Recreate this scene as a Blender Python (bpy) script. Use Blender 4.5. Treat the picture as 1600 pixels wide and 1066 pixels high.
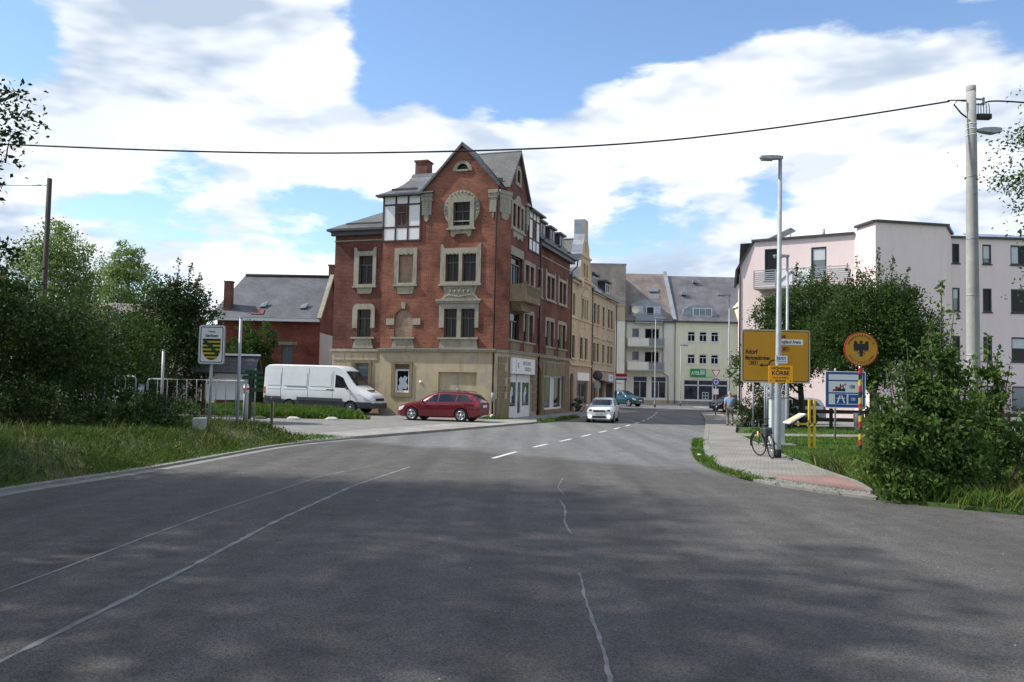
import bpy, bmesh, math, random
import numpy as np
from mathutils import Vector, Matrix
from mathutils.geometry import tessellate_polygon
R = math.radians
random.seed(7)
scene = bpy.context.scene
for o in list(bpy.data.objects): bpy.data.objects.remove(o)
COL = scene.collection

# ------------------------------------------------------------ camera
cam = bpy.data.cameras.new('camera'); cam.lens = 29.25; cam.sensor_width = 36; cam.clip_end = 4000; cam.clip_start = .05
camo = bpy.data.objects.new('camera', cam); COL.objects.link(camo)
camo.matrix_world = Matrix.Translation((0, 0, 2.0)) @ Matrix.Rotation(R(92.95), 4, 'X') @ Matrix.Rotation(R(1.15), 4, 'Z')
scene.camera = camo

# ------------------------------------------------------------ sun and sky
SUN_AZ = R(-85)        # from +Y towards +X: the sun stands to the left of the street
SUN_EL = R(47)
sd = Vector((math.sin(SUN_AZ)*math.cos(SUN_EL), math.cos(SUN_AZ)*math.cos(SUN_EL), math.sin(SUN_EL)))
sun = bpy.data.lights.new('sun', 'SUN'); sun.energy = 4.0; sun.angle = R(1.0); sun.color = (1, .95, .87)
suno = bpy.data.objects.new('sun', sun); COL.objects.link(suno)
suno.rotation_euler = sd.to_track_quat('Z', 'Y').to_euler(); suno.location = (-20, 0, 40)
scene.view_settings.view_transform = 'Standard'; scene.view_settings.look = 'None'
scene.view_settings.gamma = 1; scene.view_settings.use_curve_mapping = False
scene.view_settings.exposure = 0.5
w = bpy.data.worlds.new('World'); scene.world = w; w.use_nodes = True
nt = w.node_tree; nt.nodes.clear()
def N(t, **k):
    n = nt.nodes.new(t)
    for a, b in k.items(): setattr(n, a, b)
    return n
def Lk(a, b): nt.links.new(a, b)
def M_(op, a, b=None, clamp=False):
    n = N('ShaderNodeMath', operation=op, use_clamp=clamp)
    for i, x in enumerate((a, b)):
        if x is None: continue
        if isinstance(x, (int, float)): n.inputs[i].default_value = x
        else: Lk(x, n.inputs[i])
    return n.outputs[0]
def MR(x, a, b, c, d, kind='SMOOTHSTEP'):
    n = N('ShaderNodeMapRange', interpolation_type=kind)
    for i, q in enumerate((x, a, b, c, d)):
        if isinstance(q, (int, float)): n.inputs[i].default_value = q
        else: Lk(q, n.inputs[i])
    return n.outputs[0]
sky = N('ShaderNodeTexSky', sky_type='NISHITA', sun_disc=False)
sky.sun_elevation = SUN_EL; sky.sun_rotation = SUN_AZ; sky.air_density = 1.0; sky.dust_density = .15; sky.ozone_density = 3.5
bg1 = N('ShaderNodeBackground'); bg1.inputs[1].default_value = .15; Lk(sky.outputs[0], bg1.inputs[0])
tc = N('ShaderNodeTexCoord')
sep = N('ShaderNodeSeparateXYZ'); Lk(tc.outputs['Generated'], sep.inputs[0])
den = M_('ADD', M_('MAXIMUM', sep.outputs[2], 0.0), .30)
cmb = N('ShaderNodeCombineXYZ'); Lk(M_('DIVIDE', sep.outputs[0], den), cmb.inputs[0]); Lk(M_('DIVIDE', sep.outputs[1], den), cmb.inputs[1]); Lk(M_('MULTIPLY', sep.outputs[2], 3.2), cmb.inputs[2])
def noise(vec, scale, detail, rough, off=(0, 0, 0), dist=0.):
    mp = N('ShaderNodeMapping'); mp.inputs['Location'].default_value = off; Lk(vec, mp.inputs[0])
    n = N('ShaderNodeTexNoise'); Lk(mp.outputs[0], n.inputs['Vector'])
    n.inputs['Scale'].default_value = scale; n.inputs['Detail'].default_value = detail; n.inputs['Roughness'].default_value = rough; n.inputs['Distortion'].default_value = dist
    return n.outputs['Fac']
n1 = noise(cmb.outputs[0], 2.3, 8, .58, (3.1, 1.7, .4), .12)
n1b = noise(cmb.outputs[0], 2.3, 4, .52, (3.1+.05, 1.7+.01, .4-.10), .12)      # the same clouds sampled a little towards the sun: their lit flanks
n1c = noise(cmb.outputs[0], 2.3, 4, .52, (3.1, 1.7, .4), .12)
n2 = noise(cmb.outputs[0], .95, 4, .55, (7.3, 2.2, 1.9))
# where the clouds stand and where the blue opens: unit directions with an angular radius (radians) and a weight
CLOUDS = [(-0.122,0.915,0.385,0.097,-0.24), (-0.028,0.926,0.377,0.102,-0.26), (0.058,0.916,0.396,0.106,-0.28), (0.141,0.900,0.413,0.097,-0.28), (0.234,0.875,0.424,0.097,-0.26), (0.320,0.849,0.421,0.080,-0.24), (0.389,0.825,0.410,0.071,-0.20), (-0.064,0.886,0.459,0.133,-0.20), (0.128,0.864,0.487,0.159,-0.24), (-0.378,0.899,0.220,0.071,-0.26), (-0.491,0.796,0.353,0.066,-0.24), (0.295,0.932,0.210,0.034,-0.24), (-0.152,0.935,0.322,0.053,-0.14), (-0.266,0.934,0.238,0.044,-0.10), (-0.402,0.909,0.111,0.106,-0.12), (-0.079,0.949,0.306,0.035,-0.10), (0.155,0.966,0.205,0.053,-0.06), (-0.348,0.871,0.348,0.203,0.18), (-0.259,0.894,0.366,0.097,0.10), (-0.439,0.856,0.272,0.177,0.12), (-0.239,0.948,0.209,0.168,0.13), (-0.109,0.958,0.266,0.080,0.08), (0.314,0.887,0.339,0.124,0.20), (0.184,0.931,0.316,0.106,0.18), (0.085,0.957,0.277,0.088,0.12), (0.431,0.844,0.319,0.133,0.14), (0.232,0.946,0.225,0.203,0.10), (-0.003,0.979,0.205,0.159,0.08), (0.422,0.882,0.207,0.159,0.08), (-0.346,0.922,0.172,0.106,0.12)]
acc = None
for x, y, z, r, wgt in CLOUDS:
    v = N('ShaderNodeVectorMath', operation='DISTANCE'); Lk(tc.outputs['Generated'], v.inputs[0]); v.inputs[1].default_value = Vector((x, y, z)).normalized()
    b = MR(v.outputs['Value'], 0., r*1.25, wgt, 0.)
    acc = b if acc is None else M_('ADD', acc, b)
dens = M_('ADD', M_('ADD', M_('MULTIPLY', n1, 1.35), -.095), acc)
cover = MR(dens, .50, .64, 0, 1)
lit = MR(M_('SUBTRACT', n1c, n1b), -.11, .05, 0, .62)
soft = MR(n2, .40, .62, .50, 0)
thick = M_('SUBTRACT', 1.0, M_('ADD', lit, M_('SUBTRACT', .42, soft)), True)
shade = N('ShaderNodeMix', data_type='RGBA'); Lk(thick, shade.inputs[0])
shade.inputs[6].default_value = (.92, .925, .935, 1); shade.inputs[7].default_value = (.39, .47, .58, 1)
bg2 = N('ShaderNodeBackground'); Lk(shade.outputs[2], bg2.inputs[0]); bg2.inputs[1].default_value = 1.0
mx = N('ShaderNodeMixShader'); Lk(M_('MULTIPLY', cover, .97), mx.inputs[0]); Lk(bg1.outputs[0], mx.inputs[1]); Lk(bg2.outputs[0], mx.inputs[2])
wo = N('ShaderNodeOutputWorld'); Lk(mx.outputs[0], wo.inputs[0])
w.cycles.sampling_method = 'MANUAL'; w.cycles.sample_map_resolution = 512
scene.cycles.max_bounces = 6; scene.cycles.diffuse_bounces = 3; scene.cycles.glossy_bounces = 3; scene.cycles.transparent_max_bounces = 8; scene.cycles.transmission_bounces = 4
scene.cycles.use_denoising = True

# ------------------------------------------------------------ helpers
def tag(o, label=None, cat=None, group=None, kind=None):
    if label: o['label'] = label
    if cat: o['category'] = cat
    if group: o['group'] = group
    if kind: o['kind'] = kind
    return o
def empty(name, loc=(0, 0, 0), rz=0, label=None, cat=None, group=None):
    o = bpy.data.objects.new(name, None); COL.objects.link(o); o.location = loc; o.rotation_euler[2] = rz; o.empty_display_size = .2
    return tag(o, label, cat, group)
def link(name, me, mat=None, parent=None, loc=None, rz=None):
    o = bpy.data.objects.new(name, me); COL.objects.link(o)
    if mat is not None and not me.materials: me.materials.append(mat)
    if parent: o.parent = parent
    if loc is not None: o.location = loc
    if rz is not None: o.rotation_euler[2] = rz
    return o
def copy_tree(o, parent=None):
    c = o.copy(); COL.objects.link(c); c.parent = parent
    for ch in list(o.children): copy_tree(ch, c)
    return c
class MB:
    def __init__(s): s.v = []; s.f = []; s.sm = []
    def add(s, vs, fs, smooth=False):
        b = len(s.v); s.v += [tuple(p) for p in vs]; s.f += [tuple(i+b for i in f) for f in fs]; s.sm += [smooth]*len(fs); return s
    def box(s, x0, x1, y0, y1, z0, z1, xf=None):
        vs = [(x, y, z) for x in (x0, x1) for y in (y0, y1) for z in (z0, z1)]
        if xf: vs = [xf(*p) for p in vs]
        return s.add(vs, [(0,1,3,2),(4,6,7,5),(0,4,5,1),(2,3,7,6),(0,2,6,4),(1,5,7,3)])
    def tube(s, pts, r, n=8, smooth=True, caps=True):
        pts = [Vector(p) for p in pts]; k = len(pts)
        rs = r if isinstance(r, (list, tuple)) else [r]*k
        vs = []; up = None
        for i, p in enumerate(pts):
            t = (pts[min(i+1, k-1)]-pts[max(i-1, 0)]).normalized()
            if up is None: up = Vector((0, 0, 1)) if abs(t.z) < .9 else Vector((1, 0, 0))
            a = t.cross(up)
            if a.length < 1e-4: a = t.cross(Vector((.3, 1, .2)))
            a.normalize(); b = t.cross(a).normalized(); up = b.cross(t) if False else up
            for j in range(n):
                q = 2*math.pi*j/n; vs.append(p+(a*math.cos(q)+b*math.sin(q))*rs[i])
        fs = [(i*n+j, i*n+(j+1) % n, (i+1)*n+(j+1) % n, (i+1)*n+j) for i in range(k-1) for j in range(n)]
        s.add(vs, fs, smooth)
        if caps: s.add([vs[j] for j in range(n)], [tuple(range(n))]); s.add([vs[(k-1)*n+j] for j in range(n)], [tuple(reversed(range(n)))])
        return s
    def lathe(s, prof, n=16, xf=None, smooth=True):
        vs = []
        for r, z in prof:
            for j in range(n):
                q = 2*math.pi*j/n; p = (r*math.cos(q), r*math.sin(q), z); vs.append(xf(*p) if xf else p)
        k = len(prof)
        return s.add(vs, [(i*n+j, i*n+(j+1) % n, (i+1)*n+(j+1) % n, (i+1)*n+j) for i in range(k-1) for j in range(n)], smooth)
    def flat(s, poly, xf, holes=()):
        loops = [[Vector((a, b, 0)) for a, b in l] for l in (poly,)+tuple(holes)]
        allp = [p for l in loops for p in l]
        s.add([xf(p.x, p.y) for p in allp], [t for t in tessellate_polygon(loops)]); return s
    def prism(s, poly, xf, d0, d1, holes=(), back=False):
        # xf(s, d, z): facade mapping, d measured inwards
        s.flat(poly, lambda a, b: xf(a, d0, b), holes)
        if back: s.flat(poly, lambda a, b: xf(a, d1, b), holes)
        for l in (poly,)+tuple(holes):
            n = len(l)
            for i in range(n):
                a, b = l[i], l[(i+1) % n]
                s.add([xf(a[0], d0, a[1]), xf(b[0], d0, b[1]), xf(b[0], d1, b[1]), xf(a[0], d1, a[1])], [(0, 1, 2, 3)])
        return s
    def mesh(s, name, flip=True):
        me = bpy.data.meshes.new(name); me.from_pydata(s.v, [], s.f)
        if any(s.sm): me.polygons.foreach_set('use_smooth', s.sm)
        bm = bmesh.new(); bm.from_mesh(me); bmesh.ops.remove_doubles(bm, verts=bm.verts, dist=1e-5); bmesh.ops.recalc_face_normals(bm, faces=bm.faces); bm.to_mesh(me); bm.free()
        me.update(); return me
    def build(s, name, mat, parent=None, loc=None, rz=None):
        return link(name, s.mesh(name), mat, parent, loc, rz)
def rect(a, b, c, d): return [(a, c), (b, c), (b, d), (a, d)]
def arc(cx, cz, r, a0, a1, n=12, rz=None): return [(cx+r*math.cos(R(a0+(a1-a0)*i/n)), cz+(rz or r)*math.sin(R(a0+(a1-a0)*i/n))) for i in range(n+1)]
def fac(ox, oy, ex, ey):
    l = math.hypot(ex, ey); ex /= l; ey /= l; nx, ny = -ey, ex      # inward = left of direction (viewer on the right-hand side)
    return lambda s, d, z: (ox+ex*s+nx*d, oy+ey*s+ny*d, z)
def bev(o, wd=.02, seg=2):
    m = o.modifiers.new('bevel', 'BEVEL'); m.width = wd; m.segments = seg; m.limit_method = 'ANGLE'; m.angle_limit = R(40); return o

# ------------------------------------------------------------ lettering meshes (made once, before the scene grows)
TXT = {}
def make_texts(items):
    obs = []
    for key, (body, size, al) in items.items():
        cu = bpy.data.curves.new('lettering', 'FONT'); cu.body = body; cu.size = size; cu.align_x = al; cu.align_y = 'CENTER'; cu.resolution_u = 3; cu.offset = size*.03
        o = bpy.data.objects.new('lettering', cu); COL.objects.link(o); obs.append((key, o))
    dg = bpy.context.evaluated_depsgraph_get(); dg.update()
    for key, o in obs:
        me = bpy.data.meshes.new_from_object(o.evaluated_get(dg))
        TXT[key] = ([tuple(v.co) for v in me.vertices], [tuple(p.vertices) for p in me.polygons])
        cu = o.data; bpy.data.objects.remove(o); bpy.data.curves.remove(cu); bpy.data.meshes.remove(me)
def lettering(key, xf, parent, mat, sx=1, sz=1, x=0, z=0, d=-.004, name='lettering'):
    vs, fs = TXT[key]; me = bpy.data.meshes.new(name)
    me.from_pydata([xf(v[0]*sx+x, d, v[1]*sz+z) for v in vs], [], fs); me.update()
    return link(name, me, mat, parent)
make_texts(dict(adorf=('Adorf', .2, 'LEFT'), mark=('Markneukirchen', .2, 'LEFT'), aue=('Aue', .2, 'LEFT'), arena=('Vogtland Arena', .17, 'LEFT'), n283=('283', .15, 'CENTER'),
    grond=('GRÖNDNER', .115, 'CENTER'), korbe=('KÖRBE', .17, 'CENTER'), vom=('vom 16. bis 18.8.2013', .07, 'CENTER'), frei=('Eintritt frei!', .085, 'CENTER'), ready=('READY', .12, 'CENTER'),
    frst=('Freistaat', .09, 'CENTER'), sachsen=('Sachsen', .14, 'CENTER'), n100=('100', .22, 'CENTER'), n130=('130', .2, 'CENTER'), atelier=('ATELIER', .52, 'LEFT'), atsub=('Friseur', .2, 'RIGHT'),
    shopk=('K', .42, 'CENTER'), shop1=('RESTE UND', .3, 'CENTER'), shop2=('DESSOUS', .3, 'CENTER'), hut=('HUT', .28, 'CENTER'), vinfo=('OPTIK', .5, 'CENTER'), plate=('V KT 283', .1, 'CENTER')))
for ch in 'BUNDESREPUBLIKDEUTSCHLAND':
    pass
make_texts({'ch_'+c: (c, .085, 'CENTER') for c in sorted(set('BUNDESREPUBLIKDEUTSCHLAND'))})
# ------------------------------------------------------------ materials
def mat(name, col, rough=.7, metal=0., var=0., vscale=2., bump=0., bscale=30., spec=.4, col2=None, stretch=None, detail=5, emit=None, coat=0., contrast=(.3, .7)):
    m = bpy.data.materials.new(name); m.use_nodes = True; t = m.node_tree; b = t.nodes['Principled BSDF']
    b.inputs['Base Color'].default_value = (*col, 1); b.inputs['Roughness'].default_value = rough; b.inputs['Metallic'].default_value = metal; b.inputs['Specular IOR Level'].default_value = spec
    if coat: b.inputs['Coat Weight'].default_value = coat; b.inputs['Coat Roughness'].default_value = .06
    if emit: b.inputs['Emission Color'].default_value = (*emit[0], 1); b.inputs['Emission Strength'].default_value = emit[1]
    if var or col2 or bump:
        tcn = t.nodes.new('ShaderNodeTexCoord'); mp = t.nodes.new('ShaderNodeMapping'); t.links.new(tcn.outputs['Object'], mp.inputs[0])
        if stretch: mp.inputs['Scale'].default_value = stretch
    if var or col2:
        n = t.nodes.new('ShaderNodeTexNoise'); n.inputs['Scale'].default_value = vscale; n.inputs['Detail'].default_value = detail; n.inputs['Roughness'].default_value = .6; t.links.new(mp.outputs[0], n.inputs['Vector'])
        r = t.nodes.new('ShaderNodeValToRGB'); r.color_ramp.elements[0].position = contrast[0]; r.color_ramp.elements[1].position = contrast[1]
        c2 = col2 or tuple(max(0, c*(1+var)) for c in col); c1 = col if col2 else tuple(c*(1-var) for c in col)
        r.color_ramp.elements[0].color = (*c1, 1); r.color_ramp.elements[1].color = (*c2, 1)
        t.links.new(n.outputs['Fac'], r.inputs[0]); t.links.new(r.outputs[0], b.inputs['Base Color'])
    if bump:
        n2 = t.nodes.new('ShaderNodeTexNoise'); n2.inputs['Scale'].default_value = bscale; n2.inputs['Detail'].default_value = 4; t.links.new(mp.outputs[0], n2.inputs['Vector'])
        bp = t.nodes.new('ShaderNodeBump'); bp.inputs['Strength'].default_value = bump; bp.inputs['Distance'].default_value = .02; t.links.new(n2.outputs['Fac'], bp.inputs['Height']); t.links.new(bp.outputs[0], b.inputs['Normal'])
    return m
def nodes(m): return m.node_tree, m.node_tree.nodes['Principled BSDF']
def sumxy(t):
    tcn = t.nodes.new('ShaderNodeTexCoord'); s = t.nodes.new('ShaderNodeSeparateXYZ'); t.links.new(tcn.outputs['Object'], s.inputs[0])
    a = t.nodes.new('ShaderNodeMath'); t.links.new(s.outputs[0], a.inputs[0]); t.links.new(s.outputs[1], a.inputs[1])
    c = t.nodes.new('ShaderNodeCombineXYZ'); t.links.new(a.outputs[0], c.inputs[0]); t.links.new(s.outputs[2], c.inputs[1]); return tcn, c.outputs[0], s
def brickmat(name, a, b_, mortar, patch, bw=.25, bh=.077, ms=.012, pscale=.5, thr=(.42, .62), offset=.5, rough=.85):
    m = bpy.data.materials.new(name); m.use_nodes = True; t, b = nodes(m)
    tcn, vec, sepn = sumxy(t)
    br = t.nodes.new('ShaderNodeTexBrick'); t.links.new(vec, br.inputs['Vector']); br.inputs['Scale'].default_value = 1
    br.inputs['Brick Width'].default_value = bw; br.inputs['Row Height'].default_value = bh; br.inputs['Mortar Size'].default_value = ms; br.inputs['Mortar Smooth'].default_value = .3; br.offset = offset
    br.inputs['Color1'].default_value = (*a, 1); br.inputs['Color2'].default_value = (*b_, 1); br.inputs['Mortar'].default_value = (*mortar, 1); br.inputs['Bias'].default_value = 0
    n = t.nodes.new('ShaderNodeTexNoise'); n.inputs['Scale'].default_value = pscale; n.inputs['Detail'].default_value = 7; n.inputs['Roughness'].default_value = .65; t.links.new(tcn.outputs['Object'], n.inputs['Vector'])
    mr = t.nodes.new('ShaderNodeMapRange'); mr.inputs[1].default_value = thr[0]; mr.inputs[2].default_value = thr[1]; t.links.new(n.outputs['Fac'], mr.inputs[0])
    mxn = t.nodes.new('ShaderNodeMix'); mxn.data_type = 'RGBA'; mxn.blend_type = 'MULTIPLY'; t.links.new(mr.outputs[0], mxn.inputs[0]); t.links.new(br.outputs['Color'], mxn.inputs[6]); mxn.inputs[7].default_value = (*patch, 1)
    t.links.new(mxn.outputs[2], b.inputs['Base Color']); b.inputs['Roughness'].default_value = rough; b.inputs['Specular IOR Level'].default_value = .25
    bp = t.nodes.new('ShaderNodeBump'); bp.inputs['Strength'].default_value = .5; bp.inputs['Distance'].default_value = .01; t.links.new(br.outputs['Fac'], bp.inputs['Height']); bp.invert = True; t.links.new(bp.outputs[0], b.inputs['Normal'])
    return m
def stainmat(name, col, dark, rough=.9, amount=.55, streak=(3, 3, .5), patch=None, pthr=(.6, .68)):
    """plaster with vertical streaks and blotches"""
    m = bpy.data.materials.new(name); m.use_nodes = True; t, b = nodes(m)
    tcn = t.nodes.new('ShaderNodeTexCoord')
    def nz(sc, det, stretch=None, off=0):
        mp = t.nodes.new('ShaderNodeMapping'); t.links.new(tcn.outputs['Object'], mp.inputs[0]); mp.inputs['Location'].default_value = (off, off*.7, off*.3)
        if stretch: mp.inputs['Scale'].default_value = stretch
        n = t.nodes.new('ShaderNodeTexNoise'); n.inputs['Scale'].default_value = sc; n.inputs['Detail'].default_value = det; n.inputs['Roughness'].default_value = .65; t.links.new(mp.outputs[0], n.inputs['Vector']); return n.outputs['Fac']
    def mr(x, a, c):
        q = t.nodes.new('ShaderNodeMapRange'); q.inputs[1].default_value = a; q.inputs[2].default_value = c; t.links.new(x, q.inputs[0]); return q.outputs[0]
    def mix(f, A, B):
        q = t.nodes.new('ShaderNodeMix'); q.data_type = 'RGBA'; t.links.new(f, q.inputs[0])
        for i, X in ((6, A), (7, B)):
            if isinstance(X, tuple): q.inputs[i].default_value = (*X, 1)
            else: t.links.new(X, q.inputs[i])
        return q.outputs[2]
    mid = tuple(a*(1-amount)+c*amount for a, c in zip(col, dark))
    c = mix(mr(nz(.6, 6), .35, .7), col, mid)
    c = mix(mr(nz(1.0, 6, streak, 4.), .5, .75), c, dark)
    if patch: c = mix(mr(nz(.8, 9, None, 9.), *pthr), c, patch)
    t.links.new(c, b.inputs['Base Color']); b.inputs['Roughness'].default_value = rough; b.inputs['Specular IOR Level'].default_value = .2
    bp = t.nodes.new('ShaderNodeBump'); bp.inputs['Strength'].default_value = .35; bp.inputs['Distance'].default_value = .02; t.links.new(nz(25, 4), bp.inputs['Height']); t.links.new(bp.outputs[0], b.inputs['Normal'])
    return m
def slatemat(name, a, b_, gap, w_=.3, h_=.16, rough=.5):
    m = bpy.data.materials.new(name); m.use_nodes = True; t, b = nodes(m)
    tcn, vec, sepn = sumxy(t)
    br = t.nodes.new('ShaderNodeTexBrick'); t.links.new(vec, br.inputs['Vector']); br.inputs['Scale'].default_value = 1
    br.inputs['Brick Width'].default_value = w_; br.inputs['Row Height'].default_value = h_; br.inputs['Mortar Size'].default_value = .012; br.inputs['Mortar Smooth'].default_value = .4
    br.inputs['Color1'].default_value = (*a, 1); br.inputs['Color2'].default_value = (*b_, 1); br.inputs['Mortar'].default_value = (*gap, 1)
    n = t.nodes.new('ShaderNodeTexNoise'); n.inputs['Scale'].default_value = .9; n.inputs['Detail'].default_value = 7; t.links.new(tcn.outputs['Object'], n.inputs['Vector'])
    mr = t.nodes.new('ShaderNodeMapRange'); mr.inputs[1].default_value = .35; mr.inputs[2].default_value = .7; mr.inputs[3].default_value = .75; mr.inputs[4].default_value = 1.25; t.links.new(n.outputs['Fac'], mr.inputs[0])
    mu = t.nodes.new('ShaderNodeVectorMath'); mu.operation = 'SCALE'; t.links.new(br.outputs['Color'], mu.inputs[0]); t.links.new(mr.outputs[0], mu.inputs['Scale'])
    t.links.new(mu.outputs[0], b.inputs['Base Color']); b.inputs['Roughness'].default_value = rough
    bp = t.nodes.new('ShaderNodeBump'); bp.inputs['Strength'].default_value = .6; bp.inputs['Distance'].default_value = .015; bp.invert = True; t.links.new(br.outputs['Fac'], bp.inputs['Height']); t.links.new(bp.outputs[0], b.inputs['Normal'])
    return m
def leafmat(name, a, b_, c_=None, trans=.35, rough=.62):
    m = bpy.data.materials.new(name); m.use_nodes = True; t, b = nodes(m)
    g = t.nodes.new('ShaderNodeNewGeometry'); r = t.nodes.new('ShaderNodeValToRGB'); t.links.new(g.outputs['Random Per Island'], r.inputs[0])
    r.color_ramp.elements[0].color = (*a, 1); r.color_ramp.elements[1].color = (*b_, 1)
    if c_: e = r.color_ramp.elements.new(.93); e.color = (*b_, 1); r.color_ramp.elements[2].color = (*c_, 1)
    t.links.new(r.outputs[0], b.inputs['Base Color']); b.inputs['Roughness'].default_value = rough; b.inputs['Specular IOR Level'].default_value = .14
    tr = t.nodes.new('ShaderNodeBsdfTranslucent'); t.links.new(r.outputs[0], tr.inputs[0]); mxs = t.nodes.new('ShaderNodeMixShader'); mxs.inputs[0].default_value = trans
    t.links.new(b.outputs[0], mxs.inputs[1]); t.links.new(tr.outputs[0], mxs.inputs[2]); t.links.new(mxs.outputs[0], t.nodes['Material Output'].inputs[0]); return m
def groundmat(name, cols, scales, bump=.5, bscale=60, rough=.9, spec=.3, speck=None):
    m = bpy.data.materials.new(name); m.use_nodes = True; t, b = nodes(m)
    g = t.nodes.new('ShaderNodeNewGeometry')
    def nz(sc, det=8, rg=.6):
        n = t.nodes.new('ShaderNodeTexNoise'); n.inputs['Scale'].default_value = sc; n.inputs['Detail'].default_value = det; n.inputs['Roughness'].default_value = rg; t.links.new(g.outputs['Position'], n.inputs['Vector']); return n.outputs['Fac']
    def mr(x, a, c, d=0, e=1):
        q = t.nodes.new('ShaderNodeMapRange'); q.inputs[1].default_value = a; q.inputs[2].default_value = c; q.inputs[3].default_value = d; q.inputs[4].default_value = e; t.links.new(x, q.inputs[0]); return q.outputs[0]
    cur = None
    for c, s in zip(cols, [None]+list(scales)):
        if cur is None: cur = c; continue
        q = t.nodes.new('ShaderNodeMix'); q.data_type = 'RGBA'; t.links.new(mr(nz(s), .38, .66), q.inputs[0])
        if isinstance(cur, tuple): q.inputs[6].default_value = (*cur, 1)
        else: t.links.new(cur, q.inputs[6])
        q.inputs[7].default_value = (*c, 1); cur = q.outputs[2]
    if speck:
        v = t.nodes.new('ShaderNodeTexVoronoi'); v.inputs['Scale'].default_value = speck[0]; t.links.new(g.outputs['Position'], v.inputs['Vector'])
        s2 = t.nodes.new('ShaderNodeSeparateColor'); t.links.new(v.outputs['Color'], s2.inputs[0])
        mu = t.nodes.new('ShaderNodeVectorMath'); mu.operation = 'SCALE'; t.links.new(cur, mu.inputs[0]); t.links.new(mr(s2.outputs[0], 0, 1, 1-speck[1], 1+speck[1]), mu.inputs['Scale']); cur = mu.outputs[0]
    t.links.new(cur, b.inputs['Base Color']); b.inputs['Roughness'].default_value = rough; b.inputs['Specular IOR Level'].default_value = spec
    bp = t.nodes.new('ShaderNodeBump'); bp.inputs['Strength'].default_value = bump; bp.inputs['Distance'].default_value = .015; t.links.new(nz(bscale, 3), bp.inputs['Height']); t.links.new(bp.outputs[0], b.inputs['Normal']); return m
def pavemat(name, a, b_, gap, bw=.2, bh=.1, rot=0):
    m = bpy.data.materials.new(name); m.use_nodes = True; t, b = nodes(m)
    g = t.nodes.new('ShaderNodeNewGeometry'); mp = t.nodes.new('ShaderNodeMapping'); mp.inputs['Rotation'].default_value[2] = rot; t.links.new(g.outputs['Position'], mp.inputs[0])
    br = t.nodes.new('ShaderNodeTexBrick'); t.links.new(mp.outputs[0], br.inputs['Vector']); br.inputs['Scale'].default_value = 1; br.inputs['Brick Width'].default_value = bw; br.inputs['Row Height'].default_value = bh; br.inputs['Mortar Size'].default_value = .008
    br.inputs['Color1'].default_value = (*a, 1); br.inputs['Color2'].default_value = (*b_, 1); br.inputs['Mortar'].default_value = (*gap, 1)
    n = t.nodes.new('ShaderNodeTexNoise'); n.inputs['Scale'].default_value = .8; n.inputs['Detail'].default_value = 8; t.links.new(g.outputs['Position'], n.inputs['Vector'])
    mr = t.nodes.new('ShaderNodeMapRange'); mr.inputs[1].default_value = .3; mr.inputs[2].default_value = .7; mr.inputs[3].default_value = .72; mr.inputs[4].default_value = 1.2; t.links.new(n.outputs['Fac'], mr.inputs[0])
    mu = t.nodes.new('ShaderNodeVectorMath'); mu.operation = 'SCALE'; t.links.new(br.outputs['Color'], mu.inputs[0]); t.links.new(mr.outputs[0], mu.inputs['Scale'])
    t.links.new(mu.outputs[0], b.inputs['Base Color']); b.inputs['Roughness'].default_value = .85; b.inputs['Specular IOR Level'].default_value = .3; return m

K = {}
K['brick'] = brickmat('red brick', (.325, .090, .046), (.18, .052, .031), (.28, .175, .125), (.48, .42, .44), bw=.23, bh=.078, ms=.014, pscale=.42, thr=(.44, .62))
K['brick_dark'] = brickmat('dark red brick', (.185, .042, .029), (.115, .029, .022), (.19, .12, .095), (.55, .5, .5), bw=.23, bh=.078, ms=.014, pscale=.5)  # darker red brick for the left wing, street side and backs
K['brick_out'] = brickmat('outbuilding brick', (.31, .072, .046), (.205, .05, .034), (.22, .13, .10), (.6, .5, .45), bw=.23, bh=.085, ms=.014, pscale=.45)
K['infill'] = brickmat('rough infill brick', (.38, .2, .12), (.28, .13, .08), (.34, .29, .22), (.7, .7, .7), bw=.21, bh=.075, ms=.02, pscale=2)
K['chimney'] = brickmat('chimney brick', (.24, .09, .065), (.18, .06, .05), (.2, .15, .12), (.6, .55, .5), pscale=1.5)
K['stucco'] = stainmat('stained ochre plaster', (.50, .41, .265), (.30, .235, .15), patch=(.36, .31, .24), pthr=(.53, .60))
K['sand'] = stainmat('weathered sandstone', (.37, .34, .265), (.15, .14, .11), streak=(5, 5, 1.2), amount=.45)
K['sandy'] = stainmat('brown sandstone', (.27, .21, .13), (.11, .09, .06), streak=(5, 5, 1.2), amount=.5)
K['beige'] = stainmat('beige plaster', (.51, .405, .27), (.34, .27, .185), amount=.35)
K['beige2'] = stainmat('sand coloured plaster', (.50, .41, .28), (.34, .275, .19), amount=.35)
K['beige_trim'] = stainmat('pale beige trim', (.58, .47, .31), (.36, .29, .19), amount=.3)
K['pinkish'] = stainmat('dusky plaster plinth', (.44, .32, .23), (.28, .21, .15), amount=.4)
K['cream'] = stainmat('cream plaster', (.80, .74, .60), (.66, .61, .50), amount=.2)
K['yellow'] = stainmat('pale yellow plaster', (.84, .77, .55), (.74, .67, .48), amount=.15)
K['tan'] = stainmat('tan plaster', (.50, .40, .27), (.36, .29, .2), amount=.3)
K['pink'] = stainmat('pale pink render', (.81, .675, .645), (.74, .61, .59), amount=.3)
K['pink2'] = stainmat('darker pink render', (.63, .44, .41), (.55, .38, .36), amount=.3)
K['plinth'] = mat('grey plinth', (.28, .27, .25), .9, var=.2)
K['slate'] = slatemat('grey slate', (.098, .105, .117), (.070, .077, .088), (.06, .065, .07))
K['slate_warm'] = slatemat('weathered slate', (.118, .116, .110), (.09, .088, .085), (.07, .07, .07))
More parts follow.
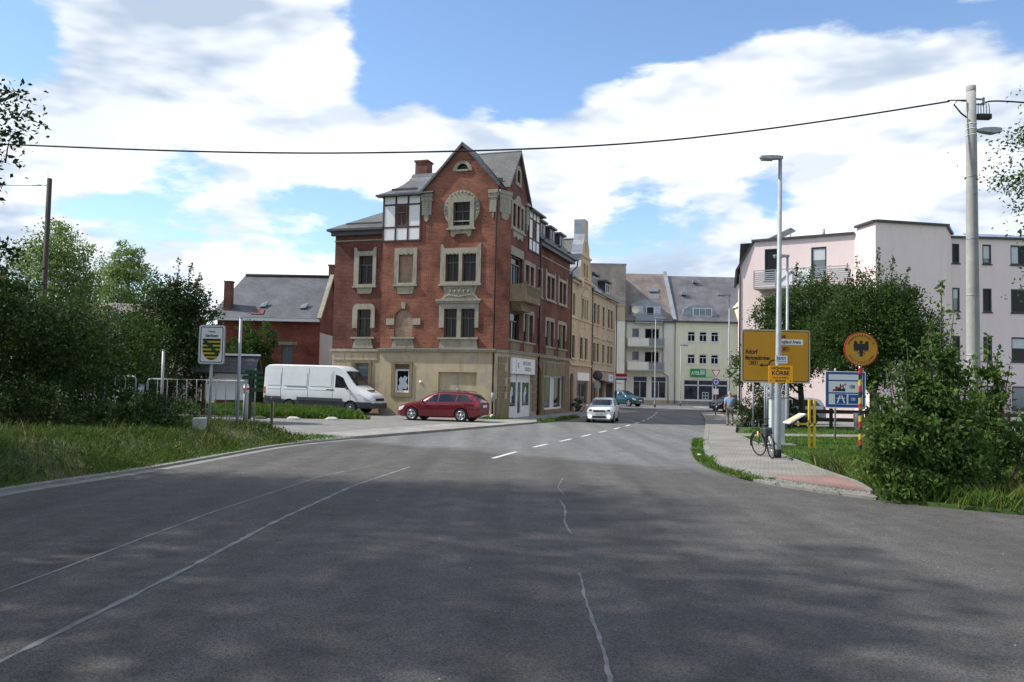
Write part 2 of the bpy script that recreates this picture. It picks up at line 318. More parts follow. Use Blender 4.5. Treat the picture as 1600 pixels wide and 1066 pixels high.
K['slate_dark'] = slatemat('black slate', (.045, .047, .052), (.032, .034, .038), (.02, .02, .02))
K['slate_brown'] = slatemat('brown roof tile', (.205, .165, .14), (.17, .14, .12), (.11, .09, .08), .35, .3)
K['slate_far'] = slatemat('grey roof tile', (.145, .14, .15), (.12, .118, .125), (.08, .08, .08), .35, .3)
K['slate_green'] = slatemat('mossy slate', (.13, .14, .12), (.10, .105, .095), (.07, .07, .06))
K['lead'] = mat('lead sheet', (.30, .32, .35), .5, .3, var=.25, vscale=1.5)
K['timber'] = mat('dark red timber', (.075, .03, .025), .7, var=.3, vscale=6)
K['panelwhite'] = mat('white infill panel', (.72, .72, .70), .8, var=.06, vscale=1.5)
K['wframe'] = mat('old brown window timber', (.11, .075, .06), .6, var=.3, vscale=8)
K['wframe_grey'] = mat('greyed window timber', (.20, .19, .165), .7, var=.3, vscale=8)
K['wwhite'] = mat('white window frame', (.72, .72, .70), .45, var=.05)
K['wdark'] = mat('dark window frame', (.03, .032, .038), .4)
K['glass'] = mat('dark window glass', (.010, .011, .012), .10, spec=.22, bump=.05, bscale=2.5)
K['glass_blue'] = mat('window glass with blinds', (.16, .19, .21), .08, spec=.7)
K['glass_shop'] = mat('shop window glass', (.035, .042, .045), .05, spec=.8, var=.8, vscale=1.3)
K['curtain'] = mat('pale curtain', (.55, .58, .6), .8, var=.1, vscale=4, stretch=(6, 6, .3))
K['gutter'] = mat('dark zinc gutter', (.07, .07, .072), .5, .4, var=.2)
K['pipe'] = mat('rusty dark pipe', (.05, .042, .04), .6, .2, var=.3)
K['zinc'] = mat('galvanised steel', (.30, .32, .34), .55, .25, var=.15, vscale=5)
K['steel'] = mat('grey painted steel', (.30, .32, .335), .5, .3, var=.15, vscale=5)
K['concrete'] = mat('cast concrete', (.34, .335, .32), .9, var=.16, vscale=2.5, bump=.2)
K['wood'] = mat('weathered dark wood', (.055, .042, .035), .85, var=.35, vscale=6, stretch=(6, 6, .5))
K['white'] = mat('white paint', (.75, .75, .74), .5)
K['black'] = mat('black print', (.012, .012, .012), .5)
K['grey'] = mat('grey print', (.2, .2, .2), .6)
K['orange'] = mat('sign orange', (.55, .26, .008), .45, var=.06, vscale=1.5)
K['orange2'] = mat('bright orange poster', (.95, .42, .01), .6)
K['bluesign'] = mat('sign blue', (.012, .07, .30), .45)
K['redsign'] = mat('sign red', (.45, .015, .02), .45)
K['green'] = mat('shop sign green', (.01, .30, .075), .45)
K['lime'] = mat('pale green board', (.52, .66, .38), .5)
K['yellow_paint'] = mat('yellow paint', (.70, .46, .02), .5, var=.15)
K['signgrey'] = mat('back of sign aluminium', (.33, .34, .35), .5, .4)
K['rubber'] = mat('tyre rubber', (.018, .018, .019), .85)
K['rim'] = mat('alloy rim', (.55, .56, .58), .3, .8)
K['steelrim'] = mat('steel wheel', (.23, .235, .24), .45, .6)
K['plastic'] = mat('dark grey plastic', (.055, .057, .062), .6)
K['carwhite'] = mat('white car paint', (.68, .70, .72), .3, coat=.6, var=.04)
K['vanwhite'] = mat('white van paint', (.67, .68, .68), .4, coat=.3, var=.05, vscale=1.5)
K['carred'] = mat('dark red car paint', (.155, .008, .018), .28, .25, coat=.8)
K['carteal'] = mat('teal car paint', (.006, .075, .11), .28, .2, coat=.8)
K['carsilver'] = mat('silver car paint', (.40, .42, .44), .3, .6, coat=.6)
K['carblue'] = mat('dark blue car paint', (.03, .04, .07), .3, .3, coat=.6)
K['carglass'] = mat('car window glass', (.012, .015, .018), .04, spec=.6)
K['lampclear'] = mat('clear headlamp', (.45, .47, .5), .12, spec=.8)
K['lamplit'] = mat('lit fog lamp', (1, .95, .85), .3, emit=((1, .86, .7), 4.))
K['lampred'] = mat('red rear lamp', (.42, .01, .012), .15, spec=.7)
K['lampamber'] = mat('amber lamp', (.7, .25, .02), .2)
K['chrome'] = mat('chrome', (.6, .6, .62), .15, 1.)
K['plate'] = mat('number plate white', (.7, .7, .68), .5)
K['asphalt'] = groundmat('asphalt', [(.150, .150, .147), (.178, .178, .174), (.122, .121, .119)], [.35, 2.2], bump=.7, bscale=110, speck=(85, .5), rough=.85)
def tint_near(m):
    """the near stretch is tinted darker and browner; its ragged edge crosses the road obliquely"""
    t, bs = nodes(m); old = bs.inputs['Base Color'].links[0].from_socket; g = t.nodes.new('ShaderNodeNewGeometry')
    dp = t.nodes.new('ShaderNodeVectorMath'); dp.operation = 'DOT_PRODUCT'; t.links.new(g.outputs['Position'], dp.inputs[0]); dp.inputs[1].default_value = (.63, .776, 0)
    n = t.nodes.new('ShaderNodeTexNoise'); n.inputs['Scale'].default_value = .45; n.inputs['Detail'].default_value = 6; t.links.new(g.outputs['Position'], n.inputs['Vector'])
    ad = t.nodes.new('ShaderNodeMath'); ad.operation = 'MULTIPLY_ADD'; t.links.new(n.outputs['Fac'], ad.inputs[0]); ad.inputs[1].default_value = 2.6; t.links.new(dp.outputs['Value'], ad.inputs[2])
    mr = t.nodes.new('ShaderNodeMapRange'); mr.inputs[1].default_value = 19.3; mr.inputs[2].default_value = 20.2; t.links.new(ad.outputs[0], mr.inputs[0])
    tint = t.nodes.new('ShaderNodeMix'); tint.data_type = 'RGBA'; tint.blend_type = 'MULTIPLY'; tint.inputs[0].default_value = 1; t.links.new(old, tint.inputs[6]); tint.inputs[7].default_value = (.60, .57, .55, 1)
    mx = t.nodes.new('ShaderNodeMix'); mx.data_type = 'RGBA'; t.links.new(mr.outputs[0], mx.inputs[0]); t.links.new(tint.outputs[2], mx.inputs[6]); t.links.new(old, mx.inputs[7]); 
    mp = t.nodes.new('ShaderNodeMapping'); mp.inputs['Scale'].default_value = (1.1, .07, 1); mp.inputs['Rotation'].default_value[2] = R(8); t.links.new(g.outputs['Position'], mp.inputs[0])      # tyre-polished lanes and drips run along the road
    n2 = t.nodes.new('ShaderNodeTexNoise'); n2.inputs['Scale'].default_value = 1.0; n2.inputs['Detail'].default_value = 5; t.links.new(mp.outputs[0], n2.inputs['Vector']); n3 = t.nodes.new('ShaderNodeTexNoise'); n3.inputs['Scale'].default_value = .9; n3.inputs['Detail'].default_value = 7; n3.inputs['Roughness'].default_value = .7; t.links.new(g.outputs['Position'], n3.inputs['Vector'])
    m1 = t.nodes.new('ShaderNodeMapRange'); m1.inputs[1].default_value = .35; m1.inputs[2].default_value = .65; m1.inputs[3].default_value = .80; m1.inputs[4].default_value = 1.16; t.links.new(n2.outputs['Fac'], m1.inputs[0]); m2 = t.nodes.new('ShaderNodeMapRange'); m2.inputs[1].default_value = .55; m2.inputs[2].default_value = .70; m2.inputs[3].default_value = 1.; m2.inputs[4].default_value = .78; t.links.new(n3.outputs['Fac'], m2.inputs[0])
    mu = t.nodes.new('ShaderNodeMath'); mu.operation = 'MULTIPLY'; t.links.new(m1.outputs[0], mu.inputs[0]); t.links.new(m2.outputs[0], mu.inputs[1]); sc = t.nodes.new('ShaderNodeVectorMath'); sc.operation = 'SCALE'; t.links.new(mx.outputs[2], sc.inputs[0]); t.links.new(mu.outputs[0], sc.inputs['Scale']); t.links.new(sc.outputs[0], bs.inputs['Base Color'])
tint_near(K['asphalt'])
K['asphalt_lot'] = groundmat('worn asphalt', [(.20, .195, .185), (.24, .235, .225), (.16, .157, .148)], [.4, 2.], bump=.6, bscale=90, speck=(70, .3))
K['seal'] = groundmat('bitumen seal', [(.22, .22, .215), (.12, .12, .12)], [3.], bump=.2, bscale=40, rough=.7)
K['paint'] = groundmat('road paint', [(.66, .66, .64), (.45, .45, .44)], [4.], bump=.2, bscale=80, rough=.7)
K['pave'] = pavemat('grey pavers', (.265, .25, .22), (.22, .21, .185), (.12, .11, .095), .2, .1, .3)
K['pave_red'] = pavemat('red pavers', (.27, .165, .14), (.22, .135, .115), (.15, .12, .1), .2, .1, .3)
K['slabs'] = pavemat('sidewalk slabs', (.29, .28, .26), (.255, .247, .23), (.16, .15, .14), .5, .5, .3)
K['kerb'] = groundmat('granite kerb', [(.24, .235, .215), (.17, .165, .15)], [3.], bump=.3, bscale=60, speck=(120, .25))
K['soil'] = groundmat('grassy earth', [(.055, .075, .022), (.04, .055, .018), (.09, .085, .04)], [1.2, .5], bump=.8, bscale=12)
K['lawn'] = groundmat('lawn earth', [(.055, .10, .02), (.04, .075, .018)], [1.5], bump=.8, bscale=25)
K['hillfar'] = groundmat('meadow', [(.05, .08, .03), (.07, .09, .035)], [.05], bump=0)
K['grass_dark'] = leafmat('meadow grass', (.036, .075, .012), (.10, .15, .03), (.22, .18, .07), .3)
K['grass_lawn'] = leafmat('lawn grass', (.060, .125, .016), (.11, .185, .03), None, .3)
K['grass_dry'] = leafmat('tall dry grass', (.06, .10, .02), (.15, .17, .05), (.30, .25, .12), .3)
K['leaf_dark'] = leafmat('dark bush leaf', (.022, .045, .012), (.052, .087, .023), (.09, .11, .035), .3)
K['leaf_mid'] = leafmat('green tree leaf', (.030, .066, .014), (.066, .118, .026), (.12, .15, .04), .35)
K['leaf_shrub'] = leafmat('shrub leaf', (.052, .105, .020), (.115, .19, .046), (.17, .22, .08), .42)
K['leaf_light'] = leafmat('light tree leaf', (.12, .20, .05), (.21, .29, .09), None, .5)
K['bark'] = mat('bark', (.075, .06, .048), .9, var=.35, vscale=5, bump=.5, bscale=14)
K['bark_birch'] = mat('pale bark', (.3, .28, .25), .9, var=.5, vscale=5)
K['stone'] = mat('white painted stone', (.5, .47, .42), .9, var=.25, vscale=8, bump=.4)
K['shirt'] = mat('light blue shirt', (.25, .40, .62), .9, var=.1, vscale=10)
K['trouser'] = mat('grey trousers', (.17, .165, .15), .9, var=.1, vscale=10)
K['skin'] = mat('skin', (.55, .33, .24), .6)
K['hair'] = mat('grey hair', (.35, .33, .31), .8)
K['solar'] = mat('solar panel', (.012, .05, .16), .15, spec=.8)
K['signblack'] = mat('emblem black', (.015, .013, .012), .5)
K['shieldyellow'] = mat('shield yellow', (.50, .40, .02), .5)
K['shieldgreen'] = mat('shield green', (.012, .06, .025), .5)
K['cabinet'] = mat('pale grey cabinet', (.50, .54, .53), .6, var=.08)
K['clad'] = slatemat('brown tile cladding', (.38, .315, .26), (.335, .28, .235), (.25, .21, .18), .35, .3)
K['flower'] = leafmat('yellow flower', (.55, .42, .03), (.65, .5, .06), None, .3)
K['grit'] = leafmat('grit and dry leaves', (.18, .14, .08), (.5, .46, .4), None, .1)
# ------------------------------------------------------------ ground, road, pavements
def sheet(name, pts, z, m, parent=None, kind='structure', skirt=True):
    mb = MB(); zs = z if isinstance(z, (list, tuple)) else [z]*len(pts)
    it = iter(zs); mb.flat(pts, lambda a, b: (a, b, next(it))); n = len(pts)
    if skirt:
        for i in range(n):
            (a, b), (c_, d_) = pts[i], pts[(i+1) % n]; mb.add([(a, b, zs[i]), (c_, d_, zs[(i+1) % n]), (c_, d_, -.07), (a, b, -.07)], [(0, 1, 2, 3)])
    o = mb.build(name, m, parent)
    if not parent: tag(o, kind=kind)
    return o
def offset(path, d):
    out = []
    for i, p in enumerate(path):
        a = Vector(path[max(i-1, 0)]); b = Vector(path[min(i+1, len(path)-1)]); t = (b-a).normalized(); out.append((p[0]-t.y*d, p[1]+t.x*d))
    return out
def smooth_path(path, it=2):
    for _ in range(it):
        q = [path[0]]
        for a, b in zip(path[:-1], path[1:]): q += [(a[0]*.75+b[0]*.25, a[1]*.75+b[1]*.25), (a[0]*.25+b[0]*.75, a[1]*.25+b[1]*.75)]
        path = q+[path[-1]]
    return path
def ribbon(name, path, d0, d1, z0, z1, m, parent=None, kind='structure', lbl=None):
    A = offset(path, d0); B = offset(path, d1); mb = MB(); n = len(path)
    vs = [(a[0], a[1], z1) for a in A]+[(b[0], b[1], z1) for b in B]+[(a[0], a[1], z0) for a in A]+[(b[0], b[1], z0) for b in B]
    fs = []
    for i in range(n-1):
        fs += [(i, i+1, n+i+1, n+i), (i, 2*n+i, 2*n+i+1, i+1), (n+i, n+i+1, 3*n+i+1, 3*n+i)]
    fs += [(0, n, 3*n, 2*n), (n-1, 3*n-1, 4*n-1, 2*n-1)]
    mb.add(vs, fs); o = mb.build(name, m, parent)
    if not parent: tag(o, kind=kind)
    return o
LK = smooth_path([(-11.5, -20), (-9.7, 2), (-9.0, 9), (-8.56, 14.1), (-8.15, 15.9), (-7.65, 18.2), (-7.3, 21.2), (-6.95, 24.3), (-6.5, 26), (-5.35, 28.8)])
SW = smooth_path([(-5.35, 28.8), (-2.56, 34.4), (1.75, 43.6), (4.15, 50.4), (7.6, 59.5), (10.0, 62.4), (10.2, 65.5), (8.9, 71), (8.6, 78)])
RE = smooth_path([(40, 5.5), (16, 10.2), (8.6, 13.6), (6.4, 15.7), (5.25, 17.7), (4.85, 20.4), (5.15, 23.5), (5.75, 26.5), (6.9, 31.6), (9.43, 42), (12, 53.2), (14.65, 66.5), (17.5, 72), (24, 77), (70, 84)])
sheet('ground', [(-900, -500), (900, -500), (900, 1500), (-900, 1500)], -.08, K['hillfar'], skirt=False)
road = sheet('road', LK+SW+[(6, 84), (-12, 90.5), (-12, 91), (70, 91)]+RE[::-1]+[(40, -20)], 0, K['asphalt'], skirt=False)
# worn joints sealed with bitumen, and the painted centre line
def dense(path, step):
    out = []
    for a, b in zip(path[:-1], path[1:]):
        n = max(1, int(math.dist(a, b)/step))
        out += [(a[0]+(b[0]-a[0])*i/n, a[1]+(b[1]-a[1])*i/n) for i in range(n)]
    return out+[path[-1]]
def seal(path, wd, wob):
    p = dense(smooth_path(path, 3), .11); rnd = random.Random(len(path)*7+int(wd*1000)); mb = MB(); A = offset(p, wd/2); B = offset(p, -wd/2)
    vs = []
    for a, b in zip(A, B):
        j = rnd.uniform(-wob, wob)*.6; k = rnd.uniform(.4, 1.25); c = ((a[0]+b[0])/2, (a[1]+b[1])/2)
        vs += [(c[0]+(a[0]-c[0])*k+j, c[1]+(a[1]-c[1])*k, .004), (c[0]+(b[0]-c[0])*k+j, c[1]+(b[1]-c[1])*k, .004)]
    mb.add(vs, [(2*i, 2*i+1, 2*i+3, 2*i+2) for i in range(len(p)-1) ]); return mb.build('crack_seal', K['seal'], road)
seal(dense([(-4.9, 3), (-4.65, 7.75), (-4.42, 12.5), (-3.92, 17.4), (-3.27, 19.8)], 1.2), .045, .01)
seal(dense([(-3.6, 3), (-3.52, 5.95), (-3.38, 8.2), (-3.28, 11.8), (-2.98, 15.9), (-2.35, 19.7)], 1.2), .075, .014)
seal(dense([(.71, 4.5), (.71, 5.74), (.74, 6.4), (.73, 7.8), (.77, 9.0)], .9), .035, .012)
seal(dense([(.86, 11.3), (.80, 12.2), (.93, 13.6), (.88, 14.5)], .9), .035, .012)
seal(dense([(1.0, 15.3), (.95, 16.4), (1.15, 18.0)], .4), .02, .01)
cl = smooth_path([(-.45, 22.4), (.75, 26.7), (1.86, 29.85), (2.87, 32.9), (3.82, 35.8), (4.8, 38.7), (6.6, 44.5), (8.2, 50.2), (10.0, 58.2), (12, 68)], 2)
L_ = [0]
for a, b in zip(cl[:-1], cl[1:]): L_.append(L_[-1]+math.dist(a, b))
def at_len(s):
    for i in range(len(cl)-1):
        if s <= L_[i+1]:
            t = (s-L_[i])/(L_[i+1]-L_[i]); return (cl[i][0]+(cl[i+1][0]-cl[i][0])*t, cl[i][1]+(cl[i+1][1]-cl[i][1])*t)
    return cl[-1]
s = 0.; first = True
while s < L_[-1]-1.5:
    ln = 2.35 if first else 1.55
    ribbon('lane_dash', [at_len(s+ln*i/3) for i in range(4)], -.06, .06, .001, .005, K['paint'], road); s += 4.4 if first else 3.2; first = False
for a, b in (((13.4, 73), (16.6, 76)), ((14.8, 77.5), (18.5, 78.6)), ((19, 78.4), (23.5, 79)), ((21, 76), (25.5, 77)), ((12.4, 70.5), (14.0, 71.8))):
    ribbon('lane_dash', [a, ((a[0]+b[0])/2, (a[1]+b[1])/2), b], -.09, .09, .001, .005, K['paint'], road)
ribbon('kerb_verge', [p for p in LK if p[1] > -20], .02, .20, -.05, .055, K['kerb'])
ribbon('gutter_strip', [p for p in LK if p[1] > -20], -.28, .0, -.04, .006, K['kerb'])
def cut(path, lo, hi): return [p for p in path if lo <= p[1] <= hi]
swi = [(8.6, 78), (9.55, 75.9), (-.5, 45.5), (-1.75, 42.3), (-4.7, 35.5), (-7.1, 30.2), (-8.6, 27.4), (-7.05, 25.6)]
swo = offset([p for p in SW], .16)
sheet('sidewalk_left', [(-6.5, 26.2)]+swo+swi[1:], .075, K['slabs'])
ribbon('kerb_left', [p for p in SW], .0, .16, -.05, .085, K['kerb'])
sheet('lot', [(-8.6, 27.4), (-7.1, 30.2), (-4.7, 35.5), (-1.75, 42.3), (-.5, 45.5), (-10.7, 48.95), (-24, 53), (-34, 52), (-34, 40), (-14, 33)], [.065, .067, .069, .071, .072, .19, .2, .2, .15, .08], K['asphalt_lot'])
# the left verge is a low bank: it climbs behind the kerb and falls again towards the driveway
_lk = sorted(LK, key=lambda p: p[1]); _ly = np.array([p[1] for p in _lk]); _lx = np.array([p[0] for p in _lk])
def verge_edge(y): return np.where(y < 25.6, np.interp(y, _ly, _lx)-.2, np.interp(y, [25.6, 27.4, 33, 40], [-6.8, -8.6, -14, -34]))
def sstep(a, b, x): t = np.clip((x-a)/(b-a), 0, 1); return t*t*(3-2*t)
def verge_z(x, y):
    d = np.interp(y, _ly, _lx)-x; ye = np.minimum(29.2+np.maximum(0, -9-x)*.9, 37); fade = 1-sstep(ye-2.6, ye+.6, y)
    return .04+fade*(.5*sstep(0, 2.6, d)+.35*sstep(3, 14, d)+.03*np.sin(x*1.7)*np.sin(y*1.3)*sstep(.5, 2, d))
mb = MB(); rows = list(np.arange(-19, 41, .75)); ds = [0, .25, .5, .8, 1.2, 1.6, 2.0, 2.6, 3.4, 4.5, 6, 8, 11, 16, 26, 45]; vs = []
for y in rows:
    e = float(verge_edge(y))
    for d in ds: vs.append((e-d, y, float(verge_z(e-d, y)) if d else .04))
nd = len(ds); mb.add(vs, [(i*nd+j, i*nd+j+1, (i+1)*nd+j+1, (i+1)*nd+j) for i in range(len(rows)-1) for j in range(nd-1)], True); verge = tag(mb.build('verge', K['soil']), kind='structure')
# right-hand pavement, red strip and lawn
REs = cut(RE, 15.8, 68)
ri = [(16.8, 67), (14.0, 53), (11.7, 43.2), (9.75, 36.2), (8.45, 28), (7.85, 23.3), (7.55, 20.2), (7.35, 17.6), (6.95, 15.9)]
reo = offset(REs, -.55)
sheet('sidewalk_right', reo+ri, .075, K['pave'])
kerb_in = [(p[0], p[1]) for p in REs if p[1] > 18.2]
ribbon('kerb_right', [p for p in REs if p[1] > 18], -.38, -.56, -.05, .088, K['kerb']); ribbon('kerb_lowered', cut(RE, 15.3, 18.6), -.02, -.56, -.05, .05, K['kerb'])
ribbon('gutter_right', [p for p in REs if p[1] > 32.2], .0, -.38, -.04, .003, K['asphalt'])
ribbon('shoulder_strip', [p for p in REs if 18.3 < p[1] < 33.4], .0, -.38, -.04, .02, K['soil'])
ribbon('lawn_edging', [p for p in ri if p[1] < 37], -.0, -.09, -.02, .11, K['kerb'])
sheet('red_paving', [p for p in reo if p[1] < 19.3]+[(7.5, 19.0), (7.32, 17.6), (6.95, 15.95)], .080, K['pave_red'], skirt=False)
sheet('lawn', [(x+.09, y) for x, y in ri[3:]]+[(x+.05, y+.0) for x, y in cut(RE, 5, 15.7)[::-1]]+[(60, 4), (60, 42), (11.6, 42)], .06, K['lawn'])
sheet('cross_path', [(9.78, 36.0), (9.4, 34.0), (14, 35.0), (36, 38.2), (36, 39.6), (14, 36.6)], .072, K['pave'], skirt=False)
sheet('parking', [(13.6, 44.5), (60, 44.5), (60, 66), (17, 66), (14.4, 53)], .07, K['asphalt_lot'])
sheet('far_pavement', [(-12, 91), (70, 91), (70, 96), (-12, 96)], .1, K['slabs'])
mb = MB(); mb.lathe([(0, .09), (1.0, .09), (1.0, 0)], 24, lambda x, y, z: (20.3+x*1.9, 83.5+y*2.6, z)); tag(mb.build('traffic_island', K['pave']), 'pale paved traffic island in front of the shop with the green sign', 'traffic island')
# grassy mound beside the van
def mound(name, pts, h, m, z0=.05):
    P2 = smooth_path(pts+[pts[0]], 2)[:-1]; c = (sum(p[0] for p in P2)/len(P2), sum(p[1] for p in P2)/len(P2)); mb = MB(); vs = []; rings = 5; n = len(P2)
    for k in range(rings+1):
        f = k/rings
        for p in P2: vs.append((p[0]+(c[0]-p[0])*f, p[1]+(c[1]-p[1])*f, z0+h*math.sin(f*math.pi/2)**1.0))
    mb.add(vs, [(k*n+i, k*n+(i+1) % n, (k+1)*n+(i+1) % n, (k+1)*n+i) for k in range(rings) for i in range(n)], True); o = mb.build(name, m); tag(o, kind='structure'); return o
MOUND = [(-6.9, 41.6), (-9, 41.2), (-12.5, 40.6), (-15, 41.0), (-19, 45), (-18.5, 48.6), (-13.5, 46.6), (-9.4, 44.6)]
mound('mound', MOUND, .42, K['lawn'])
# wooded rise far behind the houses
mb = MB(); vs = []; nx = 60
for j, (y, zz) in enumerate(((180, 0), (230, 1), (300, 1.0))):
    for i in range(nx): 
        x = -420+i*14; vs.append((x, y, -2+(9+7*math.sin(i*.33)+4*math.sin(i*.9+1))*(0, .6, 1)[j]))
mb.add(vs, [(j*nx+i, j*nx+i+1, (j+1)*nx+i+1, (j+1)*nx+i) for j in range(2) for i in range(nx-1)], True); tag(mb.build('hill', K['hillfar']), kind='structure')
# ------------------------------------------------------------ building kit
def pane(x, parent, a, b, c, d, dep, m, name='pane'):
    mb = MB(); mb.add([x(a, dep, c), x(b, dep, c), x(b, dep, d), x(a, dep, d)], [(0, 1, 2, 3)]); return mb.build(name, m, parent)
def window(x, parent, a, b, c, d, fm, gm, dep=.17, trans=.68, mull=1, split_top=0, fw=.055, arch=0., name='window'):
    """timber window in an opening: bars as one mesh, each pane a sub-part"""
    mb = MB(); q = lambda s0, s1, z0, z1, t=.05: mb.box(s0, s1, dep-t, dep+.02, z0, z1, x)
    q(a, a+fw, c, d); q(b-fw, b, c, d); q(a+fw, b-fw, c, c+fw*1.2); q(a+fw, b-fw, d-fw, d)
    zt = c+(d-c)*trans if trans else d-fw
    if trans: q(a+fw, b-fw, zt-.035, zt+.035, .065)
    xs = [a+fw+(b-a-2*fw)*i/(mull+1) for i in range(mull+2)]
    for s0 in xs[1:-1]: q(s0-.03, s0+.03, c+fw*1.2, zt-(.035 if trans else 0), .045)
    if trans and split_top:
        for i in range(1, split_top+1):
            s0 = a+fw+(b-a-2*fw)*i/(split_top+1); q(s0-.013, s0+.013, zt+.035, d-fw, .04)
    o = mb.build(name, fm, parent)
    for i in range(mull+1): pane(x, o, xs[i], xs[i+1], c+.02, zt, dep+.005, gm)
    if trans: pane(x, o, a+fw, b-fw, zt, d-.01, dep+.005, gm)
    return o
def wallpart(x, parent, outer, holes, m, name='wall', rev=.22, thick=None):
    mb = MB(); mb.flat(outer, lambda a, b: x(a, 0, b), holes)
    for l in holes:
        n = len(l)
        for i in range(n):
            a, b = l[i], l[(i+1) % n]; mb.add([x(a[0], 0, a[1]), x(b[0], 0, b[1]), x(b[0], rev, b[1]), x(a[0], rev, a[1])], [(0, 1, 2, 3)])
    return mb.build(name, m, parent)
def trim(x, parent, a, b, c, d, pr, m, name='sill', back=0.):
    mb = MB(); mb.box(a, b, -pr, back, c, d, x); return mb.build(name, m, parent)
def surround(x, parent, poly, hole, m, pr=.06, name='surround'):
    mb = MB(); mb.prism(poly, x, -pr, .0, (hole,) if hole else ()); return mb.build(name, m, parent)
def plate(x, parent, poly, m, pr=.05, name='panel', d1=0.):
    mb = MB(); mb.prism(poly, x, -pr, d1); return mb.build(name, m, parent)
def slab(parent, pts, m, name='roof', th=.12):
    """roof slope: a planar polygon with thickness"""
    p = [Vector(q) for q in pts]; nrm = (p[1]-p[0]).cross(p[2]-p[0]).normalized()
    if nrm.z < 0: nrm = -nrm
    n = len(p); mb = MB(); vs = [tuple(q) for q in p]+[tuple(q-nrm*th) for q in p]
    mb.add(vs, [tuple(range(n)), tuple(range(2*n-1, n-1, -1))]+[(i, (i+1) % n, n+(i+1) % n, n+i) for i in range(n)]); return mb.build(name, m, parent)
def pipe(parent, pts, r=.05, m=None, name='downpipe'):
    mb = MB(); mb.tube(pts, r, 8); return mb.build(name, m or K['pipe'], parent)

# ------------------------------------------------------------ the brick corner house
A0 = R(18.3); CX, CY = -.5, 45.5
def wpt(lx, ly): return (CX+math.cos(A0)*lx+math.sin(A0)*ly, CY-math.sin(A0)*lx+math.cos(A0)*ly)
H = empty('brick_house', (CX, CY, 0), -A0, 'red brick corner house with two gables, stone window frames and ochre ground floor', 'house')
fL = fac(0, 0, 1, 0); fW = fac(0, .3, 1, 0); fR = fac(0, 0, 0, 1); fRW = fac(-.18, 0, 0, 1); fC = fac(-.45, 0, .45, .95); LC = math.hypot(.45, .95)
SD, SY, BR = K['sand'], K['sandy'], K['brick']
def archtop(a, b, c, d, n=8):
    r = (b-a)/2; return [(a, c), (b, c)]+arc((a+b)/2, d-r, r, 0, 180, n)
# upper left facade (main part with gable)
hb = rect(-6.40, -5.49, 7.66, 9.33); ha = archtop(-6.60, -5.45, 4.52, 6.16)
holesL = [rect(-3.49, -2.69, 7.66, 9.25), rect(-2.48, -1.65, 7.66, 9.25), rect(-3.51, -2.73, 4.51, 6.13), rect(-2.48, -1.66, 4.51, 6.13), hb, ha, rect(-3.08, -2.07, 10.80, 12.14),
          [(-2.95, 13.98), (-2.25, 13.98)]+arc(-2.6, 13.98, .35, 0, 180, 8)[1:-1]]
holesL[-1] = [(-2.95, 13.98), (-2.25, 13.98)]+arc(-2.6, 13.98, .35, 15, 165, 8)
wallpart(fL, H, [(-7.46, 3.85), (-.45, 3.85), (-.45, 13.08), (-2.6, 15.38), (-5.1, 12.74), (-5.1, 10.08), (-7.46, 10.08)], holesL, BR)
mb = MB(); mb.box(-7.46, -7.459, 0, .3, 0, 12.6); mb.build('wall', BR, H)
# left wing
wallpart(fW, H, [(-10.76, 3.85), (-7.46, 3.85), (-7.46, 10.75), (-10.76, 10.75)], [rect(-9.13, -8.22, 7.66, 9.33), rect(-9.13, -8.26, 4.54, 6.18)], K['brick_dark'])
# ground floor plaster
wallpart(fL, H, [(-7.46, 0), (-.45, 0), (-.45, 3.72), (-7.46, 3.72)], [rect(-6.46, -5.56, 1.39, 2.99), rect(-3.78, -1.49, .08, 2.59)], K['stucco'], rev=.16)
wallpart(fW, H, [(-10.76, 0), (-7.46, 0), (-7.46, 3.72), (-10.76, 3.72)], [rect(-9.2, -8.3, 1.2, 3.03)], K['stucco'])
pane(fL, H, -3.78, -1.49, .08, 2.59, .155, K['stucco'], 'blocked_gateway')
mb = MB(); mb.box(-2.66, -2.645, .14, .16, .1, 2.5); mb.build('joint', K['plinth'], H)
mb = MB(); mb.lathe([(.0, 0), (.09, .01), (.09, .04), (.0, .05)], 12, lambda a, b, c: (-2.63+a, .15-c, 1.62+b)); mb.build('wall_ring', SD, H)
mb = MB(); mb.lathe([(.0, 0), (.085, .01), (.085, .05), (.0, .06)], 12, lambda a, b, c: (-4.85+a, -c, 2.0+b)); mb.build('wall_lamp', K['white'], H)
# R facade brick
holesR = [rect(1.15, 3.2, 7.55, 9.3), rect(3.75, 4.55, 7.62, 9.1), rect(4.75, 5.5, 7.62, 9.1), rect(1.15, 2.9, 4.5, 6.05), rect(3.75, 4.55, 4.5, 6.15), rect(4.72, 5.5, 4.5, 6.15),
          rect(1.2, 1.75, 10.95, 12.25), rect(1.95, 2.5, 10.95, 12.25), rect(2.7, 3.15, 10.95, 12.25), archtop(1.85, 2.45, 13.6, 14.35, 8)]
wallpart(fR, H, [(.95, 3.85), (6.6, 3.85), (6.6, 10.08), (4.3, 10.08), (4.3, 12.74), (2.15, 15.33), (.95, 13.88)], holesR, K['brick_dark'])
wallpart(fC, H, [(0, 3.85), (LC, 3.85), (LC, 13.0), (0, 13.0)], [], BR)
wallpart(fC, H, [(0, 0), (LC, 0), (LC, 3.72), (0, 3.72)], [], K['stucco'])
holesRW = [rect(6.9, 7.8, 7.65, 9.25), rect(6.9, 7.75, 4.5, 6.2)]+[rect(a, a+.85, c, d) for a in (9.1, 10.1, 12.2, 13.2) for c, d in ((7.66, 9.15), (4.52, 6.2))]
wallpart(fRW, H, [(6.6, 3.85), (15.2, 3.85), (15.2, 10.9), (6.6, 10.9)], holesRW, K['brick_dark'])
